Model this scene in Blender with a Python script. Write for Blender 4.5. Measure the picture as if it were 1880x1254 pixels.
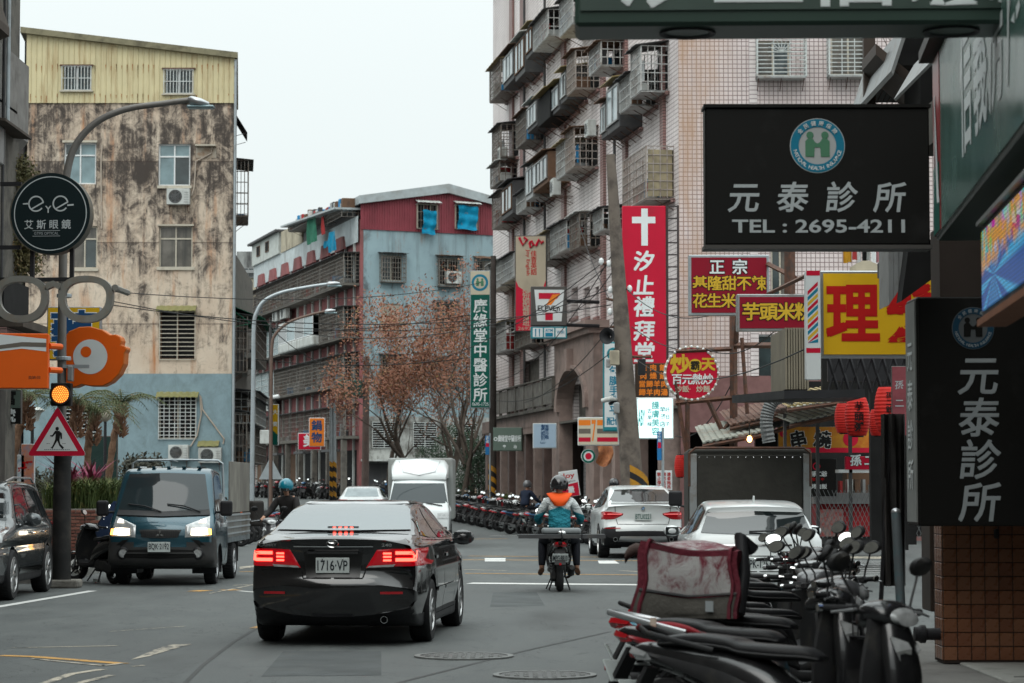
import bpy, bmesh, math, random
from mathutils import Vector, Matrix
from mathutils.bvhtree import BVHTree
from math import sin, cos, pi, radians, sqrt, atan, atan2
import math
for o in list(bpy.data.objects): bpy.data.objects.remove(o)
SC = bpy.context.scene
C = SC.collection
# ------------------------------------------------ camera, sky, sun, exposure
F = 4439.0; TH = atan(266 / 4439); EYE = 1.6
cam = bpy.data.cameras.new('camera'); cam.lens = 85; cam.sensor_width = 36; cam.clip_start = .3; cam.clip_end = 2000
cam.dof.use_dof = True; cam.dof.focus_distance = 33; cam.dof.aperture_fstop = 5.0
co = bpy.data.objects.new('camera', cam); C.objects.link(co)
co.location = (0, 0, EYE); co.rotation_euler = (pi / 2 + TH, 0, 0); SC.camera = co
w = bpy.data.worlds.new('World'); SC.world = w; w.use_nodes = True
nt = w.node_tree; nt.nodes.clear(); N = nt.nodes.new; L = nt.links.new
sky = N('ShaderNodeTexSky'); sky.sky_type = 'NISHITA'; sky.sun_disc = False
sky.sun_elevation = radians(48); sky.sun_rotation = radians(200); sky.dust_density = 4
sk = N('ShaderNodeVectorMath'); sk.operation = 'SCALE'; sk.inputs[3].default_value = .09
L(sky.outputs[0], sk.inputs[0])
# overcast cloud sheet: grey-white, near-flat low down, unseen zenith brightened to light the scene
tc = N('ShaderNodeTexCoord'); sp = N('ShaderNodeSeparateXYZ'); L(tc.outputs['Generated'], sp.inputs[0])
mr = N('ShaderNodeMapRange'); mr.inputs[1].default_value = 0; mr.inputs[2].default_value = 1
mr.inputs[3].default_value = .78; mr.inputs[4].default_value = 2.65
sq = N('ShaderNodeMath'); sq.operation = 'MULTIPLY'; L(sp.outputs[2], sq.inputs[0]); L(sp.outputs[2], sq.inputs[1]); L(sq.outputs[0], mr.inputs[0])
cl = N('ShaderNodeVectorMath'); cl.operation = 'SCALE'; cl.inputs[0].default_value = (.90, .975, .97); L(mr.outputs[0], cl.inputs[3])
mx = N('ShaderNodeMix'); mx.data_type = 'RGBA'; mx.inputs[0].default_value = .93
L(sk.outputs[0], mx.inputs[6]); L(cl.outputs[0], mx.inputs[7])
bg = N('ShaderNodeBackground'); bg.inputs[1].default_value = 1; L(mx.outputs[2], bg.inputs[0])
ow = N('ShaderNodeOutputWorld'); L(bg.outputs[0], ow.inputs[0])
sl = bpy.data.lights.new('sun', 'SUN'); sl.energy = .6; sl.angle = radians(40); sl.color = (1, .97, .92)
so = bpy.data.objects.new('sun', sl); C.objects.link(so); so.rotation_euler = (radians(42), 0, radians(-20))
SC.view_settings.view_transform = 'Standard'; SC.view_settings.look = 'None'
SC.view_settings.exposure = .32; SC.view_settings.gamma = 1
SC.cycles.max_bounces = 5; SC.cycles.caustics_reflective = False; SC.cycles.caustics_refractive = False
SC.cycles.sample_clamp_indirect = 4
# ------------------------------------------------ helpers
RN = random.Random(11)
def U(a, b): return RN.uniform(a, b)
def ground(Y): return 0 if Y < 80 else .0125 * (Y - 80)
def ray(px, py):
    u = (px - 940) / F; v = (627 - py) / F
    return Vector((u, cos(TH) - v * sin(TH), sin(TH) + v * cos(TH)))
def P(px, py, Y):
    d = ray(px, py); return Vector((d.x * Y / d.y, Y, EYE + d.z * Y / d.y))
def G(px, py):
    d = ray(px, py); t = -EYE / d.z; return (d.x * t, d.y * t)
def frame(x0, y0, x1, y1, z=0):
    "wall frame: x runs from the first point to the second (left to right seen from outside), -y points outwards"
    d = Vector((x1 - x0, y1 - y0, 0)).normalized(); n = Vector((-d.y, d.x, 0))
    return Matrix(((d.x, n.x, 0, x0), (d.y, n.y, 0, y0), (0, 0, 1, z), (0, 0, 0, 1)))
def hit(T, px, py, out=0):
    o = Vector((0, 0, EYE)); d = ray(px, py); I = T.inverted()
    o = I @ o; d = I.to_3x3() @ d; t = (-out - o.y) / d.y; p = o + d * t
    return p.x, p.z
TR = Matrix.Translation
def RZ(a): return Matrix.Rotation(a, 4, 'Z')
def RX(a): return Matrix.Rotation(a, 4, 'X')
def RY(a): return Matrix.Rotation(a, 4, 'Y')
class MB:
    def __init__(s, T=None): s.v = []; s.f = []; s.m = []; s.T = T
    def add(s, v, f, m=0):
        k = len(s.v)
        s.v += [tuple(s.T @ Vector(p)) for p in v] if s.T else [tuple(p) for p in v]
        s.f += [tuple(i + k for i in q) for q in f]; s.m += [m] * len(f); return s
    def box(s, x0, x1, y0, y1, z0, z1, m=0):
        return s.add([(x0, y0, z0), (x1, y0, z0), (x1, y1, z0), (x0, y1, z0), (x0, y0, z1), (x1, y0, z1), (x1, y1, z1), (x0, y1, z1)],
                     [(0, 3, 2, 1), (4, 5, 6, 7), (0, 1, 5, 4), (1, 2, 6, 5), (2, 3, 7, 6), (3, 0, 4, 7)], m)
    def cyl(s, p, q, r, r2=None, n=10, m=0, cap=True): return s.tube([p, q], [r, r if r2 is None else r2], n, m, cap)
    def tube(s, pts, r, n=8, m=0, cap=True, sq=1):
        pts = [Vector(p) for p in pts]; K = len(pts)
        if not isinstance(r, (list, tuple)): r = [r] * K
        V = []; ref = None
        for i, p in enumerate(pts):
            d = (pts[min(i + 1, K - 1)] - pts[max(i - 1, 0)])
            d = d.normalized() if d.length > 1e-9 else Vector((0, 0, 1))
            if ref is None: ref = Vector((0, 0, 1)) if abs(d.z) < .9 else Vector((1, 0, 0))
            a = (ref - d * ref.dot(d)).normalized(); b = d.cross(a); ref = a
            V += [tuple(p + (a * cos(2 * pi * j / n) + b * sin(2 * pi * j / n) * sq) * r[i]) for j in range(n)]
        f = [(i * n + j, i * n + (j + 1) % n, (i + 1) * n + (j + 1) % n, (i + 1) * n + j) for i in range(K - 1) for j in range(n)]
        if cap: f += [tuple(range(n - 1, -1, -1)), tuple(range((K - 1) * n, K * n))]
        return s.add(V, f, m)
    def prism(s, poly, vec, m=0):
        n = len(poly); v = [Vector(p) for p in poly]; vec = Vector(vec)
        return s.add(v + [p + vec for p in v], [tuple(range(n - 1, -1, -1)), tuple(range(n, 2 * n))] + [(i, (i + 1) % n, n + (i + 1) % n, n + i) for i in range(n)], m)
    def loft(s, rings, m=0, cap=True, closed=True):
        n = len(rings[0]); K = len(rings); V = [p for r in rings for p in r]; e = n if closed else n - 1
        f = [(i * n + j, i * n + (j + 1) % n, (i + 1) * n + (j + 1) % n, (i + 1) * n + j) for i in range(K - 1) for j in range(e)]
        if cap: f += [tuple(range(n - 1, -1, -1)), tuple(range((K - 1) * n, K * n))]
        return s.add(V, f, m)
    def lathe(s, prof, n=16, T=None, m=0, cap=True):
        T = T or Matrix(); rg = [[T @ Vector((r * cos(2 * pi * j / n), r * sin(2 * pi * j / n), z)) for j in range(n)] for r, z in prof]
        return s.loft(rg, m, cap)
    def grid(s, fn, nu, nv, m=0):
        V = [fn(i / nu, j / nv) for i in range(nu + 1) for j in range(nv + 1)]
        return s.add(V, [(i * (nv + 1) + j, (i + 1) * (nv + 1) + j, (i + 1) * (nv + 1) + j + 1, i * (nv + 1) + j + 1) for i in range(nu) for j in range(nv)], m)
    def build(s, name, mats, parent=None, T=None, smooth=None, bev=0, seg=1, sub=0, kind=None, label=None, fix=True):
        me = bpy.data.meshes.new(name); me.from_pydata(s.v, [], s.f)
        if not isinstance(mats, (list, tuple)): mats = [mats]
        for q in mats: me.materials.append(q)
        if len(mats) > 1: me.polygons.foreach_set('material_index', s.m)
        if fix:
            b = bmesh.new(); b.from_mesh(me); bmesh.ops.recalc_face_normals(b, faces=b.faces); b.to_mesh(me); b.free()
        if smooth:
            me.shade_smooth(); me.set_sharp_from_angle(angle=radians(smooth))
        o = bpy.data.objects.new(name, me); C.objects.link(o)
        if parent: o.parent = parent
        if T is not None: o.matrix_local = T
        if bev:
            q = o.modifiers.new('bevel', 'BEVEL'); q.width = bev; q.segments = seg; q.limit_method = 'ANGLE'; q.angle_limit = radians(40)
        if sub:
            q = o.modifiers.new('smooth', 'SUBSURF'); q.levels = sub; q.render_levels = sub
        if kind: o['kind'] = kind
        if label: o['label'] = label
        return o
def tag(o, label=None, cat=None, group=None, kind=None):
    if label: o['label'] = label
    if cat: o['category'] = cat
    if group: o['group'] = group
    if kind: o['kind'] = kind
    return o
def thing(name, label, cat, loc=(0, 0, 0), rz=0, group=None):
    o = bpy.data.objects.new(name, None); C.objects.link(o); o.location = loc; o.rotation_euler = (0, 0, rz)
    return tag(o, label, cat, group)
def nth(k): return '%d%s' % (k, 'th' if 10 < k % 100 < 14 else {1: 'st', 2: 'nd', 3: 'rd'}.get(k % 10, 'th'))
def dup(root, loc, rz=0, label=None, group=None, swap=None):
    "copy of a thing, its parts and their sub-parts; swap = {material: material}"
    ch = {}
    for q in bpy.data.objects:
        if q.parent: ch.setdefault(q.parent.name, []).append(q)
    def cp(o, par):
        c = o.copy(); C.objects.link(c); c.parent = par
        if par: c.matrix_local = o.matrix_local
        if swap and c.type == 'MESH':
            for i, s in enumerate(c.material_slots):
                if s.material in swap: s.link = 'OBJECT'; s.material = swap[o.data.materials[i]]
        for k in ch.get(o.name, []): cp(k, c)
        return c
    c = cp(root, None); c.location = loc
    c.rotation_euler = rz if isinstance(rz, tuple) else (0, 0, rz)
    if label: c['label'] = label
    if group: c['group'] = group
    return c
def box(name, mat, parent, x0, x1, y0, y1, z0, z1, **k): return MB().box(x0, x1, y0, y1, z0, z1).build(name, mat, parent, **k)
# ------------------------------------------------ materials
_M = {}
def mat(key, col=(.5, .5, .5), rough=.6, metal=0, var=.12, vs=3, bump=0, bs=30, coat=0, emit=0, ior=1.5, dirt=None, ds=1.5, da=.5, rv=0, streak=0):
    "principled with object-space noise variation, optional dirt colour in patches or vertical streaks, fine bump"
    if key in _M: return _M[key]
    m = bpy.data.materials.new(key); m.use_nodes = True; _M[key] = m
    t = m.node_tree; b = t.nodes['Principled BSDF']; N = t.nodes.new; L = t.links.new
    b.inputs['Base Color'].default_value = (*col, 1); b.inputs['Roughness'].default_value = rough; b.inputs['Metallic'].default_value = metal
    b.inputs['IOR'].default_value = ior
    if rough >= .35 and not metal: b.inputs['Specular IOR Level'].default_value = .22
    if coat: b.inputs['Coat Weight'].default_value = coat; b.inputs['Coat Roughness'].default_value = .04
    if emit:
        b.inputs['Emission Color'].default_value = (*col, 1); b.inputs['Emission Strength'].default_value = emit
    tc = N('ShaderNodeTexCoord')
    if var or dirt:
        n = N('ShaderNodeTexNoise'); n.inputs['Scale'].default_value = vs; n.inputs['Detail'].default_value = 5; L(tc.outputs['Object'], n.inputs['Vector'])
        r = N('ShaderNodeMapRange'); r.inputs[1].default_value = .3; r.inputs[2].default_value = .7; r.inputs[3].default_value = 1 - var; r.inputs[4].default_value = 1 + var
        L(n.outputs[0], r.inputs[0])
        s = N('ShaderNodeVectorMath'); s.operation = 'SCALE'; s.inputs[0].default_value = col; L(r.outputs[0], s.inputs[3]); out = s.outputs[0]
        if dirt:
            mp = N('ShaderNodeMapping'); mp.inputs['Scale'].default_value = (ds, ds, ds * (streak or 1)); L(tc.outputs['Object'], mp.inputs[0])
            d = N('ShaderNodeTexNoise'); d.inputs['Scale'].default_value = 1; d.inputs['Detail'].default_value = 8; d.inputs['Roughness'].default_value = .65; L(mp.outputs[0], d.inputs['Vector'])
            q = N('ShaderNodeMapRange'); q.inputs[1].default_value = .62 - .25 * da; q.inputs[2].default_value = .72 - .1 * da; L(d.outputs[0], q.inputs[0])
            k = N('ShaderNodeMath'); k.operation = 'MULTIPLY'; k.inputs[1].default_value = min(1, da * 1.4); L(q.outputs[0], k.inputs[0])
            x = N('ShaderNodeMix'); x.data_type = 'RGBA'; L(k.outputs[0], x.inputs[0]); L(out, x.inputs[6]); x.inputs[7].default_value = (*dirt, 1); out = x.outputs[2]
        L(out, b.inputs['Base Color'])
        if emit: L(out, b.inputs['Emission Color'])
    if rv:
        n = N('ShaderNodeTexNoise'); n.inputs['Scale'].default_value = vs * 2.3; n.inputs['Detail'].default_value = 4; L(tc.outputs['Object'], n.inputs['Vector'])
        r = N('ShaderNodeMapRange'); r.inputs[3].default_value = max(.02, rough - rv); r.inputs[4].default_value = rough + rv; L(n.outputs[0], r.inputs[0]); L(r.outputs[0], b.inputs['Roughness'])
    if bump:
        n = N('ShaderNodeTexNoise'); n.inputs['Scale'].default_value = bs; n.inputs['Detail'].default_value = 4; L(tc.outputs['Object'], n.inputs['Vector'])
        u = N('ShaderNodeBump'); u.inputs['Strength'].default_value = bump; u.inputs['Distance'].default_value = .02; L(n.outputs[0], u.inputs['Height']); L(u.outputs[0], b.inputs['Normal'])
    return m
class NT:
    "small helper to write longer node graphs"
    def __init__(s, key):
        s.m = bpy.data.materials.new(key); s.m.use_nodes = True; s.t = s.m.node_tree; s.b = s.t.nodes['Principled BSDF']; _M[key] = s.m
        tc = s.t.nodes.new('ShaderNodeTexCoord'); s.obj = tc.outputs['Object']
    def put(s, sock, v):
        if isinstance(v, bpy.types.NodeSocket): s.t.links.new(v, sock)
        elif v is not None:
            if sock.type == 'RGBA' and len(v) == 3: v = (*v, 1)
            sock.default_value = v
    def noise(s, scale=(1, 1, 1), detail=6, rough=.6, dist=0, loc=(0, 0, 0)):
        mp = s.t.nodes.new('ShaderNodeMapping'); mp.inputs['Scale'].default_value = scale; mp.inputs['Location'].default_value = loc; s.put(mp.inputs[0], s.obj)
        n = s.t.nodes.new('ShaderNodeTexNoise'); n.inputs['Scale'].default_value = 1; n.inputs['Detail'].default_value = detail; n.inputs['Roughness'].default_value = rough
        n.inputs['Distortion'].default_value = dist; s.put(n.inputs['Vector'], mp.outputs[0]); return n.outputs[0]
    def ramp(s, v, a, b, c=0, d=1):
        r = s.t.nodes.new('ShaderNodeMapRange'); s.put(r.inputs[0], v)
        for i, x in zip((1, 2, 3, 4), (a, b, c, d)): s.put(r.inputs[i], x)
        return r.outputs[0]
    def math(s, op, a, b=0.):
        r = s.t.nodes.new('ShaderNodeMath'); r.operation = op; s.put(r.inputs[0], a); s.put(r.inputs[1], b); return r.outputs[0]
    def mix(s, f, a, b):
        r = s.t.nodes.new('ShaderNodeMix'); r.data_type = 'RGBA'; s.put(r.inputs[0], f); s.put(r.inputs[6], a); s.put(r.inputs[7], b); return r.outputs[2]
    def xyz(s):
        r = s.t.nodes.new('ShaderNodeSeparateXYZ'); s.put(r.inputs[0], s.obj); return r.outputs
    def vec(s, x, y, z=0.):
        r = s.t.nodes.new('ShaderNodeCombineXYZ'); s.put(r.inputs[0], x); s.put(r.inputs[1], y); s.put(r.inputs[2], z); return r.outputs[0]
    def brick(s, vec, w, h, mortar, c1, c2, cm, off=0.):
        r = s.t.nodes.new('ShaderNodeTexBrick'); r.offset = off; r.squash = 1; s.put(r.inputs['Vector'], vec)
        for k, v in (('Color1', c1), ('Color2', c2), ('Mortar', cm), ('Scale', 1.), ('Mortar Size', mortar), ('Mortar Smooth', .1), ('Brick Width', w), ('Row Height', h)): s.put(r.inputs[k], v)
        return r.outputs
    def bump(s, h, st=.4, d=.02):
        r = s.t.nodes.new('ShaderNodeBump'); r.inputs['Strength'].default_value = st; r.inputs['Distance'].default_value = d; s.put(r.inputs['Height'], h); s.t.links.new(r.outputs[0], s.b.inputs['Normal'])
    def end(s, col, rough=.7, metal=0.):
        s.put(s.b.inputs['Base Color'], col); s.put(s.b.inputs['Roughness'], rough); s.put(s.b.inputs['Metallic'], metal); s.b.inputs['Specular IOR Level'].default_value = .25; return s.m
WHITE = mat('white_paint', (.72, .74, .74), .5, dirt=(.3, .27, .22), da=.25, ds=3)
DWHITE = mat('old_white_paint', (.5, .52, .5), .6, dirt=(.18, .15, .12), da=.5, ds=2.5, streak=.3)
GREY = mat('grey_metal', (.3, .31, .31), .45, .6, dirt=(.16, .1, .06), da=.35, ds=4)
GALV = mat('galvanised_steel', (.36, .4, .42), .45, .5, dirt=(.2, .2, .19), da=.4, ds=2)
DGREY = mat('dark_grey', (.06, .06, .062), .6, dirt=(.12, .1, .08), da=.3, ds=3)
BLACK = mat('black_plastic', (.018, .018, .02), .5, var=.2, rv=.1)
GLOSS = mat('gloss_black', (.01, .01, .011), .12, var=.1, coat=.6)
CHROME = mat('chrome', (.7, .7, .7), .12, 1, var=.1)
SILVER = mat('silver_paint', (.42, .43, .44), .3, .7, var=.05)
RUBBER = mat('tyre_rubber', (.02, .02, .021), .8, var=.2, bump=.2, bs=60)
RUST = mat('rusty_steel', (.12, .055, .035), .8, .2, var=.3, vs=9, dirt=(.06, .05, .045), da=.6, ds=6)
BARS = mat('window_bars', (.2, .185, .165), .6, .3, dirt=(.1, .045, .02), da=.6, ds=5)
WBARS = mat('white_window_bars', (.5, .53, .52), .5, .2, dirt=(.22, .1, .05), da=.4, ds=5)
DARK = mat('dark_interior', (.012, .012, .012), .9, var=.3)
WGLASS = mat('window_glass', (.035, .05, .052), .07, var=.5, vs=1.3, ior=1.7)
WGLASS2 = mat('window_glass_curtained', (.12, .11, .095), .15, var=.4, vs=2.2, ior=1.5, dirt=(.05, .05, .045), da=.6, ds=4, streak=.1)
FROST = mat('frosted_glass', (.2, .28, .3), .25, var=.25, vs=2, ior=1.5)
CARGLASS = mat('car_glass', (.012, .016, .018), .03, var=.0, ior=2.0)
CREAM = mat('cream_wall', (.45, .4, .3), .85, dirt=(.15, .13, .1), da=.5, ds=1.2, streak=.3)
CONC = mat('concrete', (.24, .225, .2), .9, dirt=(.09, .085, .075), da=.6, ds=2.2, bump=.5, bs=25)
DCONC = mat('dark_concrete', (.13, .12, .105), .9, dirt=(.05, .048, .045), da=.6, ds=2, bump=.4, bs=20)
RED = mat('red_paint', (.45, .02, .025), .45, var=.12, dirt=(.2, .03, .03), da=.3)
SKIN = mat('skin', (.4, .22, .15), .55, var=.08)
# ------------------------------------------------ lettering
_G = {}
def glyph(ch, bold=0.):
    k = (ch, bold)
    if k not in _G:
        c = bpy.data.curves.new('g', 'FONT'); c.body = ch; c.resolution_u = 3; c.offset = bold; c.fill_mode = 'FRONT'
        o = bpy.data.objects.new('g', c); me = bpy.data.meshes.new_from_object(o)
        _G[k] = ([v.co.copy() for v in me.vertices], [tuple(p.vertices) for p in me.polygons])
        bpy.data.objects.remove(o); bpy.data.curves.remove(c); bpy.data.meshes.remove(me)
    return _G[k]
def cjk(mb, ch, cx, cz, s, y=0., bold=.012, sx=1., rot=0, slant=0, m=0):
    if bold > .017:      # heavy strokes: overlaid copies, each a hair above the last
        d = (bold - .004) * .6
        for i, (ox, oz) in enumerate(((-d, -d), (d, -d), (-d, d), (d, d), (0, 0))): cjk(mb, ch, cx + ox * s * sx, cz + oz * s, s, y - .0005 * i, .005, sx, rot, slant, m)
        return
    V, Fc = glyph(ch, bold); q = []
    if not V: return
    for v in V:
        a = (v.x - .5) * s * sx; b = (v.y - .38) * s; a += slant * b
        if rot: a, b = a * cos(rot) - b * sin(rot), a * sin(rot) + b * cos(rot)
        q.append((cx + a, y, cz + b))
    mb.add(q, Fc, m)
def fit(mb, st, x0, x1, z0, z1, y=0., bold=0., m=0, slant=0):
    V, Fc = glyph(st, min(bold, .02))
    if not V: return
    a0 = min(v.x for v in V); a1 = max(v.x for v in V); b0 = min(v.y for v in V); b1 = max(v.y for v in V)
    mb.add([(x0 + (v.x - a0) / (a1 - a0) * (x1 - x0) + slant * (v.y - b0), y, z0 + (v.y - b0) / (b1 - b0) * (z1 - z0)) for v in V], Fc, m)
def column(mb, st, x, z0, z1, s, y=0., **k):
    n = len(st)
    for i, ch in enumerate(st): cjk(mb, ch, x, z1 + (z0 - z1) * (i + .5) / n, s, y, **k)
def row(mb, st, x0, x1, z, s, y=0., **k):
    n = len(st)
    for i, ch in enumerate(st): cjk(mb, ch, x0 + (x1 - x0) * (i + .5) / n, z, s, y, **k)
def disc(mb, cx, cz, r, y=0., n=40, a0=0, a1=2 * pi, r0=0, m=0):
    full = abs(a1 - a0 - 2 * pi) < 1e-6
    if r0 == 0 and full: return mb.add([(cx + r * cos(2 * pi * i / n), y, cz + r * sin(2 * pi * i / n)) for i in range(n)], [tuple(range(n))], m)
    V = []
    for i in range(n + 1):
        a = a0 + (a1 - a0) * i / n; V += [(cx + r * cos(a), y, cz + r * sin(a)), (cx + r0 * cos(a), y, cz + r0 * sin(a))]
    mb.add(V, [(2 * i, 2 * i + 2, 2 * i + 3, 2 * i + 1) for i in range(n)], m)
def flat(mb, pts, y=0., m=0): mb.add([(p[0], y, p[1]) for p in pts], [tuple(range(len(pts)))], m)
# ------------------------------------------------ facade kit
class Fac:
    def __init__(s, root, RT, T): s.root = root; s.T = T; s.L = RT.inverted() @ T
    def h(s, px, py, out=0): return hit(s.T, px, py, out)
    def rect(s, x0, y0, x1, y1, out=0):
        a = s.h(x0, y0, out); b = s.h(x1, y1, out); c = s.h(x1, y0, out); d = s.h(x0, y1, out)
        return a[0], b[0], c[1], b[1]     # x0,x1,ztop(at right),zbot(at right)
    def put(s, mb, name, mats, **k): return mb.build(name, mats, s.root, T=s.L, **k)
    def sub(s, mb, name, mats, par, **k): return mb.build(name, mats, par, **k)
    def wall(s, x0, x1, z0, z1, holes, m, rev=.18, name='wall', y=0):
        holes = [(max(x0, min(h[0], h[1])), min(x1, max(h[0], h[1])), max(z0, min(h[2], h[3])), min(z1, max(h[2], h[3]))) for h in holes]
        xs = sorted({x0, x1, *[h[0] for h in holes], *[h[1] for h in holes]}); zs = sorted({z0, z1, *[h[2] for h in holes], *[h[3] for h in holes]})
        mb = MB()
        for a, b in zip(xs, xs[1:]):
            for c, d in zip(zs, zs[1:]):
                cx = (a + b) / 2; cz = (c + d) / 2
                if any(h[0] < cx < h[1] and h[2] < cz < h[3] for h in holes): continue
                mb.add([(a, y, c), (b, y, c), (b, y, d), (a, y, d)], [(0, 1, 2, 3)])
        for a, b, c, d in holes:
            mb.add([(a, y, c), (b, y, c), (b, y, d), (a, y, d), (a, y + rev, c), (b, y + rev, c), (b, y + rev, d), (a, y + rev, d)], [(0, 4, 5, 1), (1, 5, 6, 2), (2, 6, 7, 3), (3, 7, 4, 0)])
        return s.put(mb, name, m, fix=False)
    def window(s, x0, x1, z0, z1, fm=WHITE, gm=(WGLASS,), cols=2, transom=0, y=.1, fr=.055, name='window'):
        mb = MB(); t = .05
        mb.box(x0, x0 + fr, y, y + t, z0, z1); mb.box(x1 - fr, x1, y, y + t, z0, z1)
        mb.box(x0 + fr, x1 - fr, y, y + t, z0, z0 + fr); mb.box(x0 + fr, x1 - fr, y, y + t, z1 - fr, z1)
        zt = z1 - fr if not transom else z1 - (z1 - z0) * transom
        if transom: mb.box(x0 + fr, x1 - fr, y - .01, y + t, zt - fr / 2, zt + fr / 2)
        for i in range(1, cols):
            x = x0 + (x1 - x0) * i / cols; mb.box(x - fr * .45, x + fr * .45, y - .005, y + t, z0 + fr, z1 - fr)
        w = s.put(mb, name, fm)
        for i in range(cols):
            a = x0 + (x1 - x0) * i / cols + fr / 2; b = x0 + (x1 - x0) * (i + 1) / cols - fr / 2
            yy = y + .02 + .012 * (i % 2)
            MB().box(a, b, yy, yy + .01, z0 + fr / 2, zt).build('pane', RN.choice(gm), w)
            if transom: MB().box(a, b, yy, yy + .01, zt, z1 - fr / 2).build('pane', RN.choice(gm), w)
        return w
    def bars(s, x0, x1, z0, z1, m=BARS, y=-.06, pv=.13, ph=.45, r=.012, name='window_grille', back=None):
        mb = MB(); nv = max(2, round(abs(x1 - x0) / pv)); nh = max(1, round(abs(z1 - z0) / ph))
        for i in range(nv + 1): x = x0 + (x1 - x0) * i / nv; mb.box(x - r, x + r, y - r, y + r, z0, z1)
        for i in range(nh + 1): z = z0 + (z1 - z0) * i / nh; mb.box(x0, x1, y - r * 1.2, y + r * 1.2, z - r, z + r)
        for x in (x0, x1): mb.box(x - r * 1.5, x + r * 1.5, y - r, .05, z0 - .01, z0 + .02); mb.box(x - r * 1.5, x + r * 1.5, y - r, .05, z1 - .02, z1 + .01)
        return s.put(mb, name, m)
    def awning(s, x0, x1, z, dp=.7, drop=.22, m=DGREY, name='awning', par=None, rib=.12):
        mb = MB(); n = max(2, int(abs(x1 - x0) / rib))
        for i in range(n):
            a = x0 + (x1 - x0) * i / n; b = x0 + (x1 - x0) * (i + 1) / n; h = .015 if i % 2 else 0
            mb.prism([(a, 0, z + h), (a, -dp, z - drop + h), (a, -dp, z - drop + h - .02), (a, 0, z + h - .02)], (b - a, 0, 0))
        for x in (x0 + .03, x1 - .03): mb.cyl((x, 0, z - drop - .15), (x, -dp + .05, z - drop - .02), .012, n=5)
        return mb.build(name, m, par) if par else s.put(mb, name, m)
    def cage(s, x0, x1, z0, z1, dp=.65, m=BARS, pv=.14, ph=.42, roof=DGREY, floor=.9, clutter=1, solid=0, name='balcony_cage', box=None):
        mb = MB(); r = .013; nv = max(2, round((x1 - x0) / pv)); nh = max(2, round((z1 - z0) / ph)); ns = max(2, round(dp / pv))
        for i in range(nv + 1): x = x0 + (x1 - x0) * i / nv; mb.box(x - r, x + r, -dp - r, -dp + r, z0, z1)
        for k in range(nh + 1):
            z = z0 + (z1 - z0) * k / nh; mb.box(x0, x1, -dp - r * 1.4, -dp + r, z - r, z + r)
            for x in (x0, x1): mb.box(x - r, x + r, -dp, 0, z - r, z + r)
        for i in range(ns):
            y = -dp * i / ns
            for x in (x0, x1): mb.box(x - r, x + r, y - r, y + r, z0, z1)
        for x in (x0, x1): mb.box(x - .022, x + .022, -dp - .022, -dp + .022, z0, z1)
        for i in range(nv + 1):
            x = x0 + (x1 - x0) * i / nv; mb.box(x - r, x + r, -dp, 0, z0 - r, z0 + r)
        mb.box(x0, x1, -dp, 0, z0 - .045, z0 - .02)
        c = s.put(mb, name, m)
        b = MB()
        for i in range(3):
            x = x0 + .05 + (x1 - x0 - .1) * i / 2; b.cyl((x, -dp * .7, z0 - .04), (x, 0, z0 - .35), .012, n=4)
        b.build('bracket', RUST, c)
        if solid:
            g = MB(); zz = z0 + (z1 - z0) * (solid if solid < 1 else .0)
            g.box(x0, x1, -dp + .02, -dp + .035, z0, z1 if solid >= 1 else zz)
            g.box(x0 + .02, x0 + .035, -dp, 0, z0, z1 if solid >= 1 else zz); g.box(x1 - .035, x1 - .02, -dp, 0, z0, z1 if solid >= 1 else zz)
            g.build('side_panel', box or GREY, c)
        if roof:
            a = MB(); o = .12; hh = U(.06, .2); n = max(2, round((x1 - x0 + 2 * o) / .35))
            for i in range(n):
                xa = x0 - o + (x1 - x0 + 2 * o) * i / n; xb = x0 - o + (x1 - x0 + 2 * o) * (i + 1) / n; q = .02 * (i % 2)
                a.prism([(xa, 0, z1 + hh + q), (xa, -dp - .2, z1 + .02 + q), (xa, -dp - .2, z1 - .005 + q), (xa, 0, z1 + hh - .025 + q)], (xb - xa, 0, 0))
            a.build('awning', roof, c)
        if clutter:
            for _ in range(int(clutter * (1 + (x1 - x0) * 1.1))):
                a = U(x0 + .1, max(x0 + .15, x1 - .6)); wd = min(U(.2, .6), x1 - a - .05); hh = U(.2, .8)
                MB().box(a, a + wd, -dp + .1, -dp + U(.2, dp - .1), z0 + .02, z0 + hh).build('stored_item', RN.choice([DGREY, GREY, DWHITE, BLUECL, BROWNW, REDCL]), c, bev=.02)
        return c
    def ac(s, x0, x1, z0, z1, dp=.32, y=0, m=None, stand=1):
        mb = MB().box(x0, x1, y - dp, y - .02, z0, z1); a = s.put(mb, 'air_conditioner', m or DWHITE, bev=.015)
        r = min((x1 - x0) * .3, (z1 - z0) * .42); cx = x0 + (x1 - x0) * .38; cz = (z0 + z1) / 2
        f = MB(); disc(f, cx, cz, r, y - dp - .006, 20); f.build('fan_opening', DARK, a)
        g = MB()
        for k in (.35, .6, .85, 1.03): disc(g, cx, cz, r * k, y - dp - .012, 20, r0=r * k - .012)
        for k in range(8): g.box(cx - .005, cx + .005, y - dp - .014, y - dp - .008, cz, cz + r) if k == 0 else g.cyl((cx, y - dp - .011, cz), (cx + r * cos(k * pi / 4), y - dp - .011, cz + r * sin(k * pi / 4)), .005, n=4)
        for k in range(5): g.box(x1 - (x1 - x0) * .24, x1 - .04, y - dp - .012, y - dp, z0 + .08 + k * (z1 - z0 - .14) / 5, z0 + .1 + k * (z1 - z0 - .14) / 5)
        g.build('fan_grille', GREY, a)
        if stand:
            b = MB()
            for x in (x0 + .08, x1 - .1): b.box(x, x + .03, y - dp, 0, z0 - .05, z0 - .02); b.cyl((x + .015, y - dp + .03, z0 - .03), (x + .015, 0, z0 - .3), .012, n=5)
            b.build('bracket', RUST, a)
        return a
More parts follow.
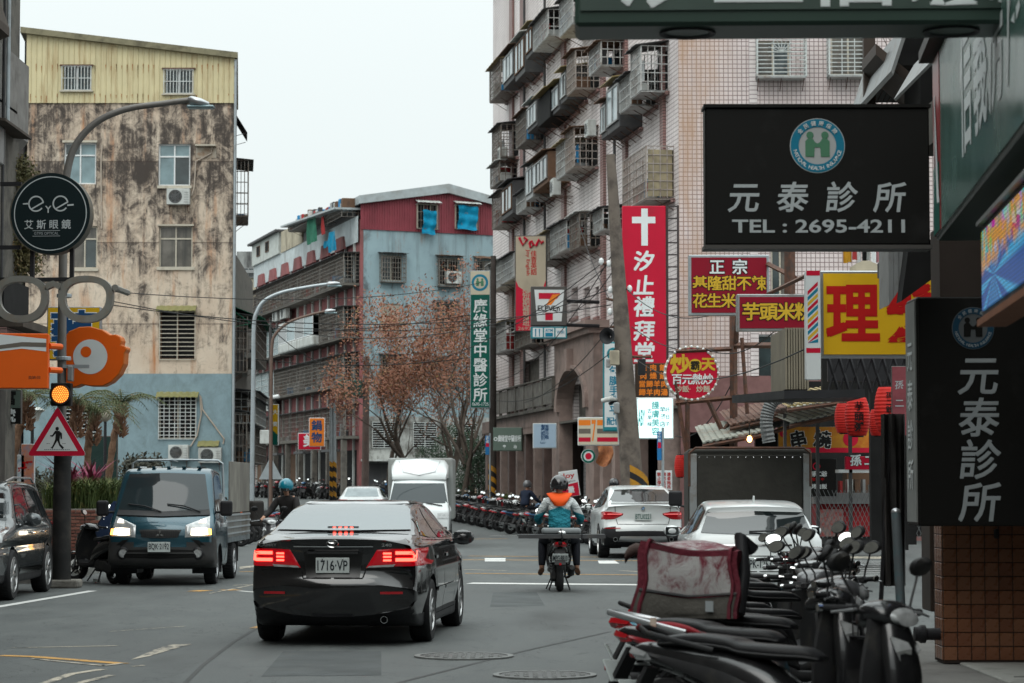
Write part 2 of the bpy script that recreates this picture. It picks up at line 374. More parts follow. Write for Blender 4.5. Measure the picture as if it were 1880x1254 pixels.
BLUECL = mat('blue_cloth', (.03, .2, .4), .9, var=.25, bump=.6, bs=12)
TEALCL = mat('teal_tarpaulin', (.0, .21, .36), .7, var=.3, vs=4, bump=1, bs=6)
REDCL = mat('red_cloth', (.35, .04, .04), .9, var=.2)
BROWNW = mat('brown_board', (.14, .08, .05), .8, var=.25, dirt=(.05, .035, .03), da=.5, ds=3)
GREENCL = mat('green_cloth', (.03, .16, .1), .9, var=.3, bump=.8, bs=10)
# ------------------------------------------------ ground, road
def asphalt():
    n = NT('asphalt'); fine = n.noise((70, 70, 70), 3, .7); mid = n.noise((1.6, .5, 1), 8, .7, .6); big = n.noise((.16, .05, .1), 4, .5)
    c = n.mix(n.ramp(mid, .35, .68), (.07, .078, .078), (.118, .127, .124))
    c = n.mix(n.ramp(big, .45, .62, 0, .5), c, (.07, .073, .073))
    sp = n.noise((160, 160, 160), 2, .8); c = n.mix(n.ramp(sp, .62, .75, 0, .7), c, (.2, .2, .19)); c = n.mix(n.ramp(sp, .2, .36, .7, 0), c, (.02, .02, .02))
    oil = n.noise((.5, .12, 1), 3, .5, 0, (7, 3, 0)); c = n.mix(n.ramp(oil, .62, .72, 0, .5), c, (.028, .028, .028))
    cr = n.noise((.9, .35, 1), 5, .6, 1.5, (3, 1, 0)); ab = n.math('ABSOLUTE', n.math('SUBTRACT', cr, .5)); c = n.mix(n.ramp(ab, .0, .006, .6, 0), c, (.02, .02, .02))
    n.bump(fine, .35, .012); return n.end(c, n.ramp(mid, .3, .7, .62, .8))
ASPH = asphalt()
def gz(x, Y): return ground(Y)
mb = MB(); ys = [-60, -20, 0, 10, 20, 40, 60, 80, 90, 100, 110, 120, 130, 145, 160, 180, 200, 240, 300, 400, 600, 900]
xs = [-400, -100, -40, -20, -10, 0, 10, 20, 40, 100, 400]
V = [(x, y, gz(x, y)) for y in ys for x in xs]; nx = len(xs)
mb.add(V, [(j * nx + i, j * nx + i + 1, (j + 1) * nx + i + 1, (j + 1) * nx + i) for j in range(len(ys) - 1) for i in range(nx - 1)])
mb.build('road', ASPH, kind='structure', fix=False)
def paint(key, col, wear):
    n = NT(key); a = n.noise((9, 9, 9), 6, .75); b = n.noise((1.5, 1.5, 1), 3, .6)
    f = n.ramp(n.math('ADD', a, n.math('MULTIPLY', b, .5)), wear, wear + .12)
    return n.end(n.mix(f, col, (.075, .078, .076)), .7)
PW = paint('road_paint_white', (.6, .6, .58), .86); PY = paint('road_paint_yellow', (.5, .27, .07), .8); PT = paint('worn_road_paint', (.45, .4, .32), .72)
def mark(pts, m, w=None, name='road_marking', z=.004):
    g = [G(*p) for p in pts]; mb = MB()
    if w:   # polyline of pixel points with a width in metres
        for (a, b) in zip(g, g[1:]):
            d = Vector((b[0] - a[0], b[1] - a[1])); d.normalize(); q = Vector((-d.y, d.x)) * w / 2
            n = max(1, int((Vector(a) - Vector(b)).length / 1.5))
            mb.add([(a[0] + q.x, a[1] + q.y, z), (a[0] - q.x, a[1] - q.y, z), (b[0] - q.x, b[1] - q.y, z), (b[0] + q.x, b[1] + q.y, z)], [(0, 1, 2, 3)])
    else: mb.add([(x, y, z) for x, y in g], [tuple(range(len(g)))])
    return mb.build(name, m, kind='structure')
mark([(-60, 1124), (170, 1085)], PW, .15); mark([(862, 1071), (1180, 1074)], PW, .5)
mark([(855, 1053), (1180, 1056)], PY, .16, z=.0045); mark([(850, 1028), (1240, 1030)], PY, .2); mark([(860, 1021), (1100, 1023)], PY, .16)
mark([(440, 1041), (476, 1037), (476, 1040), (440, 1045)], PT); mark([(440, 1050), (476, 1049)], PY, .14); mark([(438, 1085), (474, 1088)], PW, .1)
mark([(890, 1025), (928, 1025), (928, 1031), (890, 1031)], PW); mark([(1097, 1029), (1128, 1029), (1137, 1035), (1100, 1035)], PW)
mark([(852, 1046), (930, 1048)], PT, .12); mark([(1140, 1048), (1180, 1050)], PT, .12)
mark([(20, 1190), (215, 1186)], PT, .06); mark([(0, 1204), (60, 1206), (228, 1219)], PY, .14); mark([(60, 1210), (190, 1223), (228, 1218)], PT, .06, z=.005)
mark([(240, 1212), (280, 1195), (310, 1184), (352, 1183), (318, 1192), (275, 1205)], PT); mark([(80, 1256), (130, 1238), (190, 1229)], PT, .09); mark([(130, 1258), (206, 1240)], PT, .08)
mark([(243, 1224), (264, 1222)], PT, .05); mark([(340, 1150), (200, 1160)], PT, .03)
mark([(466, 1153), (540, 1133), (569, 1129), (569, 1135), (500, 1150)], PT); mark([(465, 1154), (480, 1150)], PY, .1, z=.005)
mark([(355, 1086), (380, 1084)], PY, .25); mark([(410, 1084), (436, 1083)], PY, .25); mark([(430, 1075), (475, 1073)], PT, .12); mark([(385, 1090), (475, 1072)], PT, .05, z=.005)
for a, b in (((838, 976), (880, 974)), ((905, 963), (930, 967)), ((935, 969), (975, 976)), ((862, 955), (900, 960)), ((835, 985), (850, 984)), ((900, 984), (960, 983))): mark([a, b], PW, .12)
mark([(832, 985), (852, 982)], PY, .2, z=.005); mark([(860, 990), (930, 989)], PY, .14)
for k in range(9):
    y = 1030 + k * 3.4; mark([(1524, y), (1660, y + 1)], PW, .2)
mark([(1538, 1022), (1640, 1022), (1640, 1026), (1535, 1026)], PT)
TAR = mat('tar_joint', (.03, .032, .032), .6, var=.3); RPT = mat('road_patch', (.076, .083, .084), .85, var=.2, vs=1.5, bump=.3, bs=60, dirt=(.1, .105, .1), da=.4, ds=2)
for pts in ([(320, 1275), (372, 1222), (430, 1178), (478, 1150)], [(700, 1262), (960, 1196), (1120, 1160)]): mark(pts, TAR, .045, 'road_joint', z=.003)
for pts in ([(905, 1088), (985, 1087), (1000, 1112), (900, 1114)], [(520, 1196), (700, 1196), (700, 1240), (480, 1242)]): mark(pts, RPT, None, 'road_patch', z=.0022)
IRON = mat('cast_iron', (.085, .088, .086), .55, .6, var=.3, vs=20)
KERB_ = mat('worn_iron', (.15, .155, .15), .6, .3, var=.3, vs=8)
def manhole(px, py, r, lab):
    x, y = G(px, py); t = thing('manhole_cover', lab, 'manhole cover', (x, y, 0), group='manhole covers in the road')
    mb = MB().lathe([(r * .86, .0), (r * .86, .012), (0.001, .012)], 40, cap=False); mb.build('lid', IRON, t)
    g = MB()
    for i in range(-4, 5):
        for j in range(-4, 5):
            if (i * i + j * j) * .0324 * r * r < (r * .76) ** 2: g.box(i * .18 * r - .05 * r, i * .18 * r + .05 * r, j * .18 * r - .05 * r, j * .18 * r + .05 * r, .0122, .018)
    o = g.build('tread_pattern', KERB_, t); o['kind'] = 'stuff'
    MB().lathe([(r * .88, .002), (r * .88, .016), (r, .016), (r, .002)], 40, cap=False).build('rim', KERB_, t)
manhole(852, 1206, .47, 'larger round iron manhole cover in the lane behind the black sedan'); manhole(1000, 1241, .44, 'round iron manhole cover closest to the parked scooters')
# pavements with kerbs
PAVE = mat('paving', (.16, .155, .145), .8, dirt=(.07, .065, .06), da=.5, ds=1.5, bump=.3, bs=20)
KERB = mat('kerb_stone', (.27, .27, .25), .8, dirt=(.1, .095, .085), da=.5, ds=3)
def pavement(pts, edge, name='pavement'):
    mb = MB().prism([(x, y, -.05) for x, y in pts], (0, 0, .19)); mb.build(name, PAVE, kind='structure')
    k = MB()
    for (a, b) in zip(edge, edge[1:]):
        T = frame(*a, *b); Ln = (Vector(b) - Vector(a)).length; n = max(1, int(Ln / 1.0))
        for i in range(n): k.add([T @ Vector(p) for p in MB().box(i * Ln / n + .01, (i + 1) * Ln / n - .01, -.16, .0, -.05, .15).v], [(0, 3, 2, 1), (4, 5, 6, 7), (0, 1, 5, 4), (1, 2, 6, 5), (2, 3, 7, 6), (3, 0, 4, 7)])
    k.build('kerb', KERB, kind='structure', bev=.02)
pavement([(3.0, 3), (3.0, 24), (30, 24), (30, 3)], [(3.0, 24), (3.0, 3)])
pavement([(-7.6, 40), (-9.6, 86), (-22, 86), (-22, 40)], [(-7.6, 40), (-9.6, 86)], 'pavement')
# ------------------------------------------------ building with stained plaster and yellow metal top
def plaster():
    n = NT('stained_plaster'); z = n.xyz()[2]; x = n.xyz()[0]
    mould = n.noise((1.9, 1.9, 1.4), 12, .8, .5); st = n.noise((3.2, 3.2, .28), 8, .7); pat = n.noise((.28, .28, .35), 4, .5, 0, (3, 0, 1))
    lo = n.ramp(z, 4.5, 14.5, .10, -.125); grime = n.math('ADD', mould, n.math('MULTIPLY', n.math('SUBTRACT', st, .5), .6)); grime = n.math('ADD', grime, n.math('MULTIPLY', n.math('SUBTRACT', pat, .5), .22))
    fr = n.math('FRACT', n.math('DIVIDE', n.math('ADD', z, .1), 3.05)); grime = n.math('ADD', grime, n.math('MULTIPLY', n.math('LESS_THAN', fr, .5), n.ramp(fr, .1, .5, 0, .06))); g2 = n.math('SUBTRACT', grime, lo)
    base = n.mix(n.ramp(n.noise((.7, .7, .5), 6, .6, 0, (9, 0, 0)), .35, .65), (.64, .545, .44), (.54, .425, .325))
    rust = n.noise((2.1, 2.1, .22), 5, .65, 0, (4, 2, 8)); base = n.mix(n.ramp(rust, .54, .7, 0, .9), base, (.42, .17, .06))
    c = n.mix(n.ramp(g2, .46, .64, 0, .9), base, (.13, .105, .088)); c = n.mix(n.ramp(g2, .58, .7, 0, .75), c, (.03, .026, .026))
    crk = n.noise((1.6, 1.6, 1.6), 6, .7, 1.2, (2, 5, 1)); ab = n.math('ABSOLUTE', n.math('SUBTRACT', crk, .5)); c = n.mix(n.math('MULTIPLY', n.ramp(ab, 0, .007, .7, 0), n.ramp(pat, .4, .55)), c, (.06, .045, .035))
    # storey joints: dark lines
    zf = n.math('ABSOLUTE', n.math('SUBTRACT', n.math('FRACT', n.math('DIVIDE', n.math('ADD', z, .1), 3.05)), .5)); c = n.mix(n.ramp(zf, .0, .012, .7, 0), c, (.05, .035, .03))
    blue = n.mix(n.ramp(mould, .42, .66, 0, .6), (.23, .32, .355), (.12, .16, .165)); blue = n.mix(n.ramp(st, .6, .8, 0, .4), blue, (.09, .09, .085))
    c = n.mix(n.ramp(z, ZB - .01, ZB + .01, 1, 0), c, blue)
    n.bump(mould, .5, .05); return n.end(c, .9)
def frameg(x0, y0, x1, y1): return frame(x0, y0, x1, y1, ground(y0))
xa = P(42, 900, 90).x; xb = P(424, 900, 90).x
TA = frameg(xa, 90, xb, 90); rA = thing('apartment_building', 'old plaster apartment block stained black and rust with yellow metal top floor', 'building', TA.translation)
A = Fac(rA, TA, TA); W = xb - xa; ZB = A.h(200, 686)[1]; PLA = plaster()
zr = A.h(230, 188)[1]
wA = [(118, 262, 176, 338), (291, 264, 349, 341), (132, 415, 178, 493), (292, 414, 353, 494), (294, 565, 358, 660), (292, 722, 360, 806), (116, 745, 182, 800), (176, 820, 210, 900), (366, 820, 400, 848)]
hs = [A.rect(*r) for r in wA]; hs = [(h[0], h[1], h[3], h[2]) for h in hs]
A.wall(0, W, 0, zr, hs, PLA)
MB().prism([(W, .02, 0), (W, .02, zr - .02), (W - 1.36, 12, zr - .02), (W - 1.36, 12, 0)], (-.1, 0, 0)).build('side_wall', PLA, rA); box('side_wall', PLA, rA, 0, .01, .02, 13, 0, zr - .02); box('rear_wall', DCONC, rA, .02, W - 1.4, 12, 12.2, 0, zr)
FCR = mat('old_cream_frame', (.5, .46, .38), .6, dirt=(.2, .16, .12), da=.4, ds=3)
gl = (WGLASS, FROST, WGLASS)
A.window(*hs[0][:2], *hs[0][2:], WHITE, gl, 2, .3); A.window(*hs[1], WHITE, (FROST, WGLASS), 2, .3)
A.window(*hs[2], FCR, (WGLASS2, WGLASS), 2, .3); A.window(*hs[3], FCR, (WGLASS2,), 2, .3)
A.window(*hs[4], BROWNW, (DARK,), 2); A.window(*hs[5], FCR, (DARK,), 2); A.window(*hs[6], FCR, (DARK,), 2); A.window(*hs[8], FCR, (DARK,), 1)
for k, (h, m, ph, pv) in enumerate(((hs[4], FCR, .155, .6), (hs[5], WBARS, .14, .2), (hs[6], WBARS, .14, .5))): A.bars(h[0], h[1], h[2], h[3], m, ph=ph, pv=pv, r=.014)
OLIVE = mat('olive_metal_awning', (.2, .19, .08), .6, var=.2, dirt=(.14, .09, .04), da=.4, ds=3)
for r in ((288, 564, 361, 576), (288, 722, 365, 738), (364, 812, 403, 822)):
    a = A.rect(*r); A.awning(a[0], a[1], a[2] + .05, .35, .2, OLIVE)
for r in ((308, 348, 350, 377), (311, 817, 348, 845), (366, 822, 408, 850)):
    a = A.rect(*r); A.ac(a[0], a[1], a[3], a[2])
for r in ((289, 412, 356, 415), (288, 490, 358, 496), (115, 258, 179, 262), (289, 341, 352, 346), (128, 493, 181, 498)):
    a = A.rect(*r); A.put(MB().box(a[0], a[1], -.07, .02, a[3], a[2]), 'window_ledge', FCR)
mb = MB()
for pts in (((390, 268), (388, 282), (360, 297), (357, 345), (352, 360)), ((188, 266), (186, 300), (187, 420)), ((367, 725), (370, 760), (362, 800), (350, 820)), ((369, 728), (372, 752), (400, 790), (412, 806), (410, 815))):
    mb.tube([(A.h(*p)[0], -.06, A.h(*p)[1]) for p in pts], .028, 6)
A.put(mb, 'pipe', mat('old_pipe', (.42, .36, .3), .6, dirt=(.2, .1, .05), da=.4, ds=3))
mb = MB(); mb.cyl((W + .08, -.1, 0), (W + .08, -.1, A.h(420, 110)[1]), .055); mb.cyl((W + .1, -.32, 0), (W + .1, -.32, 3.5), .05); A.put(mb, 'downpipe', GALV)
# rusty canopy board and small shelf
a = A.rect(360, 267, 397, 290); A.put(MB().box(a[0], a[1], -.3, 0, a[2] - .05, a[2]), 'shelf', FCR); A.put(MB().box(a[0], a[1], -.02, 0, a[3], a[2] - .08), 'blank_panel', mat('faded_panel', (.4, .36, .3), .8, dirt=(.25, .12, .05), da=.6, ds=2))
# yellow corrugated top floor, one sheet per panel
YEL = mat('yellow_corrugated_metal', (.6, .53, .33), .55, var=.08, vs=1.2, dirt=(.32, .19, .08), da=.45, ds=3.5, streak=.12)
npn = 39; zl = A.h(50, 62)[1]; zrr = A.h(424, 108)[1]; wh = [A.rect(115, 122, 168, 167), A.rect(302, 128, 355, 173)]
x0 = -.05; x1 = W + .05
for i in range(npn):
    a = x0 + (x1 - x0) * i / npn; b = x0 + (x1 - x0) * (i + 1) / npn; t = (i + .5) / npn; zt = zl + (zrr - zl) * t; zb_ = zr - .03
    segs = [(zb_, zt)]
    for h in wh:
        if h[0] < (a + b) / 2 < h[1]: segs = [(zb_, h[3]), (h[2], zt)]
    mb = MB(); d = .035; y = -.05 - RN.random() * .006; m_ = a + (b - a) * .72
    for q0, q1 in segs:
        pr = [(a, y), (m_, y), (m_ + .02, y - d), (b - .02, y - d), (b, y)]
        mb.loft([[(px_, py_, q0) for px_, py_ in pr], [(px_, py_, q1) for px_, py_ in pr]], cap=False, closed=False)
    A.put(mb, 'metal_panel', YEL)
rs = mat('rust_streaks', (.3, .09, .025), .9, var=.3)
for h in wh:
    A.window(h[0], h[1], h[3], h[2], WHITE, (WGLASS,), 2, 0, y=-.04, fr=.05); A.bars(h[0], h[1], h[3], h[2], WBARS, y=-.14, pv=.12, ph=.45, r=.014)
    A.put(MB().box(h[0] - .08, h[1] + .08, -.16, -.06, h[2], h[2] + .05), 'window_head', RUST); A.put(MB().box(h[0] - .08, h[1] + .08, -.18, -.06, h[3] - .05, h[3]), 'window_ledge', FCR)
mb = MB()
for i in range(npn * 2):
    t = RN.random(); x = x0 + (int(t * npn) + .86) * (x1 - x0) / npn; zt = RN.choice([A.h(200, 120)[1], A.h(200, 175)[1]]) + U(-.05, .05)
    if any(h[0] - .1 < x < h[1] + .1 for h in wh): continue
    ln = U(.08, .55) * RN.random() + .07; mb.add([(x - .014, -.093, zt), (x + .014, -.093, zt), (x + .004, -.093, zt - ln), (x - .003, -.093, zt - ln)], [(0, 3, 2, 1)])
A.put(mb, 'rust_stain', rs)
mb = MB().prism([(-.25, -.28, zl + .0), (W + .18, -.28, zrr - .02), (W + .18, -.28, zrr + .2), (-.25, -.28, zl + .22)], (-1.4, 12.5, 0)); A.put(mb, 'roof', mat('weathered_fascia', (.22, .2, .13), .8, dirt=(.1, .09, .06), da=.6, ds=2))
MB().prism([(W + .03, 0, zr), (W + .03, 0, zrr - .02), (W - 1.33, 12, zrr - .02), (W - 1.33, 12, zr)], (-.1, 0, 0)).build('side_wall', YEL, rA)
A.put(MB().box(-.12, -.06, -.05, 3, 0, zl - .3), 'side_wall', DARK)
# right flank facing the street: awnings and cages seen edge-on
TS = frame(xb + .02, 90, xb * 1.13 + .02, 102, ground(90)); TSl = TA.inverted() @ TS
AS = Fac(rA, TA, TS)
for zc, m in ((A.h(430, 330)[1], BARS), (A.h(430, 620)[1], BARS), (A.h(430, 800)[1], BARS)):
    AS.cage(1.2, 4.5, zc - 1.2, zc + .9, .55, m, clutter=.5)
AS.awning(.5, 3, A.h(430, 215)[1] + .3, .5, .8, DGREY); AS.awning(1, 4, A.h(430, 580)[1] + .3, .7, .5, GREENCL)
# ------------------------------------------------ blue gabled block with red metal attic
def bluewall():
    n = NT('blue_painted_wall'); z = n.xyz()[2]; st = n.noise((1.6, 1.6, .12), 8, .7); mo = n.noise((.5, .5, .35), 8, .7, .3); x = n.xyz()[0]
    c = n.mix(n.ramp(mo, .4, .65), (.3, .41, .445), (.25, .34, .375)); c = n.mix(n.ramp(st, .5, .7, 0, .7), c, (.09, .105, .105))
    edge = n.ramp(x, 0, 2.2, .16, 0); c = n.mix(n.ramp(n.math('ADD', mo, edge), .6, .72, 0, .75), c, (.07, .07, .068))
    rz = n.ramp(z, ZT - 2.6, ZT, 0, .12); r = n.noise((1.9, 1.9, .3), 5, .7, 0, (5, 1, 0)); c = n.mix(n.ramp(n.math('ADD', r, rz), .64, .8, 0, .7), c, (.24, .15, .1))
    wh_ = n.mix(n.ramp(n.noise((.9, .9, .6), 10, .75), .42, .6), (.42, .43, .41), (.1, .095, .085)); c = n.mix(n.ramp(z, 4.9, 5.0, 1, 0), c, wh_)
    n.bump(mo, .4, .04); return n.end(c, .85)
TB = frameg(-8.96, 142, -.33, 146); rB = thing('apartment_building', 'light blue walled apartment block with red metal gable attic and caged balconies', 'building', TB.translation)
RTB = TR(TB.translation); B = Fac(rB, RTB, TB); ZT = B.h(760, 424)[1]; BW = bluewall(); LW = B.h(940, 600)[0]
hB = {}
for k, r in enumerate(((700, 470, 738, 516), (805, 475, 842, 524), (699, 558, 735, 612), (874, 480, 905, 520), (700, 655, 740, 705), (800, 560, 836, 610), (800, 660, 838, 705))):
    q = B.rect(*r); hB[k] = (q[0], q[1], q[3], q[2])
B.wall(0, LW, 0, ZT, list(hB.values()), BW)
for k, h in hB.items():
    if k == 2: B.put(MB().box(h[0], h[1], .08, .1, h[2], h[3]), 'shutter', mat('beige_shutter', (.36, .34, .29), .8, dirt=(.2, .18, .15), da=.4, ds=2))
    else:
        B.window(*h, FCR, (DARK, WGLASS), 2); B.cage(h[0] - .1, h[1] + .1, h[2] - .1, h[3] + .1, .4, BARS, pv=.17, ph=.3, roof=(BROWNW if k in (1, 3) else DGREY), clutter=0)
a = B.rect(815, 500, 842, 522); B.ac(a[0], a[1], a[3], a[2], y=-.12)
REDM = mat('red_corrugated_metal', (.25, .055, .07), .55, var=.12, vs=.8, dirt=(.12, .035, .04), da=.4, ds=1.5, streak=.2)
zc0 = B.h(662, 372)[1]; zc1 = B.h(820, 352)[1]; xr = B.h(820, 352)[0]; zc2 = zc0 + .1
def ztop(x): return zc0 + (zc1 - zc0) * x / xr if x < xr else zc1 + (zc2 - zc1) * (x - xr) / (LW - xr)
n = 62; wr = [B.rect(762, 380, 800, 428), B.rect(834, 380, 873, 424)]
for i in range(n):
    a = LW * i / n; b = LW * (i + 1) / n; c_ = (a + b) / 2; pr = [(a, -.05), (a + (b - a) * .6, -.05), (a + (b - a) * .7, -.09), (b - .01, -.09), (b, -.05)]
    B.put(MB().loft([[(p, q, ZT - .05) for p, q in pr], [(p, q, ztop(c_)) for p, q in pr]], cap=False, closed=False), 'metal_panel', REDM)
RFM = mat('grey_metal_roof', (.38, .42, .43), .5, .3, dirt=(.25, .24, .22), da=.4, ds=1)
B.put(MB().prism([(-.2, -.35, zc0 - .1), (xr, -.35, zc1 - .1), (LW, -.35, zc2 - .1), (LW, -.35, zc2 + .38), (xr, -.35, zc1 + .45), (-.2, -.35, zc0 + .38)], (1.34, 8.9, 0)), 'roof', RFM)
for k, (x0_, y0_, x1_, y1_) in enumerate(((764, 376, 802, 422), (834, 378, 875, 423))):
    a = B.rect(x0_, y0_, x1_, y1_); B.window(a[0], a[1], a[3], a[2], FCR, (DARK,), 3, y=-.12); B.awning(a[0] - .1, a[1] + .1, a[2] + .25, .6, .2, DWHITE); B.bars(a[0], a[1], a[3], a[2], BARS, y=-.3, pv=.18)
    q = B.rect(*((771, 388, 796, 432) if k == 0 else (836, 380, 872, 424)))
    g = MB().grid(lambda u, v, q=q: (q[0] + (q[1] - q[0]) * u + .05 * sin(v * 5), -.4 - .06 * sin(u * 9 + v * 3) - .05 * sin(v * 14), q[2] + (q[3] - q[2]) * v + .04 * sin(u * 6)), 14, 14); B.put(g, 'tarpaulin', TEALCL, smooth=60)
# left face with balconies, running back from the near corner
TL = frameg(-18.6, 175, -8.96, 142); TL[2][3] = ground(142); BL = Fac(rB, RTB, TL); LL = (Vector((-18.6, 175)) - Vector((-8.96, 142))).length
PINK = mat('pink_plaster_wall', (.27, .1, .1), .85, var=.15, vs=1, dirt=(.1, .06, .055), da=.6, ds=.9, streak=.3)
ztl = BL.h(600, 432)[1]
BL.put(MB().box(0, LL, 0, .2, 0, ztl), 'wall', PINK)
rws = [(655, 478, 545), (655, 560, 620), (655, 645, 700), (655, 730, 770)]
fl = [BL.h(655, y, .6)[1] for y in (515, 614, 703)]  # underside of balcony rows at the near corner
H = (fl[0] - fl[2]) / 2
for i in range(14):
    x = LL * (i + .5) / 14; BL.put(MB().box(x - .12, x + .12, -.12, -.002, 0, ztl - 1), 'pilaster', DWHITE)
LTW = mat('pale_upper_wall', (.5, .55, .56), .8, dirt=(.2, .2, .19), da=.4, ds=1, streak=.2)
BL.put(MB().box(0, LL, -.15, -.13, fl[0] + H * .82, ztl + .2), 'upper_wall', LTW)
for i in range(7):
    x = LL * (.06 + i * .9 / 7); mb = MB().prism([(x, -.3, fl[0] + H * .78), (x + 2.6, -.3, fl[0] + H * .78), (x + 2.2, -.3, fl[0] + H * 1.05), (x + .4, -.3, fl[0] + H * 1.05)], (0, .16, 0)); BL.put(mb, 'arched_opening', PINK)
def brow(i, segs):
    z0 = fl[i]
    for a, b, st in segs:
        x0 = LL * a; x1 = LL * b; h = H * .6
        BL.put(MB().box(x0, x1, -.95, -.01, z0 - .12, z0), 'balcony_slab', DCONC)
        if st == 'c': BL.cage(x0 + .05, x1 - .05, z0 + .02, z0 + h, .95, BARS, pv=.24, ph=.22, clutter=1.0)
        elif st == 'w': BL.cage(x0 + .05, x1 - .05, z0 + .02, z0 + h, .95, WBARS, pv=.5, ph=.5, clutter=.3, solid=1, box=FROST)
        elif st == 'g':
            BL.put(MB().box(x0, x1, -1.3, -.02, z0 - .1, z0 + h * .3), 'balcony_wall', DWHITE, bev=.1, seg=2)
            w_ = BL.window(x0 + .05, x1 - .05, z0 + h * .3, z0 + h, WHITE, (WGLASS, FROST), 4, .0, y=-1.28)
            BL.put(MB().box(x0, x1, -1.25, -.02, z0 + h, z0 + h + .1), 'balcony_roof', DWHITE)
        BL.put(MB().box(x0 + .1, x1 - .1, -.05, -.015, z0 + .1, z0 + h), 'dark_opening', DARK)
brow(0, ((-.02, .2, 'c'), (.2, .42, 'c'), (.42, .62, 'c'), (.62, .8, 'c'), (.8, .998, 'c')))
brow(1, ((-.02, .12, 'c'), (.12, .28, 'w'), (.28, .42, 'w'), (.45, .78, 'g'), (.79, .998, 'c')))
brow(2, ((.1, .22, 'w'), (.22, .36, 'w'), (.36, .62, 'c'), (.62, .78, 'c'), (.78, .998, 'c')))
z3 = fl[2] - H * 1.02
BL.put(MB().box(0, LL, -1.0, -.01, z3 - .15, z3), 'balcony_slab', DCONC)
for k in range(5): BL.cage(LL * k / 5 + .2, LL * (k + 1) / 5 - .2, z3 + .02, z3 + H * .6, .8, BARS, pv=.3, ph=.3, clutter=1)
for k in range(8):
    x = LL * (k + .5) / 8; BL.put(MB().box(x - 1.5, x + 1.5, -.03, -.01, .1, z3 - .8), 'shop_opening', DARK if k % 3 else BROWNW)
    BL.put(MB().box(x + 1.6, x + 2.0, -1.0, -.7, 0, z3 - .2), 'pillar', DCONC)
    if k % 2: BL.put(MB().box(x - 1.6, x + 1.4, -1.5, -1.0, z3 - .9, z3 - .75), 'canopy', DGREY)
BL.ac(LL * .38, LL * .44, fl[1] + H * .8, fl[1] + H * 1.05, y=-.4); BL.ac(LL * .3, LL * .35, fl[1] + H * .8, fl[1] + H * 1.05, y=-.4); BL.ac(LL * .24, LL * .3, z3 + H * .75, z3 + H * .98, y=-.4)
# rooftop additions
z4 = ztl + .2; zA = BL.h(655, 376, .5)[1]; zB = BL.h(552, 412, .5)[1]; zC_ = BL.h(480, 436, .5)[1]
BL.put(MB().box(0, LL * .3, -.3, 4, z4, zC_ - .15), 'rooftop_room', mat('pale_metal_sheet', (.5, .53, .5), .6, dirt=(.25, .22, .18), da=.35, ds=1.5, streak=.2))
for k in (.06, .16): BL.window(LL * k, LL * k + 1.2, z4 + (zC_ - z4) * .3, z4 + (zC_ - z4) * .75, BROWNW, (DARK,), 1, y=-.36)
BL.put(MB().box(-.3, LL * .31, -.6, 4.2, zC_ - .15, zC_), 'rooftop_slab', DGREY); BL.put(MB().box(LL * .31, LL * .52, -.2, 4, z4, zC_ - .2), 'rooftop_room', CREAM)
hR = zA - z4
BL.cage(LL * .52, LL * .8, zB - hR * .75, zB - .1, 1.1, BARS, pv=.25, ph=.2, clutter=2.0, roof=None); BL.cage(LL * .82, LL * .985, z4 + .5, zA - .5, 1.0, BARS, pv=.35, ph=.4, clutter=3, roof=None)
BL.put(MB().box(LL * .52, LL * .975, -.1, 3, z4, zB), 'rooftop_room', DGREY); g = MB().prism([(LL * .5, -1.5, zB - .05), (LL * .99, -1.5, zA - .1), (LL * .99, -1.5, zA + .02), (LL * .5, -1.5, zB + .05)], (0, 3, 0)); BL.put(g, 'rooftop_slab', RFM)
for a, b, c, d, m in ((.71, .79, zB - .2, zB - 1.9, GREENCL), (.86, .90, zA - 1.6, z4 - 1.5, TEALCL), (.9, .955, zA - 1.2, zA - 2.4, TEALCL), (.84, .86, zB - .6, zB - 1.7, REDCL)):
    g = MB().grid(lambda u, v, a=a, b=b, c=c, d=d: (LL * (a + (b - a) * u), -1.15 - .06 * sin(u * 8 + v * 3), c + (d - c) * v), 10, 8); BL.put(g, 'hung_cloth', m, smooth=60)
MB().prism([(.35, .5, 0), (-9.1, 33, 0), (0, 37, 0), (8.4, 4.4, 0)], (0, 0, ZT - .1)).build('core_walls', DCONC, rB)
# ground-floor front of the blue block: grey shuttered shop
B.put(MB().box(.3, 4.2, -.05, -.01, .1, 2.2), 'shutter', DGREY); B.put(MB().box(.1, 4.6, -.9, 0, 2.3, 2.42), 'canopy', DWHITE)
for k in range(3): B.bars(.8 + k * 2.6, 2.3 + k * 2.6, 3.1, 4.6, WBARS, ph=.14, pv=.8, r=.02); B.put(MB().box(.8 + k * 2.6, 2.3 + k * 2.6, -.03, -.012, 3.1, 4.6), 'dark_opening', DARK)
# ------------------------------------------------ tall tiled block (street side face + front face)
def tiles(key, c1, c2, cm, w, h, mo, dirtc, amt=.5, rustx=None):
    n = NT(key); x, y, z = n.xyz(); br = n.brick(n.vec(n.math('ADD', x, y), z), w, h, mo, c1, c2, cm)
    st = n.noise((1.3, 1.3, .16), 8, .7); mo_ = n.noise((.5, .5, .4), 6, .7)
    c = n.mix(n.ramp(n.math('ADD', n.math('MULTIPLY', st, .6), n.math('MULTIPLY', mo_, .4)), .45, .68, 0, amt), br[0], dirtc)
    if rustx is not None:
        r = n.noise((1.5, 1.5, .35), 6, .7, 0, (3, 3, 3)); c = n.mix(n.math('MULTIPLY', n.ramp(x, rustx[0], rustx[1], 1, 0), n.ramp(r, .35, .6, 0, .65)), c, (.42, .24, .13))
    n.bump(n.math('SUBTRACT', 1., br[1]), .5, .01); return n.end(c, n.ramp(st, .3, .7, .35, .6))
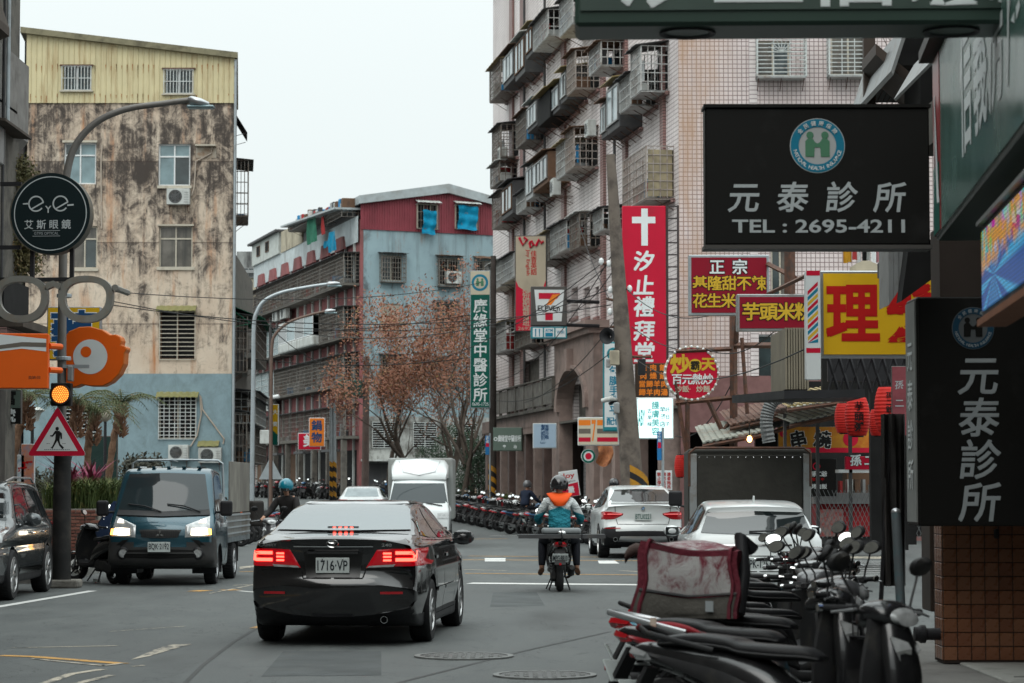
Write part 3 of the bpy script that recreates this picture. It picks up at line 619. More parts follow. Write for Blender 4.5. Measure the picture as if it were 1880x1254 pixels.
TILE = tiles('pale_pink_tiles', (.78, .72, .705), (.7, .635, .625), (.33, .27, .27), .26, .13, .014, (.3, .25, .24), .55)
TILEF = tiles('pale_pink_tiles_front', (.7, .615, .605), (.67, .585, .57), (.22, .16, .155), .135, .135, .012, (.38, .3, .28), .5, (.4, 1.9))
TILER = tiles('brown_red_tiles', (.33, .2, .185), (.28, .16, .15), (.07, .045, .04), .24, .09, .012, (.1, .07, .06), .6)
BRS = mat('brown_stone_cladding', (.12, .08, .07), .5, var=.2, dirt=(.07, .05, .045), da=.5, ds=1.3, streak=.4)
BRSL = mat('beige_stone_cladding', (.27, .2, .175), .6, var=.15, dirt=(.13, .1, .09), da=.5, ds=1.3)
TC = frame(-.87, 110, 4.96, 71.5); RTC = TR(TC.translation)
rC = thing('apartment_building', 'tall pink tiled apartment block covered in caged balconies on the street corner', 'building', TC.translation)
CS = Fac(rC, RTC, TC); LC = (Vector((-.87, 110)) - Vector((4.96, 71.5))).length; HC = 24.5
def c5(zx, zy): return 880 + zx / 2.986, zy / 2.986
def c6(zx, zy): return 880 + zx * .3986, 400 + zy * .3987
z2 = CS.h(*c6(340, 870))[1]
arch = [c6(375, 690), c6(520, 1250)]
# portal geometry in local x
pa = CS.h(1034, 700, .35)[0]; pb = CS.h(1083, 700, .35)[0]; pz = CS.h(1060, 676, .35)[1]; ps = CS.h(1083, 735, .35)[1]
arc_holes = []
for a, b in ((1049, 1061), (1071, 1083), (1093, 1100)):
    q = CS.rect(a, 530, b, 585); arc_holes.append((q[0], q[1], q[3] + .1, q[2] + .1))
q = CS.rect(962, 655, 990, 699); arc_holes.append((q[0], q[1], q[3], q[2]))
CS.wall(0, LC, 3.9, HC, arc_holes + [(pa, pb, 3.9, pz - .5)], TILE, rev=.3)
for h in arc_holes: CS.put(MB().box(h[0] - .05, h[1] + .05, .27, .29, h[2], h[3]), 'window', WGLASS); CS.put(MB().box(h[0] - .12, h[1] + .12, -.08, .0, h[2] - .12, h[2] - .01), 'window_ledge', TILER)
for zx in (183, 243, 470, 686, 808, 1015):
    a = CS.h(880 + (zx - 9) / 2.986, 300)[0]; b = CS.h(880 + (zx + 9) / 2.986, 300)[0]; CS.put(MB().box(a, b, -.1, -.002, 4.2, HC), 'pilaster', TILER)
mb = MB()
for zx in (262, 375, 760): x = CS.h(880 + zx / 2.986, 300)[0]; mb.cyl((x, -.12, 4), (x, -.12, HC), .055, n=6)
CS.put(mb, 'downpipe', DGREY)
TCF = frame(4.96, 71.5, 24, 71.5); CF = Fac(rC, RTC, TCF); z5 = CF.h(1300, 690)[1]
fh = [CF.rect(1388, 75, 1450, 140), CF.rect(1385, 614, 1450, 700), CF.rect(1415, 455, 1450, 562), CF.rect(1525, 60, 1590, 138), CF.rect(1400, 240, 1460, 330)]
fh = [(h[0], h[1], h[3], h[2]) for h in fh]
CF.wall(0, 19, z5, HC, fh, TILEF, rev=.2); CF.wall(0, 19, 0, z5, [(.3, 1.6, .1, 3.2), (2.2, 5, .1, 3.2), (5.5, 9, .1, 3.2)], mat('red_brown_wall', (.2, .105, .1), .8, var=.15, dirt=(.12, .06, .055), da=.5, ds=1.4), rev=1.5)
for h in fh: CF.window(h[0], h[1], h[2], h[3], WHITE if h is fh[1] else FCR, (WGLASS, WGLASS2), 2, .0, y=.08)
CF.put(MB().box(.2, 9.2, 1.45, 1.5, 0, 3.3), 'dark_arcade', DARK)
for x0, y0, x1, y1 in ((1390, 66, 1480, 140), (1522, 62, 1592, 138)):
    q = CF.rect(x0, y0, x1, y1, .5); c_ = CF.cage(q[0], q[1], q[3], q[2], .55, WBARS, pv=.42, ph=.12, roof=None, clutter=.3)
q = CF.rect(1420, 66, 1450, 96, .56); mb = MB()
for k in range(9): a = pi * k / 8; mb.cyl(((q[0] + q[1]) / 2, -.58, q[3]), ((q[0] + q[1]) / 2 + .42 * cos(a), -.58, q[3] + .42 * sin(a)), .012, n=4)
CF.put(mb, 'fan_shaped_bars', WBARS)
CF.put(MB().box(7.2, 7.3, -.1, 0, 4.9, HC), 'pilaster', TILER)
for x in (2.1, 7.0): CF.put(MB().box(x, x + .25, -.02, -.002, z5, HC), 'tile_band', TILER if x > 3 else TILE)
g = MB().prism([(.05, .3, 0), (LC, .3, 0), (LC + 10, 8, 0), (5, 16, 0)], (0, 0, HC)); g.v = [(x, y, z) for x, y, z in g.v]
mb = MB(); cs = [(-.6, 109.5), (5.2, 71.9), (24, 71.9), (24, 110)]; mb.prism([(x + .87, y - 110, 3.9) for x, y in cs], (0, 0, HC - 3.9)); mb.build('core_walls', DCONC, rC)
# roof-level boxes at the far end
q = CS.rect(917, 13, 938, 90); CS.put(MB().box(0, q[1], -.2, 3, HC - .4, q[2] + .0) if q[2] > HC - .4 else MB().box(0, q[1], -.2, 3, HC - .4, HC + .3), 'roof_parapet', TILE)
# caged balconies: (front far zx, front near zx, top zy, bottom zy, style)  measured in the photograph
EX = [(58, 118, 320, 495, 'k'), (133, 190, 245, 430, 'g'), (198, 250, 175, 395, 's'), (258, 294, 120, 290, 's'), (297, 378, 50, 190, 'c'), (440, 512, -60, 125, 'c'),
      (72, 120, 680, 855, 'k'), (62, 112, 880, 990, 'k'), (203, 256, 600, 765, 'b'), (264, 318, 530, 685, 'g'), (322, 388, 480, 640, 'd'), (392, 440, 440, 600, 'g'),
      (447, 480, 370, 545, 'g'), (482, 528, 275, 480, 'r'), (605, 668, 225, 355, 'c'), (770, 830, 400, 572, 'c'), (832, 886, 250, 495, 'c'), (668, 700, 545, 745, 'g'), (702, 768, 425, 695, 'g'),
      (72, 122, 1045, 1220, 'k'), (124, 182, 985, 1170, 's'), (205, 255, 1040, 1135, 'c'), (257, 293, 890, 1080, 'g2'), (295, 376, 825, 1000, 'bx'), (424, 472, 770, 950, 'c'), (474, 520, 700, 910, 'r'), (787, 915, 800, 1085, 'cl')]
EX6 = [(46, 100, 190, 310, 'c'), (104, 160, 160, 270, 'c'), (268, 325, 60, 190, 'b'), (330, 366, 30, 160, 'c'), (370, 402, 10, 140, 'c'), (418, 462, -25, 130, 'b'), (526, 570, -45, 50, 'c'), (60, 122, 475, 605, 'c'), (165, 240, 500, 575, 'b')]
PGL = mat('pale_glazing', (.3, .36, .38), .2, var=.3, vs=1.5)
LBAR = mat('steel_cage_bars', (.44, .45, .44), .5, .3, dirt=(.14, .09, .06), da=.5, ds=4); BEIGE = mat('beige_cage_bars', (.34, .3, .27), .6, .2, dirt=(.16, .1, .07), da=.5, ds=5); YPL = mat('yellowed_plastic_roof', (.3, .23, .1), .5, var=.3, dirt=(.15, .12, .08), da=.5, ds=3)
for lst, cv in ((EX, c5), (EX6, c6)):
    for zx0, zx1, y0, y1, st in lst:
        dp = .85 if cv is c5 and zx1 > 290 and st != 'g' else .75
        a = CS.h(*cv(zx0, y0), dp)[0]; (b, zt) = CS.h(*cv(zx1, y0), dp); zb_ = CS.h(*cv(zx1, y1), dp)[1]
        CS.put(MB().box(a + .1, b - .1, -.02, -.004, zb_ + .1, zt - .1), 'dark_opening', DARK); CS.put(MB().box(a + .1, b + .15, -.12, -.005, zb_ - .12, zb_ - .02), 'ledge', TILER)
        rf = RN.choice([DGREY, BROWNW, YPL, DWHITE, DGREY])
        if st in 'crbk' and st != 'bx' or st == 'cl':
            CS.cage(a, b, zb_, zt, dp, {'c': LBAR, 'r': BEIGE, 'b': BARS, 'k': BARS, 'cl': BEIGE}[st], pv=.2 if st != 'k' else .25, ph=.28, roof=rf if st != 'cl' else None, clutter=1.3)
            if st == 'cl': CS.put(MB().box(b - .02, b - .01, -dp + .05, -.05, zb_ + .05, zt - .1), 'glazed_side', mat('yellowed_glass', (.24, .2, .12), .3, var=.4, vs=3))
        else:
            sm = {'g': GREY, 'g2': GREY, 's': DGREY, 'd': DARK, 'bx': BROWNW}[st]
            CS.put(MB().box(a, b, -dp, -.01, zb_, zt), 'enclosed_balcony', sm if st != 'g' else DGREY, bev=.02)
            if st in ('g', 'g2', 'bx', 's'):
                CS.window(a + .08, b - .08, zb_ + (zt - zb_) * .15, zt - .15, GREY if st != 's' else BROWNW, (PGL, WGLASS, PGL), max(2, int((b - a) / .8)), 0, y=-dp - .06)
            mb = MB().prism([(a - .1, 0, zt + .2), (a - .1, -dp - .25, zt + .03), (a - .1, -dp - .25, zt), (a - .1, 0, zt + .16)], (b - a + .2, 0, 0)); CS.put(mb, 'awning', rf)
            mb = MB()
            for i in range(3): x = a + .1 + i * (b - a - .2) / 2; mb.cyl((x, -dp * .7, zb_), (x, 0, zb_ - .35), .015, n=4)
            CS.put(mb, 'bracket', RUST)
for zx, zy, s in ((400, 1060, .9), (108, 870, .8), (590, 735, .8)):
    b, z = CS.h(*c5(zx, zy), .8); CS.ac(b - .8 * s, b, z - .05, z + .65 * s, y=-.45)
# laundry and clutter hanging at the cages
for zx, zy, m in ((545, 790, BLUECL), (500, 800, REDCL), (905, 330, WHITE), (290, 900, GREENCL)):
    b, z = CS.h(*c5(zx, zy), .5); CS.put(MB().grid(lambda u, v: (b - .5 * u, -.5 - .05 * sin(u * 9), z - .8 * v), 5, 3), 'laundry', m)
# balustrade, portal and arcade
q = CS.rect(908, 690, 1019, 747, .5); zt = CS.h(1019, 690, .5)[1]; zb_ = CS.h(1019, 745, .5)[1]
nb = 7
for i in range(nb):
    a = q[0] + (q[1] - q[0]) * i / nb; b = q[0] + (q[1] - q[0]) * (i + 1) / nb
    CS.put(MB().box(a + .05, b - .05, -.6, -.56, zb_ + .1, zt - .1), 'balcony_panel', mat('grey_balcony_panel', (.16, .15, .135), .6, var=.25, dirt=(.07, .06, .05), da=.5, ds=2))
    CS.put(MB().box(b - .06, b + .06, -.63, -.5, zb_, zt), 'balcony_post', DCONC)
CS.put(MB().box(q[0], q[1], -.66, -.02, zb_ - .12, zb_), 'balcony_floor', DCONC); CS.put(MB().box(q[0], q[1], -.66, -.52, zt - .06, zt), 'handrail', DCONC)
mb = MB(); x0 = pa - 1.1; x1 = pb + 1.5; cx = (pa + pb) / 2; rr = (pb - pa) / 2; pts = []
n = 16
for i in range(n + 1):
    a = pi - pi * i / n; pts.append((cx + rr * cos(a), ps + (pz - ps) * sin(a)))
zc = pz + 1.2
for i in range(n): mb.prism([(pts[i][0], -.5, pts[i][1]), (pts[i + 1][0], -.5, pts[i + 1][1]), (pts[i + 1][0], -.5, zc), (pts[i][0], -.5, zc)], (0, .5, 0))
mb.box(x0, pa, -.5, 0, 0, zc); mb.box(pb, x1, -.5, 0, 0, zc); CS.put(mb, 'portal_wall', BRSL)
mb = MB()
for i in range(n):
    o = [(cx + (p[0] - cx) * 1.16, ps + (p[1] - ps) * 1.1) for p in (pts[i], pts[i + 1])]; mb.prism([(pts[i][0], -.62, pts[i][1]), (pts[i + 1][0], -.62, pts[i + 1][1]), (o[1][0], -.62, o[1][1]), (o[0][0], -.62, o[0][1])], (0, .14, 0))
mb.box(pa - .5, pa, -.62, -.5, ps - .25, ps); mb.box(pb, pb + .5, -.62, -.5, ps - .25, ps); CS.put(mb, 'arch_moulding', BRSL)
CS.put(MB().box(cx - .25, cx + .25, -.75, -.5, pz - .1, pz + .7), 'keystone', BRSL)
CS.put(MB().box(x0 - .3, x1 + .3, -.85, .0, zc, zc + .25).box(x0 - .15, x1 + .15, -.7, 0, zc - .18, zc), 'cornice', BRSL)
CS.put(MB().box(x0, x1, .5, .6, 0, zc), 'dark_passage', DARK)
for k in range(9):
    x = 1 + k * (x0 - 1.6) / 8; CS.put(MB().box(x - .22, x + .22, -.45, -.05, 0, 4.0), 'pillar', BRS if k % 2 else BRSL)
CS.put(MB().box(0, x0, -.5, 0, 3.7, zb_ - .12), 'lintel', BRSL)
for x in (x1 + 1.4, x1 + 3.5, x1 + 5.4, LC - .5):
    if x < LC: CS.put(MB().box(x - .3, x + .3, -.5, .2, 0, 4.2), 'pillar', BRSL)
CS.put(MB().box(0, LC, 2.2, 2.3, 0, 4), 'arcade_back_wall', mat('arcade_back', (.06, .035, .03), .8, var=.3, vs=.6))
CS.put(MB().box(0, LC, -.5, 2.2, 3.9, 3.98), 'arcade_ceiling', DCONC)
q = CS.rect(1000, 790, 1023, 893, -.1); CS.put(MB().box(q[0] - 1.2, q[1], .3, .4, 0, 3.2), 'shop_door', mat('dark_teal_door', (.02, .04, .045), .3, var=.3, vs=1))
q = CS.rect(1075, 800, 1092, 890, -.2); mb = MB()
for k in range(22): mb.box(q[0] - .4, q[1] + .6, .2, .24 + .03 * (k % 2), .15 * k, .15 * k + .14)
CS.put(mb, 'roller_shutter', mat('grey_shutter', (.2, .2, .2), .5, .3, dirt=(.1, .09, .08), da=.4, ds=3))
CS.put(MB().box(0, .3, .1, 6, 0, HC), 'end_wall', TILE)
# pale block far behind between the two apartment blocks on the left
TD = frameg(*P(425, 900, 195).xy, *P(500, 900, 195).xy); rD = thing('apartment_building', 'cream apartment block far down the street behind the balconied flank', 'building', TD.translation); D = Fac(rD, TR(TD.translation), TD)
zt = D.h(450, 500)[1]; wd = D.h(500, 600)[0]; D.put(MB().box(0, wd, 0, 10, 0, zt), 'wall', CREAM); D.put(MB().box(.3, wd, -.1, 9, zt, D.h(450, 462)[1]), 'upper_wall', mat('black_stained_wall', (.3, .31, .3), .9, dirt=(.06, .06, .06), da=.8, ds=1, streak=.2))
q = D.rect(437, 492, 476, 510); D.window(q[0], q[1], q[3], q[2], GREY, (WGLASS,), 4, 0, y=-.2); D.put(MB().box(0, wd, -.5, 0, zt - .1, zt + .15), 'ledge', GREY)
for y in (560, 640, 720):
    for x in (432, 466): q = D.rect(x, y, x + 18, y + 34); D.window(q[0], q[1], q[3], q[2], FCR, (WGLASS, WGLASS2), 2, 0, y=-.1)
# narrow block with caged bays just past the stained block
TE = frameg(-12.0, 104, -12.9, 120); rE = thing('apartment_building', 'narrow old block with rusty caged bays and curved green canopy behind lamp post', 'building', TE.translation); E_ = Fac(rE, TR(TE.translation), TE)
zt = E_.h(430, 462)[1]; LE = 16
E_.put(MB().box(0, LE, 0, 3.2, 0, zt), 'wall', DCONC)
for y0, y1, m in ((590, 665, BARS), (725, 780, WBARS), (790, 850, BARS)):
    z0 = E_.h(440, y1)[1]; z1 = E_.h(440, y0)[1]; E_.cage(1, 11, z0, z1, .9, m, pv=.35, ph=.35, clutter=1)
E_.awning(.5, 11.5, E_.h(440, 575)[1], 1.3, .5, GREENCL, rib=.6); E_.awning(.5, 11.5, E_.h(440, 720)[1], 1.2, .5, DGREY, rib=.6)
# wall of far houses closing the street beyond the trees
TF = frameg(-14, 215, 26, 215); rF = thing('distant_building', 'grey row of houses closing the street behind the bare trees', 'building', TF.translation); FF = Fac(rF, TR(TF.translation), TF)
FF.wall(0, 40, 0, 9, [(2 + 3 * i, 3.6 + 3 * i, a, a + 1.5) for i in range(12) for a in (1, 4, 7)], mat('far_grey_wall', (.3, .29, .27), .9, dirt=(.12, .11, .1), da=.6, ds=.5)); FF.put(MB().box(0, 40, .18, 8, 0, 9), 'core_walls', DGREY)
# ------------------------------------------------ building over the arcade on the right, and the block on the left edge
rG = thing('arcade_building', 'dark arcade building on the right carrying the clinic signs', 'building', (3.6, -8, 0))
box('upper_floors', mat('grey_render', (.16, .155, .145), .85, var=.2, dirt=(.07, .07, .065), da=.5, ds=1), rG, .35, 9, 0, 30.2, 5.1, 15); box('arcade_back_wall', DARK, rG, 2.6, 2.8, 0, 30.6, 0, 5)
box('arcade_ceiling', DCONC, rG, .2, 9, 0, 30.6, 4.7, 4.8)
box('end_wall', mat('dark_end_wall', (.035, .03, .028), .8, var=.3, dirt=(.07, .05, .04), da=.3, ds=3), rG, .95, 2.6, 33.0, 33.1, 0.14, 5)
box('fascia_beam', DCONC, rG, .22, .5, 0, 30.3, 4.8, 5.1)
rH = thing('corner_building', 'grey building at the left edge with overhanging balcony slabs and a tall grey pipe', 'building', (-9.72, 45, 0))
MB().prism([(-8, -50, 0), (-.02, -50, 0), (-.02, 2.4, 0), (-8, 2.4, 0)], (0, 0, 16)).build('core_walls', DCONC, rH)
H1 = mat('brown_overhang', (.075, .06, .05), .85, var=.2, dirt=(.04, .035, .03), da=.5, ds=1.5); H2_ = mat('grey_render_light', (.2, .19, .18), .85, var=.15, dirt=(.1, .09, .08), da=.5, ds=2)
def hz(py, Y=46): return P(0, py, Y).z
MB().prism([(-.5, -.02, hz(115)), (.28, -.02, hz(85)), (.28, -.02, hz(70)), (-.2, -.02, hz(-60)), (-1.6, -.02, hz(-60)), (-1.6, -.02, hz(125))], (0, -16, 0)).build('balcony_overhang', H1, rH)
MB().prism([(-.5, 0, hz(290)), (.05, 0, hz(235)), (.05, 0, hz(90)), (-.5, 0, hz(90))], (0, 3, 0)).build('slanted_pier', H2_, rH); MB().box(-.6, .0, -.1, -.02, hz(165), hz(92)).build('tiled_parapet', TILER, rH)
MB().cyl((.2, .3, hz(235)), (.2, .3, hz(-80)), .04, n=8).build('downpipe', GALV, rH); MB().cyl((.08, .5, hz(600)), (.08, .5, hz(-80)), .03, n=8).build('downpipe', DGREY, rH)
for y0, y1, w_, m in ((180, 192, .05, GREY), (232, 240, .35, H1)): MB().prism([(-1.8, -.6, hz(y0) + .12), (w_, -.6, hz(y1)), (w_, -.6, hz(y1) - .05), (-1.8, -.6, hz(y0) + .05)], (0, 2.5, 0)).build('awning', m, rH)
MB().box(-1.8, .1, -.4, .6, hz(310), hz(242)).build('balcony_box', GREY, rH, bev=.02); MB().box(-.45, -.05, -.42, -.4, hz(300), hz(248)).build('window', WGLASS, rH); MB().box(-.06, .0, -.44, -.4, hz(310), hz(242)).build('window_post', WHITE, rH); MB().box(-1.3, -.5, -.9, -.42, hz(310), hz(286)).build('air_conditioner', DWHITE, rH, bev=.02)
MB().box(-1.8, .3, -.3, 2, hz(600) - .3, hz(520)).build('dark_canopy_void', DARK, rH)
for k, (y0, m) in enumerate(((595, H1), (610, TILER))): MB().box(-1.8, .7 - k * .3, -.5, 3, hz(y0 + 14), hz(y0)).build('lower_ledge', m, rH)
MB().box(-1.8, .25, -.3, .2, 0, hz(720)).build('shop_front', mat('dark_shopfront', (.05, .045, .04), .7, var=.4), rH); MB().box(-1.8, .3, -.5, .3, .14, 1.0).build('pale_low_wall', H2_, rH)

for (x0, y0, x1, y1, h, lab) in ((-30, -34, 34, -48, 17, 'grey apartment row closing the street behind the viewer'),):  # unseen apartment row added behind the camera to shade the horizon
    g = thing('apartment_building', lab, 'building', (x1, y0, 0)); TT = frame(x1, y0, x0, y0); f_ = Fac(g, TR(TT.translation), TT)  # never in view: block added behind the camera to darken horizon light and reflections
    f_.wall(0, x1 - x0, 0, h, [(1.5 + 4 * i, 3.5 + 4 * i, a, a + 1.6) for i in range(15) for a in (1, 4.2, 7.4, 10.6, 13.8)], H2_); f_.put(MB().box(0, x1 - x0, .18, 10, 0, h), 'core_walls', DARK)

TI = frameg(-34, 93, -18.3, 93); g = thing('apartment_building', 'grey rendered block partly seen at the left edge behind the palms', 'building', TI.translation); f_ = Fac(g, TR(TI.translation), TI)
f_.wall(0, 15.7, 0, 15, [(13.2, 14.6, a, a + 1.5) for a in (1, 4.2, 7.4, 10.6)], mat('dark_grey_render', (.1, .09, .085), .9, var=.3, dirt=(.05, .04, .04), da=.6, ds=1)); f_.put(MB().box(0, 15.7, .18, 10, 0, 15), 'core_walls', DGREY)
# ------------------------------------------------ vehicles
def cat(p, loop=True, step=.07, sharp=()):
    "Catmull-Rom through closed list of tuples, resampled; indices in sharp stay corners"
    n = len(p); out = []
    for i in range(n):
        a, b, c, d = p[i - 1], p[i], p[(i + 1) % n], p[(i + 2) % n]
        if i in sharp: a = b
        if (i + 1) % n in sharp: d = c
        k = max(1, int(math.dist(b[:2], c[:2]) / step))
        for j in range(k):
            t = j / k
            q = tuple(.5 * (2 * B_ + (C_ - A_) * t + (2 * A_ - 5 * B_ + 4 * C_ - D_) * t * t + (3 * B_ - A_ - 3 * C_ + D_) * t ** 3) for A_, B_, C_, D_ in zip(a, b, c, d))
            out.append(q)
    return out
def sstep(a, b, x):
    t = min(1, max(0, (x - a) / (b - a))); return t * t * (3 - 2 * t)
class Body:
    """side outline (x, z, edge radius, plan crown) inflated to a width that depends on height and length"""
    def __init__(s, prof, Wf, spine, arches=(), sharp=(), step=.07, K=14):
        pts = cat(prof, True, step, sharp); n = len(pts); A = []; nrm = []
        for i in range(n):
            a = pts[i - 1]; b = pts[(i + 1) % n]; dx, dz = b[0] - a[0], b[1] - a[1]; l = sqrt(dx * dx + dz * dz) or 1; nrm.append((-dz / l, dx / l))
        S = [0, .25, .5, .7, .83, .91, .96, .985, 1]; cols = [-q for q in S[:0:-1]] + S
        V = []; edge = []
        for i, p in enumerate(pts):
            r = max(.004, p[2]); c = p[3]; nx_, nz = nrm[i]; ex, ez = p[0] - nx_ * (c + r), p[1] - nz * (c + r); w_ = Wf(ex, ez); edge.append((ex, ez, w_))
            for q in cols:
                a = max(0, (abs(q) * w_ - (w_ - r)) / r); a = min(1, a); ins = c * q * q + r * (1 - sqrt(max(0, 1 - a * a)))
                yy = w_ * q
                V.append((p[0] - nx_ * ins, yy, p[1] - nz * ins))
        nc = len(cols); f = []
        for i in range(n):
            j = (i + 1) % n
            for k in range(nc - 1): f.append((i * nc + k, j * nc + k, j * nc + k + 1, i * nc + k + 1))
        base = len(V)
        for side in (-1, 1):
            prev = [i * nc + (nc - 1 if side > 0 else 0) for i in range(n)]
            for k in range(1, K + 1):
                q = k / K; cur = []
                for ex, ez, w_ in edge:
                    sx = min(max(ex, spine[0]), spine[1]); sz = spine[2]; x = ex + (sx - ex) * q; z = ez + (sz - ez) * q
                    V.append((x, side * Wf(x, z), z)); cur.append(len(V) - 1)
                for i in range(n):
                    j = (i + 1) % n; f.append((prev[i], prev[j], cur[j], cur[i]) if side > 0 else (prev[j], prev[i], cur[i], cur[j]))
                prev = cur
        b = bmesh.new(); bv = [b.verts.new(v) for v in V]
        for q in f:
            try: b.faces.new([bv[i] for i in q])
            except ValueError: pass
        bmesh.ops.remove_doubles(b, verts=b.verts, dist=.0015); bmesh.ops.recalc_face_normals(b, faces=b.faces)
        b.normal_update(); b.verts.ensure_lookup_table()
        for v_, fi in (): pass
        b.verts.index_update(); b.faces.ensure_lookup_table()
        s.bvh = BVHTree.FromBMesh(b)
        for ax, az, ar in arches:
            poly = [(ax + ar * cos(2 * pi * k / 20), az + ar * sin(2 * pi * k / 20)) for k in range(20)]
            for k in range(20):
                p0 = poly[k]; p1 = poly[(k + 1) % 20]; m_ = ((p0[0] + p1[0]) / 2 - ax, (p0[1] + p1[1]) / 2 - az)
                fs = [q for q in b.faces if (q.calc_center_median().x - ax) ** 2 + (q.calc_center_median().z - az) ** 2 < (ar + .2) ** 2]
                g = set(fs)
                for q in fs: g.update(q.edges); g.update(q.verts)
                bmesh.ops.bisect_plane(b, geom=list(g), dist=1e-5, plane_co=(p0[0], 0, p0[1]), plane_no=(m_[0], 0, m_[1]))
            dl = [q for q in b.faces if sqrt((q.calc_center_median().x - ax) ** 2 + (q.calc_center_median().z - az) ** 2) < ar * .985 and abs(q.calc_center_median().y) > .35]
            bmesh.ops.delete(b, geom=dl, context='FACES')
        s.bm = b; s.arches = arches; s.Wf = Wf
    def build(s, name, m, parent, under=BLACK, zu=.32, smooth=38, split=None):
        me = bpy.data.meshes.new(name); s.bm.to_mesh(me); me.materials.append(m); me.materials.append(under)
        for p in me.polygons:
            c = p.center
            if (p.normal.z < -.55 and c.z < .6) or c.z < zu: p.material_index = 1
        if split:
            for q in split[1:]: me.materials.append(q)
            for p in me.polygons:
                k = split[0](p.center, p.normal)
                if k is not None: p.material_index = k
        me.shade_smooth(); me.set_sharp_from_angle(angle=radians(smooth))
        o = bpy.data.objects.new(name, me); C.objects.link(o); o.parent = parent; s.parent = parent
        for ax, az, ar in s.arches:
            for sd in (-1, 1):
                w_ = s.Wf(ax, az + ar * .8)
                mb = MB(); n = 22; P0 = [(ax + ar * cos(a), az + ar * sin(a)) for a in [pi * (-.12 + 1.24 * k / n) for k in range(n + 1)]]
                for a, c in zip(P0, P0[1:]): mb.add([(a[0], sd * (w_ - .012), a[1]), (c[0], sd * (w_ - .012), c[1]), (c[0], sd * .45, c[1]), (a[0], sd * .45, a[1])], [(0, 1, 2, 3)])
                mb.add([(x, sd * .45, z) for x, z in P0], [tuple(range(n + 1))]); mb.build('wheel_arch', BLACK, parent)
        return o
    def proj(s, a, b, axis):
        if axis in ('+y', '-y'): sg = 1 if axis == '+y' else -1; o = Vector((a, sg * 3, b)); d = Vector((0, -sg, 0))
        elif axis == 'rear': o = Vector((-2, a, b)); d = Vector((1, 0, 0))
        elif axis == 'front': o = Vector((12, a, b)); d = Vector((-1, 0, 0))
        elif axis == 'top': o = Vector((a, b, 5)); d = Vector((0, 0, -1))
        h = s.bvh.ray_cast(o, d)
        if h[0] is None: h2 = s.bvh.find_nearest(o + d * (3 if 'y' in axis else 2)); return h2[0], h2[1]
        n = h[1]
        return h[0], (n if n.dot(d) < 0 else -n)
    def decal(s, top, bot, axis, m, name, off=.006, N=14, M=6, parent=None, label=None, lip=0):
        def rs(pl, t):
            L_ = [math.dist(p, q) for p, q in zip(pl, pl[1:])]; T_ = sum(L_) * t; i = 0
            while i < len(L_) - 1 and T_ > L_[i]: T_ -= L_[i]; i += 1
            f_ = T_ / L_[i] if L_[i] else 0; p, q = pl[i], pl[i + 1]; return (p[0] + (q[0] - p[0]) * f_, p[1] + (q[1] - p[1]) * f_)
        Q = []
        for i in range(N + 1):
            a = rs(top, i / N); b = rs(bot, i / N); Q.append([])
            for j in range(M + 1): t = j / M; Q[-1].append(s.proj(a[0] + (b[0] - a[0]) * t, a[1] + (b[1] - a[1]) * t, axis))
        V = []
        for i in range(N + 1):
            for j in range(M + 1):
                h, n0 = Q[i][j]; n = (Q[min(N, i + 2)][j][0] - Q[max(0, i - 2)][j][0]).cross(Q[i][min(M, j + 2)][0] - Q[i][max(0, j - 2)][0])
                n = n.normalized() if n.length > 1e-9 else n0
                if n.dot(n0) < 0: n = -n
                V.append(h + n * (off if not lip or (0 < i < N and 0 < j < M) else off - lip))
        mb = MB(); mb.add(V, [(i * (M + 1) + j, (i + 1) * (M + 1) + j, (i + 1) * (M + 1) + j + 1, i * (M + 1) + j + 1) for i in range(N) for j in range(M)])
        return mb.build(name, m, parent or s.parent, smooth=50, label=label)
    def quad(s, x0, x1, z0, z1, axis, m, name, **k): return s.decal([(x0, z1), (x1, z1)], [(x0, z0), (x1, z0)], axis, m, name, **k)
    def line(s, pts, axis, m=None, w=.012, name='panel_gap', off=.002, **k):
        mb = MB()
        for p, q in zip(pts, pts[1:]):
            n = max(1, int(math.dist(p, q) / .12)); d = Vector((q[0] - p[0], q[1] - p[1])).normalized(); o = Vector((-d.y, d.x)) * w / 2
            V = []
            for i in range(n + 1):
                a = p[0] + (q[0] - p[0]) * i / n; b = p[1] + (q[1] - p[1]) * i / n
                for sg in (-1, 1): h, nn = s.proj(a + sg * o.x, b + sg * o.y, axis); V.append(h + nn * off)
            mb.add(V, [(2 * i, 2 * i + 2, 2 * i + 3, 2 * i + 1) for i in range(n)])
        return mb.build(name, m or GAP, k.get('parent') or s.parent)
GAP = mat('panel_gap_black', (.004, .004, .004), .8, var=0)
def carpaint(key, col, metal=.0, rough=.25, dirt=None): return mat(key, col, rough, metal, var=.03, vs=2, coat=.8, dirt=dirt, da=.25, ds=2)
LRED = mat('tail_lamp_red', (.35, .005, .01), .08, var=.1, coat=.5)
LREDON = mat('lit_tail_lamp', (1, .07, .045), .2, var=0, emit=4.5); LREDGLOW = mat('glowing_red_lens', (.45, .002, .01), .12, var=.1, coat=.5, emit=.14)
LWON = mat('lit_headlamp', (1, .82, .6), .2, var=0, emit=4.5); LAMB = mat('amber_lens', (.8, .25, .02), .15, var=.1, coat=.5)
LAMBON = mat('lit_amber_lens', (1, .42, .08), .2, var=0, emit=4)
LCLEAR = mat('clear_lens', (.42, .43, .43), .08, .3, var=.3, vs=14, coat=.7)
PLATE = mat('licence_plate_white', (.5, .54, .53), .4, dirt=(.3, .28, .25), da=.2, ds=8); PLTXT = mat('plate_print_black', (.02, .025, .03), .5, var=0); PLG = mat('plate_print_green', (.01, .07, .06), .5, var=0)
RIMM = mat('alloy_rim', (.4, .4, .4), .3, .8, var=.1); RIMD = mat('dark_rim', (.03, .03, .03), .4, .3)
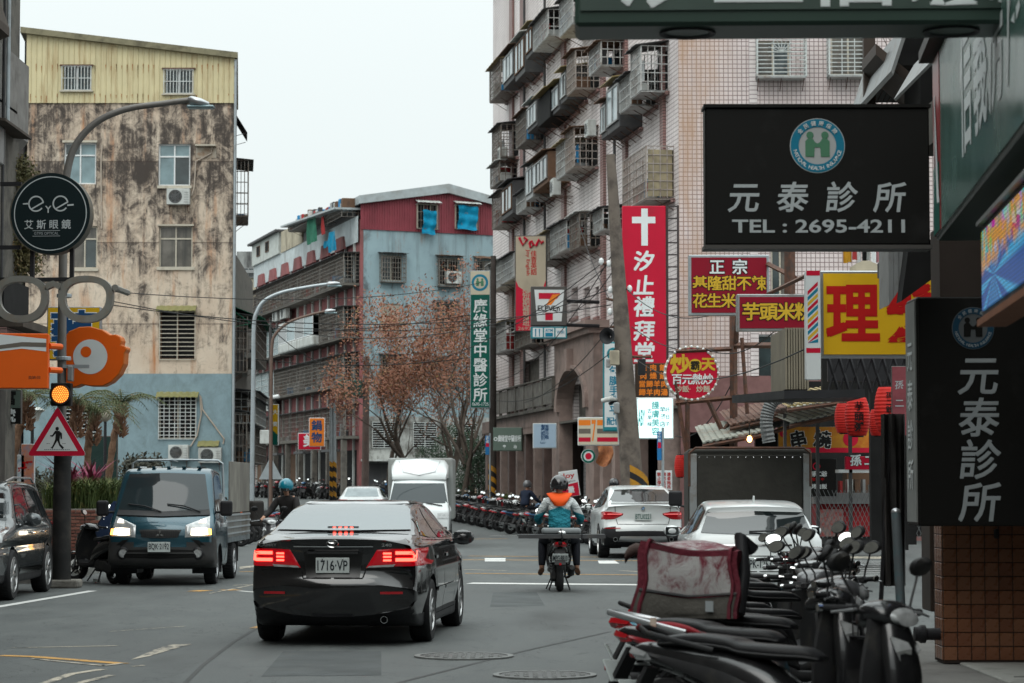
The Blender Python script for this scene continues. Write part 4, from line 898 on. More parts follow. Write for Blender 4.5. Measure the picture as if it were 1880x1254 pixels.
def wheel(parent, x, y, r=.33, w=.215, nsp=5, rim=None, sp=.1, rr=.68):
    sd = 1 if y > 0 else -1; T = TR((x, y, r)) @ RX(-sd * pi / 2)
    mb = MB().lathe([(r * rr, -w / 2), (r * .93, -w / 2), (r * .985, -w * .4), (r, -w * .28), (r, w * .28), (r * .985, w * .4), (r * .93, w / 2), (r * rr, w / 2 - .01), (r * rr - .01, w / 2 - .05)], 36, cap=False)
    for k in range(36):
        a = 2 * pi * k / 36; mb.cyl((r * cos(a) * 1.001, r * sin(a) * 1.001, -w * .3), (r * cos(a + .06) * 1.001, r * sin(a + .06) * 1.001, w * .3), .006, n=4)
    o = mb.build('wheel', RUBBER, parent, T=T, smooth=40)
    g = MB().lathe([(r * rr, w / 2 - .012), (r * (rr - .04), w / 2 - .005), (r * (rr - .07), w / 2 - .05), (r * (rr - .07), -w / 2)], 36, cap=False, m=0)
    R0 = r * (rr - .05)
    for k in range(nsp):
        a = 2 * pi * k / nsp; c_, s_ = cos(a), sin(a)
        def rt(p): return (p[0] * c_ - p[1] * s_, p[0] * s_ + p[1] * c_, p[2])
        h = sp * r * 1.6
        mb2 = [(0.03, -h * .55, w / 2 - .05), (0.03, h * .55, w / 2 - .05), (R0, h * .4, w / 2 - .025), (R0, -h * .4, w / 2 - .025), (0.03, -h * .35, w / 2 - .02), (0.03, h * .35, w / 2 - .02), (R0, h * .25, w / 2 - .012), (R0, -h * .25, w / 2 - .012)]
        g.add([rt(p) for p in mb2], [(4, 5, 6, 7), (0, 4, 7, 3), (1, 2, 6, 5), (0, 1, 5, 4)], 0)
    g.lathe([(.05, w / 2 - .05), (.055, w / 2 - .02), (.03, w / 2 - .008), (.001, w / 2 - .006)], 14, cap=False)
    g.build('rim', rim or RIMM, o, smooth=40)
    MB().lathe([(r * rr - .01, w / 2 - .09), (.001, w / 2 - .09)], 24, cap=False).build('brake_disc', RIMD, o)
    return o
def plate(parent, T, s, w=.32, h=.15, print_=None, top=None):
    "T: frame with x right, z up, facing -y"
    o = MB().box(-w / 2, w / 2, -.006, .006, -h / 2, h / 2).build('licence_plate', PLATE, parent, T=T, bev=.004)
    mb = MB(); fit(mb, s, -w * .45, w * .45, -h * .33, h * (.3 if top else .34), -.009, .012); mb.build('lettering', print_ or PLTXT, o)
    if top: mb = MB(); fit(mb, top, -w * .15, w * .15, h * .36, h * .45, -.009, 0); mb.build('small_lettering', print_ or PLTXT, o)
    g = MB()
    for x in (-w * .3, w * .3): g.cyl((x, -.007, h * .4), (x, -.012, h * .4), .008, n=6)
    g.build('screw', CHROME, o); return o
REARF = lambda x, y, z, tilt=0: TR((x, y, z)) @ RZ(-pi / 2) @ RX(tilt)   # faces the rear (-x): local x -> -y(world right when seen from behind)
FRONTF = lambda x, y, z, tilt=0: TR((x, y, z)) @ RZ(pi / 2) @ RX(tilt)
def blob(mb, c, s, n=10, m=0, flat_=None):
    rg = []
    for i in range(n + 1):
        a = -pi / 2 + pi * i / n; r = max(.001, cos(a))
        rg.append([(c[0] + s[0] * r * cos(2 * pi * j / (2 * n)), c[1] + s[1] * r * sin(2 * pi * j / (2 * n)), c[2] + s[2] * sin(a)) for j in range(2 * n)])
    mb.loft(rg, m); return mb
def mirror(parent, x, y, z, m, s=(.06, .11, .075), stalk=True):
    sd = 1 if y > 0 else -1
    mb = MB(); blob(mb, (x, y, z), s, 8); o = mb.build('door_mirror', m, parent, smooth=60)
    MB().box(x - s[0] * .9 if 0 else x - s[0] * .86, x - s[0] * .8, y - s[1] * .75, y + s[1] * .75, z - s[2] * .7, z + s[2] * .7).build('mirror_glass', CARGLASS, o)
    if stalk: MB().cyl((x, y - sd * s[1] * .6, z - s[2] * .5), (x + .02, y - sd * (s[1] + .1), z - s[2] * 1.1), .02, n=6).build('mirror_arm', m, o)
    return o
# ---- black saloon
CBLK = carpaint('black_car_paint', (.006, .006, .0065), rough=.12)
t = thing('sedan_car', 'black sedan with brake lamps lit and plate 1716-VP driving ahead in the lane', 'car', (-1.80, 24.25, 0), radians(85.2))
def Wc(x, z):
    w_ = .905 - .135 * (abs((x - 2.35) / 2.45)) ** 5
    w_ -= .035 * sstep(.55, .2, z) + .03 * sstep(.72, .98, z)
    if z > .98: w_ -= .06 * sstep(.98, 1.08, z) + .26 * max(0, (z - 1.04)) / .4
    return w_
pr = [(.12, .27, .05, .1), (.03, .33, .05, .14), (0, .5, .06, .15), (.0, .64, .05, .15), (.05, .70, .03, .14), (.075, .74, .03, .12), (.07, .95, .04, .12), (.02, 1.075, .02, .12), (.06, 1.10, .03, .1), (.5, 1.125, .07, .02), (.62, 1.13, .08, .03), (.85, 1.225, .09, .05), (1.12, 1.33, .1, .04), (1.42, 1.405, .11, .03), (1.78, 1.443, .12, .02), (2.2, 1.452, .12, .015), (2.7, 1.43, .12, .02), (3.15, 1.26, .1, .08), (3.68, 1.0, .1, .1), (4.2, .92, .12, .06), (4.6, .78, .12, .12), (4.8, .6, .1, .2), (4.82, .42, .08, .2), (4.7, .22, .05, .15), (4.2, .17, .05, 0), (2.5, .17, .05, 0), (.6, .18, .05, 0)]
b = Body(pr, Wc, (.75, 3.9, .6), ((1.02, .33, .37), (3.8, .33, .37)), sharp=(7,), step=.045, K=26); b.build('body', CBLK, t)
GL = CARGLASS
b.decal([(-.60, 1.395), (0, 1.412), (.60, 1.395)], [(-.70, 1.15), (0, 1.142), (.70, 1.15)], 'rear', mat('rear_window_tint', (.2, .225, .235), .05, .42, var=0, ior=1.8), 'rear_window', off=.010, N=26, M=12)
for sd, ax in ((-1, '-y'), (1, '+y')):
    b.decal([(1.12, 1.33), (1.45, 1.39), (2.0, 1.405)], [(.92, 1.1), (1.5, 1.06), (2.02, 1.05)], ax, GL, 'side_window', N=12); b.decal([(2.08, 1.405), (2.6, 1.38), (2.82, 1.33)], [(2.1, 1.05), (2.7, 1.035), (3.18, 1.03)], ax, GL, 'side_window', N=12)
    b.line([(1.05, 1.33), (1.42, 1.415), (2.1, 1.43), (2.65, 1.4), (3.25, 1.06)], ax, CHROME, .016, 'window_trim', off=.008)
    b.line([(.88, 1.06), (2.0, 1.035), (3.2, 1.015)], ax, CHROME, .014, 'window_trim', off=.008)
    for pl in ([(2.04, 1.05), (2.06, .5), (2.04, .27)], [(3.12, 1.02), (3.2, .7), (3.12, .27)], [(1.0, 1.08), (1.12, .95), (1.3, .78), (1.4, .5), (1.4, .3)], [(1.4, .27), (3.3, .27)]): b.line(pl, ax)
    b.line([(1.42, .52), (2.0, .52)], ax, CBLK, .05, 'door_moulding', off=.014); b.line([(2.1, .52), (3.1, .52)], ax, CBLK, .05, 'door_moulding', off=.014)
    for x in (1.35, 2.25):
        h, n = b.proj(x + .07, .86, ax); MB().box(x, x + .18, h.y - .012 if sd < 0 else h.y, h.y + (0 if sd < 0 else .03), .845, .885).build('door_handle', CBLK, t, bev=.01, seg=2)
    for x in (1.02, 3.8): wheel(t, x, sd * .79, .325, .215, 10, RIMM, .07)
    mirror(t, 3.05, sd * 1.0, 1.03, GLOSS, (.07, .13, .085))
# tail lamps
for sd in (1, -1):
    o = b.decal([(sd * .44, .965), (sd * .6, .975), (sd * .89, .975)], [(sd * .33, .785), (sd * .6, .80), (sd * .89, .80)], 'rear', LREDGLOW, 'tail_lamp', off=.012, N=18, M=6, lip=.01)
    ax = '+y' if sd > 0 else '-y'; b.decal([(.16, .975), (.36, .965)], [(.16, .8), (.33, .82)], ax, LREDGLOW, 'tail_lamp', off=.008)
    for zz in (.935, .865): b.quad(sd * .62, sd * .80, zz - .016, zz + .016, 'rear', LREDON, 'lit_lamp_strip', off=.018, N=8, M=1, parent=o)
    b.quad(sd * (.80 if sd > 0 else .80) - .016, sd * .8 + .016, .85, .95, 'rear', LREDON, 'lit_lamp_strip', off=.018, N=1, M=2, parent=o)
    for zz in (.93, .895, .86): b.quad(sd * .50, sd * .58, zz - .009, zz + .009, 'rear', LREDON, 'lit_lamp_strip', off=.018, N=4, M=1, parent=o)
    b.decal([(sd * .36, .805), (sd * .62, .82)], [(sd * .335, .787), (sd * .6, .795)], 'rear', LCLEAR, 'reversing_lens', off=.02, N=4, M=1, parent=o)
    b.quad(sd * .48, sd * .70, .525, .55, 'rear', LRED, 'reflector', off=.008, N=5, M=1)
b.line([(-.885, .77), (-.33, .77), (-.3, .68), (.3, .68), (.33, .77), (.885, .77)], 'rear', w=.012); b.line([(-.40, 1.0), (.40, 1.0)], 'rear', CHROME, .012, 'boot_trim', off=.012)
b.line([(-.3, .975), (.3, .975)], 'rear', GLOSS, .03, 'boot_trim', off=.02)
b.decal([(-.3, .94), (.3, .94)], [(-.27, .69), (.27, .69)], 'rear', mat('dark_recess', (.004, .004, .004), .3, var=0), 'plate_recess', off=.004, N=6, M=4)
plate(t, REARF(.045, 0, .81, .05), '1716·VP', .34, .155)
e = MB()
for rx, rz_ in ((.058, .04), (.02, .036)):
    e.tube([(rx * cos(a), 0, rz_ * sin(a)) for a in [2 * pi * k / 24 for k in range(25)]], .006, 5, cap=False)
e.tube([(.044 * cos(a), 0, .018 + .016 * sin(a)) for a in [2 * pi * k / 24 for k in range(25)]], .006, 5, cap=False)
e.build('badge', CHROME, t, T=REARF(.03, 0, 1.03))
mb = MB(); fit(mb, 'CAMRY', -.74, -.56, 1.0, 1.03, 0, .01); fit(mb, '240', .5, .6, 1.0, 1.03, 0, .01); mb.build('lettering', CHROME, t, T=REARF(.005, 0, 0))
o = box('brake_lamp_housing', DGREY, t, .72, .8, -.16, .16, 1.155, 1.19)
mb = MB()
for k in range(4):
    h, n = b.proj(-.09 + .06 * k, 1.175, 'rear'); blob(mb, (h.x - .015, h.y, h.z), (.012, .02, .011), 5)
mb.build('high_brake_lamp', LREDON, t)
MB().lathe([(.032, 0), (.036, 0), (.036, .16), (.03, .16), (.03, .02)], 16, RY(pi / 2), cap=False).build('exhaust_pipe', CHROME, t, T=TR((.05, -.52, .27)))
box('number_light_garnish', GLOSS, t, .03, .07, -.26, .26, .925, .95)
# ---- white coupe SUV
WHT = carpaint('white_car_paint', (.62, .65, .65), rough=.3)
t = thing('suv_car', 'white coupe SUV with plate BTU0221 stopped behind the scooter rider', 'car', (4.0, 53.6, 0), radians(92.0))
t.location.x = (1178 - 940) * 54.2 / 4439
def Wx(x, z):
    w_ = .94 - .15 * (abs((x - 2.3) / 2.38)) ** 5 - .04 * sstep(.5, .2, z)
    if z > 1.0: w_ -= .05 * sstep(1.0, 1.12, z) + .25 * max(0, z - 1.06) / .5
    return w_
pr = [(.15, .35, .05, .1), (.02, .42, .06, .14), (.0, .62, .08, .15), (.04, .75, .05, .14), (.1, .82, .04, .12), (.1, 1.05, .05, .12), (.06, 1.19, .03, .1), (.12, 1.22, .05, .08), (.4, 1.33, .1, .05), (1.0, 1.54, .12, .04), (1.7, 1.62, .12, .02), (2.5, 1.6, .12, .03), (3.0, 1.4, .1, .08), (3.5, 1.12, .1, .08), (4.2, 1.0, .1, .1), (4.55, .85, .1, .15), (4.66, .6, .08, .18), (4.55, .3, .05, .1), (4, .22, .05, 0), (2.4, .22, .05, 0), (.6, .25, .05, 0)]
b = Body(pr, Wx, (.8, 3.8, .75), ((.95, .37, .41), (3.76, .37, .41)), sharp=(6,)); b.build('body', WHT, t, split=(lambda c, n: 2 if c.z < .66 and c.z > .35 and c.x < .5 and abs(c.y) < 2 else None, BLACK))
b.decal([(-.56, 1.52), (0, 1.54), (.56, 1.52)], [(-.74, 1.26), (0, 1.25), (.74, 1.26)], 'rear', mat('dark_rear_glass', (.01, .014, .015), .04, var=0, ior=1.9), 'rear_window', off=.006, N=16, M=8)
for sd, ax in ((-1, '-y'), (1, '+y')):
    b.decal([(.9, 1.42), (1.4, 1.51), (1.95, 1.53)], [(.75, 1.2), (1.4, 1.13), (1.95, 1.12)], ax, GL, 'side_window'); b.decal([(2.03, 1.53), (2.5, 1.5), (2.75, 1.43)], [(2.03, 1.12), (2.6, 1.1), (3.1, 1.1)], ax, GL, 'side_window')
    for x in (.95, 3.76): wheel(t, x, sd * .82, .37, .25, 5)
    mirror(t, 3.0, sd * 1.02, 1.12, WHT if sd < 0 else WHT)
    b.line([(2.0, 1.1), (2.0, .35)], ax); b.line([(1.05, 1.1), (1.2, .6), (1.3, .35)], ax)
    o = b.decal([(sd * .43, 1.0), (sd * .62, 1.04), (sd * .9, 1.05)], [(sd * .45, .96), (sd * .64, .87), (sd * .9, .86)], 'rear', LRED, 'tail_lamp', off=.012, lip=.01); b.decal([(.18, 1.04), (.42, 1.0)], [(.18, .87), (.36, .93)], ax, LRED, 'tail_lamp', off=.01)
    b.line([(sd * .47, .985), (sd * .85, .985)], 'rear', mat('light_guide_red', (.8, .15, .15), .3, emit=.6, var=0), .018, 'light_guide', off=.018, parent=o)
    b.quad(sd * .5, sd * .85, .665, .685, 'rear', LRED, 'reflector', off=.01, N=4, M=1)
    MB().lathe([(.04, 0), (.05, 0), (.05, .12)], 14, RY(pi / 2), cap=False).build('exhaust_pipe', CHROME, t, T=TR((.02, sd * .62, .43)))
b.decal([(-.5, .5), (.5, .5)], [(-.56, .38), (.56, .38)], 'rear', SILVER, 'skid_plate', off=.012)
b.line([(-.62, 1.16), (-.6, .9), (-.56, .76), (.56, .76), (.6, .9), (.62, 1.16)], 'rear'); b.line([(-.7, 1.215), (.7, 1.215)], 'rear', GLOSS, .02, 'spoiler_edge', off=.02)
plate(t, REARF(.075, 0, .93), 'BTU0221', .38, .16, PLG)
mb = MB(); disc(mb, 0, 0, .045, 0, 20); mb.build('badge', GLOSS, t, T=REARF(.075, 0, 1.11)); mb = MB(); disc(mb, 0, 0, .03, -.002, 12, 0, pi / 2); disc(mb, 0, 0, .03, -.002, 12, pi, 1.5 * pi); mb.build('badge_field', mat('badge_blue', (.1, .3, .6), .4, var=0), t, T=REARF(.075, 0, 1.11))
mb = MB(); disc(mb, 0, 0, .03, -.002, 12, pi / 2, pi); disc(mb, 0, 0, .03, -.002, 12, 1.5 * pi, 2 * pi); disc(mb, 0, 0, .045, -.003, 24, r0=.038); mb.build('badge_field', CHROME, t, T=REARF(.073, 0, 1.11))
mb = MB(); fit(mb, 'X4', .5, .6, 1.1, 1.13, 0, .01); mb.build('lettering', CHROME, t, T=REARF(.07, 0, 0))
# ---- white hatchback on the right
t = thing('hatchback_car', 'white hatchback with plate APK parked beside the row of scooters', 'car', (0, 30.4, 0), radians(88.6)); t.location.x = (1390 - 940) * 30.4 / 4439; t.scale = (1, .97, .955)
def Wh(x, z):
    w_ = .90 - .12 * (abs((x - 2.1) / 2.2)) ** 5 - .04 * sstep(.5, .2, z)
    if z > .95: w_ -= .07 * sstep(.95, 1.06, z) + .2 * max(0, z - 1.0) / .4
    return w_
pr = [(.12, .3, .05, .1), (.0, .4, .06, .14), (-.02, .58, .06, .15), (.03, .68, .05, .14), (.07, .78, .05, .12), (.12, .98, .08, .12), (.22, 1.12, .1, .1), (.36, 1.33, .06, .08), (.36, 1.41, .05, .07), (.62, 1.455, .08, .05), (1.4, 1.49, .1, .03), (2.2, 1.46, .1, .02), (2.8, 1.25, .1, .08), (3.3, 1.0, .1, .1), (3.9, .88, .1, .1), (4.3, .65, .1, .18), (4.35, .4, .08, .18), (4.2, .22, .05, .1), (3.6, .18, .05, 0), (.6, .2, .05, 0)]
b = Body(pr, Wh, (.75, 3.6, .6), ((.85, .31, .36), (3.4, .31, .36))); b.build('body', WHT, t)
b.decal([(-.62, 1.33), (0, 1.345), (.62, 1.33)], [(-.72, 1.06), (0, 1.03), (.72, 1.06)], 'rear', mat('dark_rear_glass', (.01, .014, .015)), 'rear_window', off=.008, N=16, M=8)
mb = MB().tube([(.16, .1, 1.08), (.14, -.2, 1.09), (.17, -.36, 1.13)], .012, 5); mb.build('rear_wiper', BLACK, t)
mb = MB().prism([(.62, -.01, 1.46), (.86, -.01, 1.48), (.68, -.01, 1.55), (.62, -.01, 1.54)], (0, .02, 0)); mb.build('roof_aerial', WHT, t)
for sd, ax in ((-1, '-y'), (1, '+y')):
    b.decal([(.6, 1.36), (1.2, 1.41), (1.8, 1.42)], [(.5, 1.1), (1.2, 1.03), (1.8, 1.01)], ax, GL, 'side_window'); b.decal([(1.9, 1.42), (2.3, 1.38), (2.5, 1.3)], [(1.9, 1.01), (2.4, 1.0), (2.9, 1.0)], ax, GL, 'side_window')
    for x in (.85, 3.4): wheel(t, x, sd * .79, .31, .2, 7)
    mirror(t, 2.75, sd * .99, 1.04, WHT, (.07, .12, .08))
    b.decal([(sd * .6, .80), (sd * .88, .82)], [(sd * .6, .73), (sd * .88, .74)], 'rear', LRED, 'tail_lamp', off=.012)
    b.line([(1.85, 1.0), (1.85, .35)], ax)
b.line([(-.62, .76), (.62, .76)], 'rear'); plate(t, REARF(-.01, .0, .66), 'APK-1263', .38, .16)
b.line([(-.45, .9), (.45, .9)], 'rear', CHROME, .02, 'boot_trim', off=.012)
b.line([(-.8, .56), (.8, .56)], 'rear')
# ---- grey SUV cut by the left frame edge, facing the camera
GRM = carpaint('grey_metallic_paint', (.075, .085, .09), .6, .25)
t = thing('suv_car', 'dark grey SUV with alloy wheels parked at the left kerb before the warning sign', 'car', (-7.97, 37.9, 0), radians(-89.4))
def Ws(x, z):
    w_ = .90 - .13 * (abs((x - 2.35) / 2.4)) ** 5 - .03 * sstep(.5, .25, z) - .02 * sstep(.6, .5, abs(z - .75) + .5)
    if z > 1.0: w_ -= .05 * sstep(1.0, 1.1, z) + .2 * max(0, z - 1.05) / .55
    return w_
pr = [(.12, .32, .05, .1), (.0, .4, .05, .14), (.0, .65, .06, .14), (.06, .78, .05, .12), (.1, 1.0, .08, .12), (.22, 1.2, .1, .1), (.5, 1.55, .08, .08), (.42, 1.61, .04, .06), (.8, 1.65, .1, .03), (1.7, 1.69, .12, .02), (2.7, 1.65, .12, .02), (3.15, 1.4, .1, .08), (3.65, 1.13, .1, .1), (4.3, 1.02, .1, .1), (4.62, .85, .1, .18), (4.7, .55, .08, .2), (4.6, .3, .05, .1), (4, .24, .05, 0), (.7, .26, .05, 0)]
b = Body(pr, Ws, (.8, 3.9, .75), ((.98, .355, .40), (3.65, .355, .40)), sharp=(6, 7)); b.build('body', GRM, t, zu=.36)
for sd, ax in ((-1, '-y'), (1, '+y')):
    b.decal([(.62, 1.4), (.8, 1.52), (1.05, 1.54)], [(.55, 1.22), (.8, 1.15), (1.05, 1.13)], ax, GL, 'side_window'); b.decal([(1.12, 1.55), (1.9, 1.58)], [(1.12, 1.13), (1.95, 1.09)], ax, GL, 'side_window'); b.decal([(2.0, 1.58), (2.6, 1.56), (2.75, 1.48)], [(2.03, 1.09), (2.7, 1.07), (3.2, 1.06)], ax, GL, 'side_window')
    b.line([(.5, 1.2), (.8, 1.125), (2, 1.07), (3.3, 1.04)], ax, CHROME, .02, 'window_trim', off=.01)
    for pl in ([(1.98, 1.08), (2.0, .5), (2.0, .35)], [(3.1, 1.05), (3.15, .6), (3.1, .35)], [(1.1, 1.12), (1.3, .9), (1.42, .6), (1.42, .35)]): b.line(pl, ax)
    b.decal([(1.45, .44), (3.2, .44)], [(1.45, .37), (3.2, .37)], ax, CHROME, 'door_moulding', off=.016, N=20, M=2)
    for x in (.98, 3.65): wheel(t, x, sd * .80, .355, .225, 10, RIMM, .09, .72)
    b.line([(.58, .32), (.59, .52), (.75, .7), (.98, .78), (1.2, .72), (1.38, .52), (1.4, .34)], ax, BLACK, .05, 'arch_trim', off=.008)
    for x in (1.42, 2.35):
        h, n = b.proj(x, .93, ax); MB().box(x - .1, x + .1, min(h.y, h.y + sd * .04), max(h.y, h.y + sd * .04), .91, .945).build('door_handle', CHROME, t, bev=.012, seg=2)
    mirror(t, 3.0, sd * 1.03, 1.12, GRM, (.08, .14, .1))
    MB().tube([(.6, sd * .58, 1.66), (.9, sd * .6, 1.72), (2.3, sd * .61, 1.73), (2.7, sd * .58, 1.67)], .016, 6).build('roof_rail', SILVER, t)
    b.decal([(.1, 1.08), (.38, 1.05)], [(.1, .92), (.3, .98)], ax, LRED, 'tail_lamp', off=.01)
b.decal([(-.6, 1.5), (.6, 1.5)], [(-.7, 1.15), (.7, 1.15)], 'front', GL, 'windscreen')
b.decal([(.5, .95), (.85, .98)], [(.5, .8), (.85, .82)], 'front', LCLEAR, 'headlamp'); b.decal([(-.5, .95), (-.85, .98)], [(-.5, .8), (-.85, .82)], 'front', LCLEAR, 'headlamp')
# ---- blue flatbed truck coming towards the camera
BLU = carpaint('dark_teal_truck_paint', (.012, .06, .085), .35, .22); BUMP = mat('dark_truck_bumper', (.035, .035, .035), .45, var=.1, dirt=(.06, .055, .05), da=.3, ds=3)
t = thing('flatbed_truck', 'dark teal flatbed truck with headlamps on and plate BQK-2192 facing the road', 'truck', (0, 44.0, 0), radians(-90.5))
t.location = ((302 - 940) * 39.15 / 4439, 39.0 + 4.6, 0); t.scale = (1, 1, 1.045)
LT = 4.6
def Wt(x, z):
    w_ = .86 - .07 * sstep(4.25, 4.65, x) * sstep(.2, 1, .3 + z * .6)
    if z > 1.05: w_ -= .02 + .12 * (z - 1.05) / .75
    return w_
pr = [(2.75, .35, .03, 0), (2.75, 1.2, .04, 0), (2.78, 1.72, .08, .01), (2.95, 1.80, .1, .02), (3.5, 1.83, .1, .02), (3.78, 1.78, .08, .04), (3.92, 1.64, .06, .06), (4.28, 1.12, .05, .1), (4.36, 1.06, .06, .1), (4.48, .98, .06, .12), (4.56, .84, .06, .13), (4.58, .6, .06, .14), (4.6, .45, .06, .14), (4.52, .3, .05, .1), (4.2, .27, .04, 0), (3.4, .3, .04, 0)]
b = Body(pr, Wt, (3.1, 4.1, .8), ((3.72, .3, .34),), K=10)
b.build('cab', BLU, t, zu=.2, split=(lambda c, n: 2 if (c.z < .62 + .25 * max(0, (abs(c.y) - .45)) and c.x > 4.15) or c.z < .3 else None, BUMP))
b.decal([(-.62, 1.72), (0, 1.74), (.62, 1.72)], [(-.74, 1.17), (0, 1.14), (.74, 1.17)], 'front', mat('windscreen_glass', (.02, .03, .034), .04, var=.0, ior=1.5), 'windscreen', off=.008, N=18, M=10)
b.decal([(-.74, 1.165), (0, 1.135), (.74, 1.165)], [(-.76, 1.085), (0, 1.06), (.76, 1.085)], 'front', DGREY, 'wiper_cowl', off=.012, N=14, M=2)
for x0, x1 in ((-.58, -.02), (.06, .6)):
    p0, n0 = b.proj(x1, 1.12, 'front'); p1, n1 = b.proj(x0, 1.24, 'front'); p2, _ = b.proj((x0 + x1) / 2, 1.2, 'front')
    MB().tube([p0 + n0 * .03, p2 + n0 * .045, p1 + n1 * .03], .012, 5).build('windscreen_wiper', BLACK, t)
for sd, ax in ((-1, '-y'), (1, '+y')):
    o = b.decal([(sd * .40, .93), (sd * .58, 1.0), (sd * .76, 1.07)], [(sd * .40, .745), (sd * .6, .75), (sd * .80, .76)], 'front', LCLEAR, 'headlamp', off=.014, lip=.01, N=12, M=8)
    o2 = b.decal([(sd * .5, .875), (sd * .62, .885), (sd * .74, .88)], [(sd * .49, .78), (sd * .62, .775), (sd * .76, .785)], 'front', LWON, 'lit_bulb', off=.022, parent=o)
    b.decal([(sd * .62, 1.0), (sd * .7, 1.02)], [(sd * .6, .95), (sd * .72, .955)], 'front', mat('soft_lit_lens', (1, .9, .75), .3, emit=1.6, var=0), 'side_light', off=.022, parent=o, N=3, M=2)
    b.decal([(sd * .75, .87), (sd * .8, .87)], [(sd * .75, .78), (sd * .81, .78)], 'front', LAMBON, 'indicator', off=.022, parent=o, N=3, M=3)
    f = MB().lathe([(.001, .015), (.06, .012), (.072, 0)], 18, RY(pi / 2)); f.build('fog_lamp', LCLEAR, t, T=TR(b.proj(sd * .6, .5, 'front')[0])); MB().lathe([(.075, .02), (.1, .0)], 18, RY(pi / 2), cap=False).build('fog_lamp_surround', BLACK, t, T=TR(b.proj(sd * .6, .5, 'front')[0]))
    b.decal([(3.02, 1.7), (3.5, 1.71), (3.75, 1.66)], [(3.0, 1.16), (3.6, 1.12), (4.1, 1.1)], ax, GL, 'side_window'); b.line([(2.92, 1.72), (2.92, .5), (3.2, .35)], ax); b.line([(4.15, 1.1), (4.12, .7)], ax); b.line([(2.9, 1.72), (3.6, 1.76), (4.16, 1.1)], ax)
    b.decal([(4.2, .62), (4.5, .62)], [(4.1, .33), (4.5, .33)], ax, BUMP, 'bumper_corner', off=.01)
    wheel(t, 3.72, sd * .72, .3, .19, 6, SILVER, .14); wheel(t, 1.35, sd * .72, .3, .19, 6, SILVER, .14)
    o = MB().box(4.06, 4.16, sd * 1.01 - .1, sd * 1.01 + .1, 1.07, 1.31).build('door_mirror', BLACK, t, bev=.04, seg=3); MB().tube([(4.08, sd * .82, 1.13), (4.1, sd * .95, 1.13)], .02, 6).build('mirror_arm', BLACK, o)
b.decal([(-.34, .86), (0, .87), (.34, .86)], [(-.28, .745), (0, .735), (.28, .745)], 'front', BUMP, 'grille', off=.012, N=14, M=5)
mb = MB()
for i in range(18):
    for j in range(3):
        y = -.3 + i * .035; z = .77 + j * .032; h, n = b.proj(y, z, 'front'); mb.box(h.x + .012, h.x + .022, y - .006, y + .006, z - .01, z + .01)
mb.build('grille_mesh', BLACK, t)
mb = MB()
for k in range(3):
    a = pi / 2 + 2 * pi * k / 3; c_, s_ = cos(a), sin(a); q = [(0, 0), (.035, .02), (.07, 0), (.035, -.02)]
    mb.prism([(0, x * c_ - y * s_, x * s_ + y * c_) for x, y in q], (.012, 0, 0))
mb.build('badge', CHROME, t, T=TR(b.proj(0, .8, 'front')[0] + Vector((.015, 0, 0))))
b.decal([(-.52, .55), (0, .57), (.52, .55)], [(-.6, .44), (0, .42), (.6, .44)], 'front', GAP, 'lower_grille', off=.006)
b.line([(-.55, .505), (.55, .505)], 'front', BUMP, .025, 'grille_bar', off=.02); b.decal([(-.62, .7), (-.5, .72)], [(-.75, .6), (-.68, .56)], 'front', GAP, 'bumper_recess', off=.005); b.decal([(.62, .7), (.5, .72)], [(.75, .6), (.68, .56)], 'front', GAP, 'bumper_recess', off=.005)
plate(t, FRONTF(4.665, 0, .60), 'BQK·2192', .36, .155)
b.line([(-.76, 1.075), (0, 1.05), (.76, 1.075)], 'front')
BED = mat('grey_metal_bed', (.2, .21, .205), .5, .5, dirt=(.12, .1, .075), da=.6, ds=2, streak=.5)
mb = MB().box(-.7, 2.65, -.8, .8, .68, .74); mb.build('load_floor', BED, t)
for sd in (-1, 1):
    y0 = sd * .8; o = MB().box(-.7, 2.62, min(y0, y0 + sd * .03), max(y0, y0 + sd * .03), .7, 1.08).build('side_gate', BED, t, bev=.005)
    g = MB()
    for z in (.76, .86, .96, 1.06): g.box(-.68, 2.6, min(y0 + sd * .03, y0 + sd * .045), max(y0 + sd * .03, y0 + sd * .045), z - .012, z + .012)
    for k in range(-3, 12): g.box(.1 + k * .21, .13 + k * .21, min(y0 + sd * .02, y0 + sd * .05), max(y0 + sd * .02, y0 + sd * .05), .62, .7)
    g.build('gate_rib', GALV, o)
    MB().box(-.7, 2.2, min(y0, y0 + sd * .02) + .0, max(y0, y0 + sd * .02), 1.1, 1.94).build('side_board', mat('worn_plywood_board', (.2, .19, .165), .8, var=.2, dirt=(.12, .11, .1), da=.6, ds=1.5, streak=.4), t, bev=.003) if sd > 0 else None
    MB().tube([(2.66, sd * .8, .7), (2.68, sd * .76, 1.9), (2.68, sd * .68, 1.95), (2.68, 0, 1.96)], .022, 6).build('headboard_frame', GALV, t)
    MB().box(.2, 2.2, sd * .55 - .03, sd * .55 + .03, .5, .68).build('chassis_rail', BLACK, t)
MB().tube([(2.68, 0, 1.93), (3.6, 0, 1.95), (3.6, .5, 1.95)], .01, 4).build('roof_bar', GALV, t); mb = MB()
for k in range(5): mb.box(3.0, 3.7, -.5 + k * .25 - .03, -.5 + k * .25 + .03, 1.82, 1.845)
mb.build('roof_rib', BLU, t); MB().box(.9, 2.6, -.5, .5, .35, .6).build('underbody', BLACK, t); MB().box(2.9, 4.2, -.6, .6, .25, .42).build('underbody', BLACK, t)
MB().box(.93, .96, .5, .82, .28, .62).build('mud_flap', RUBBER, t)
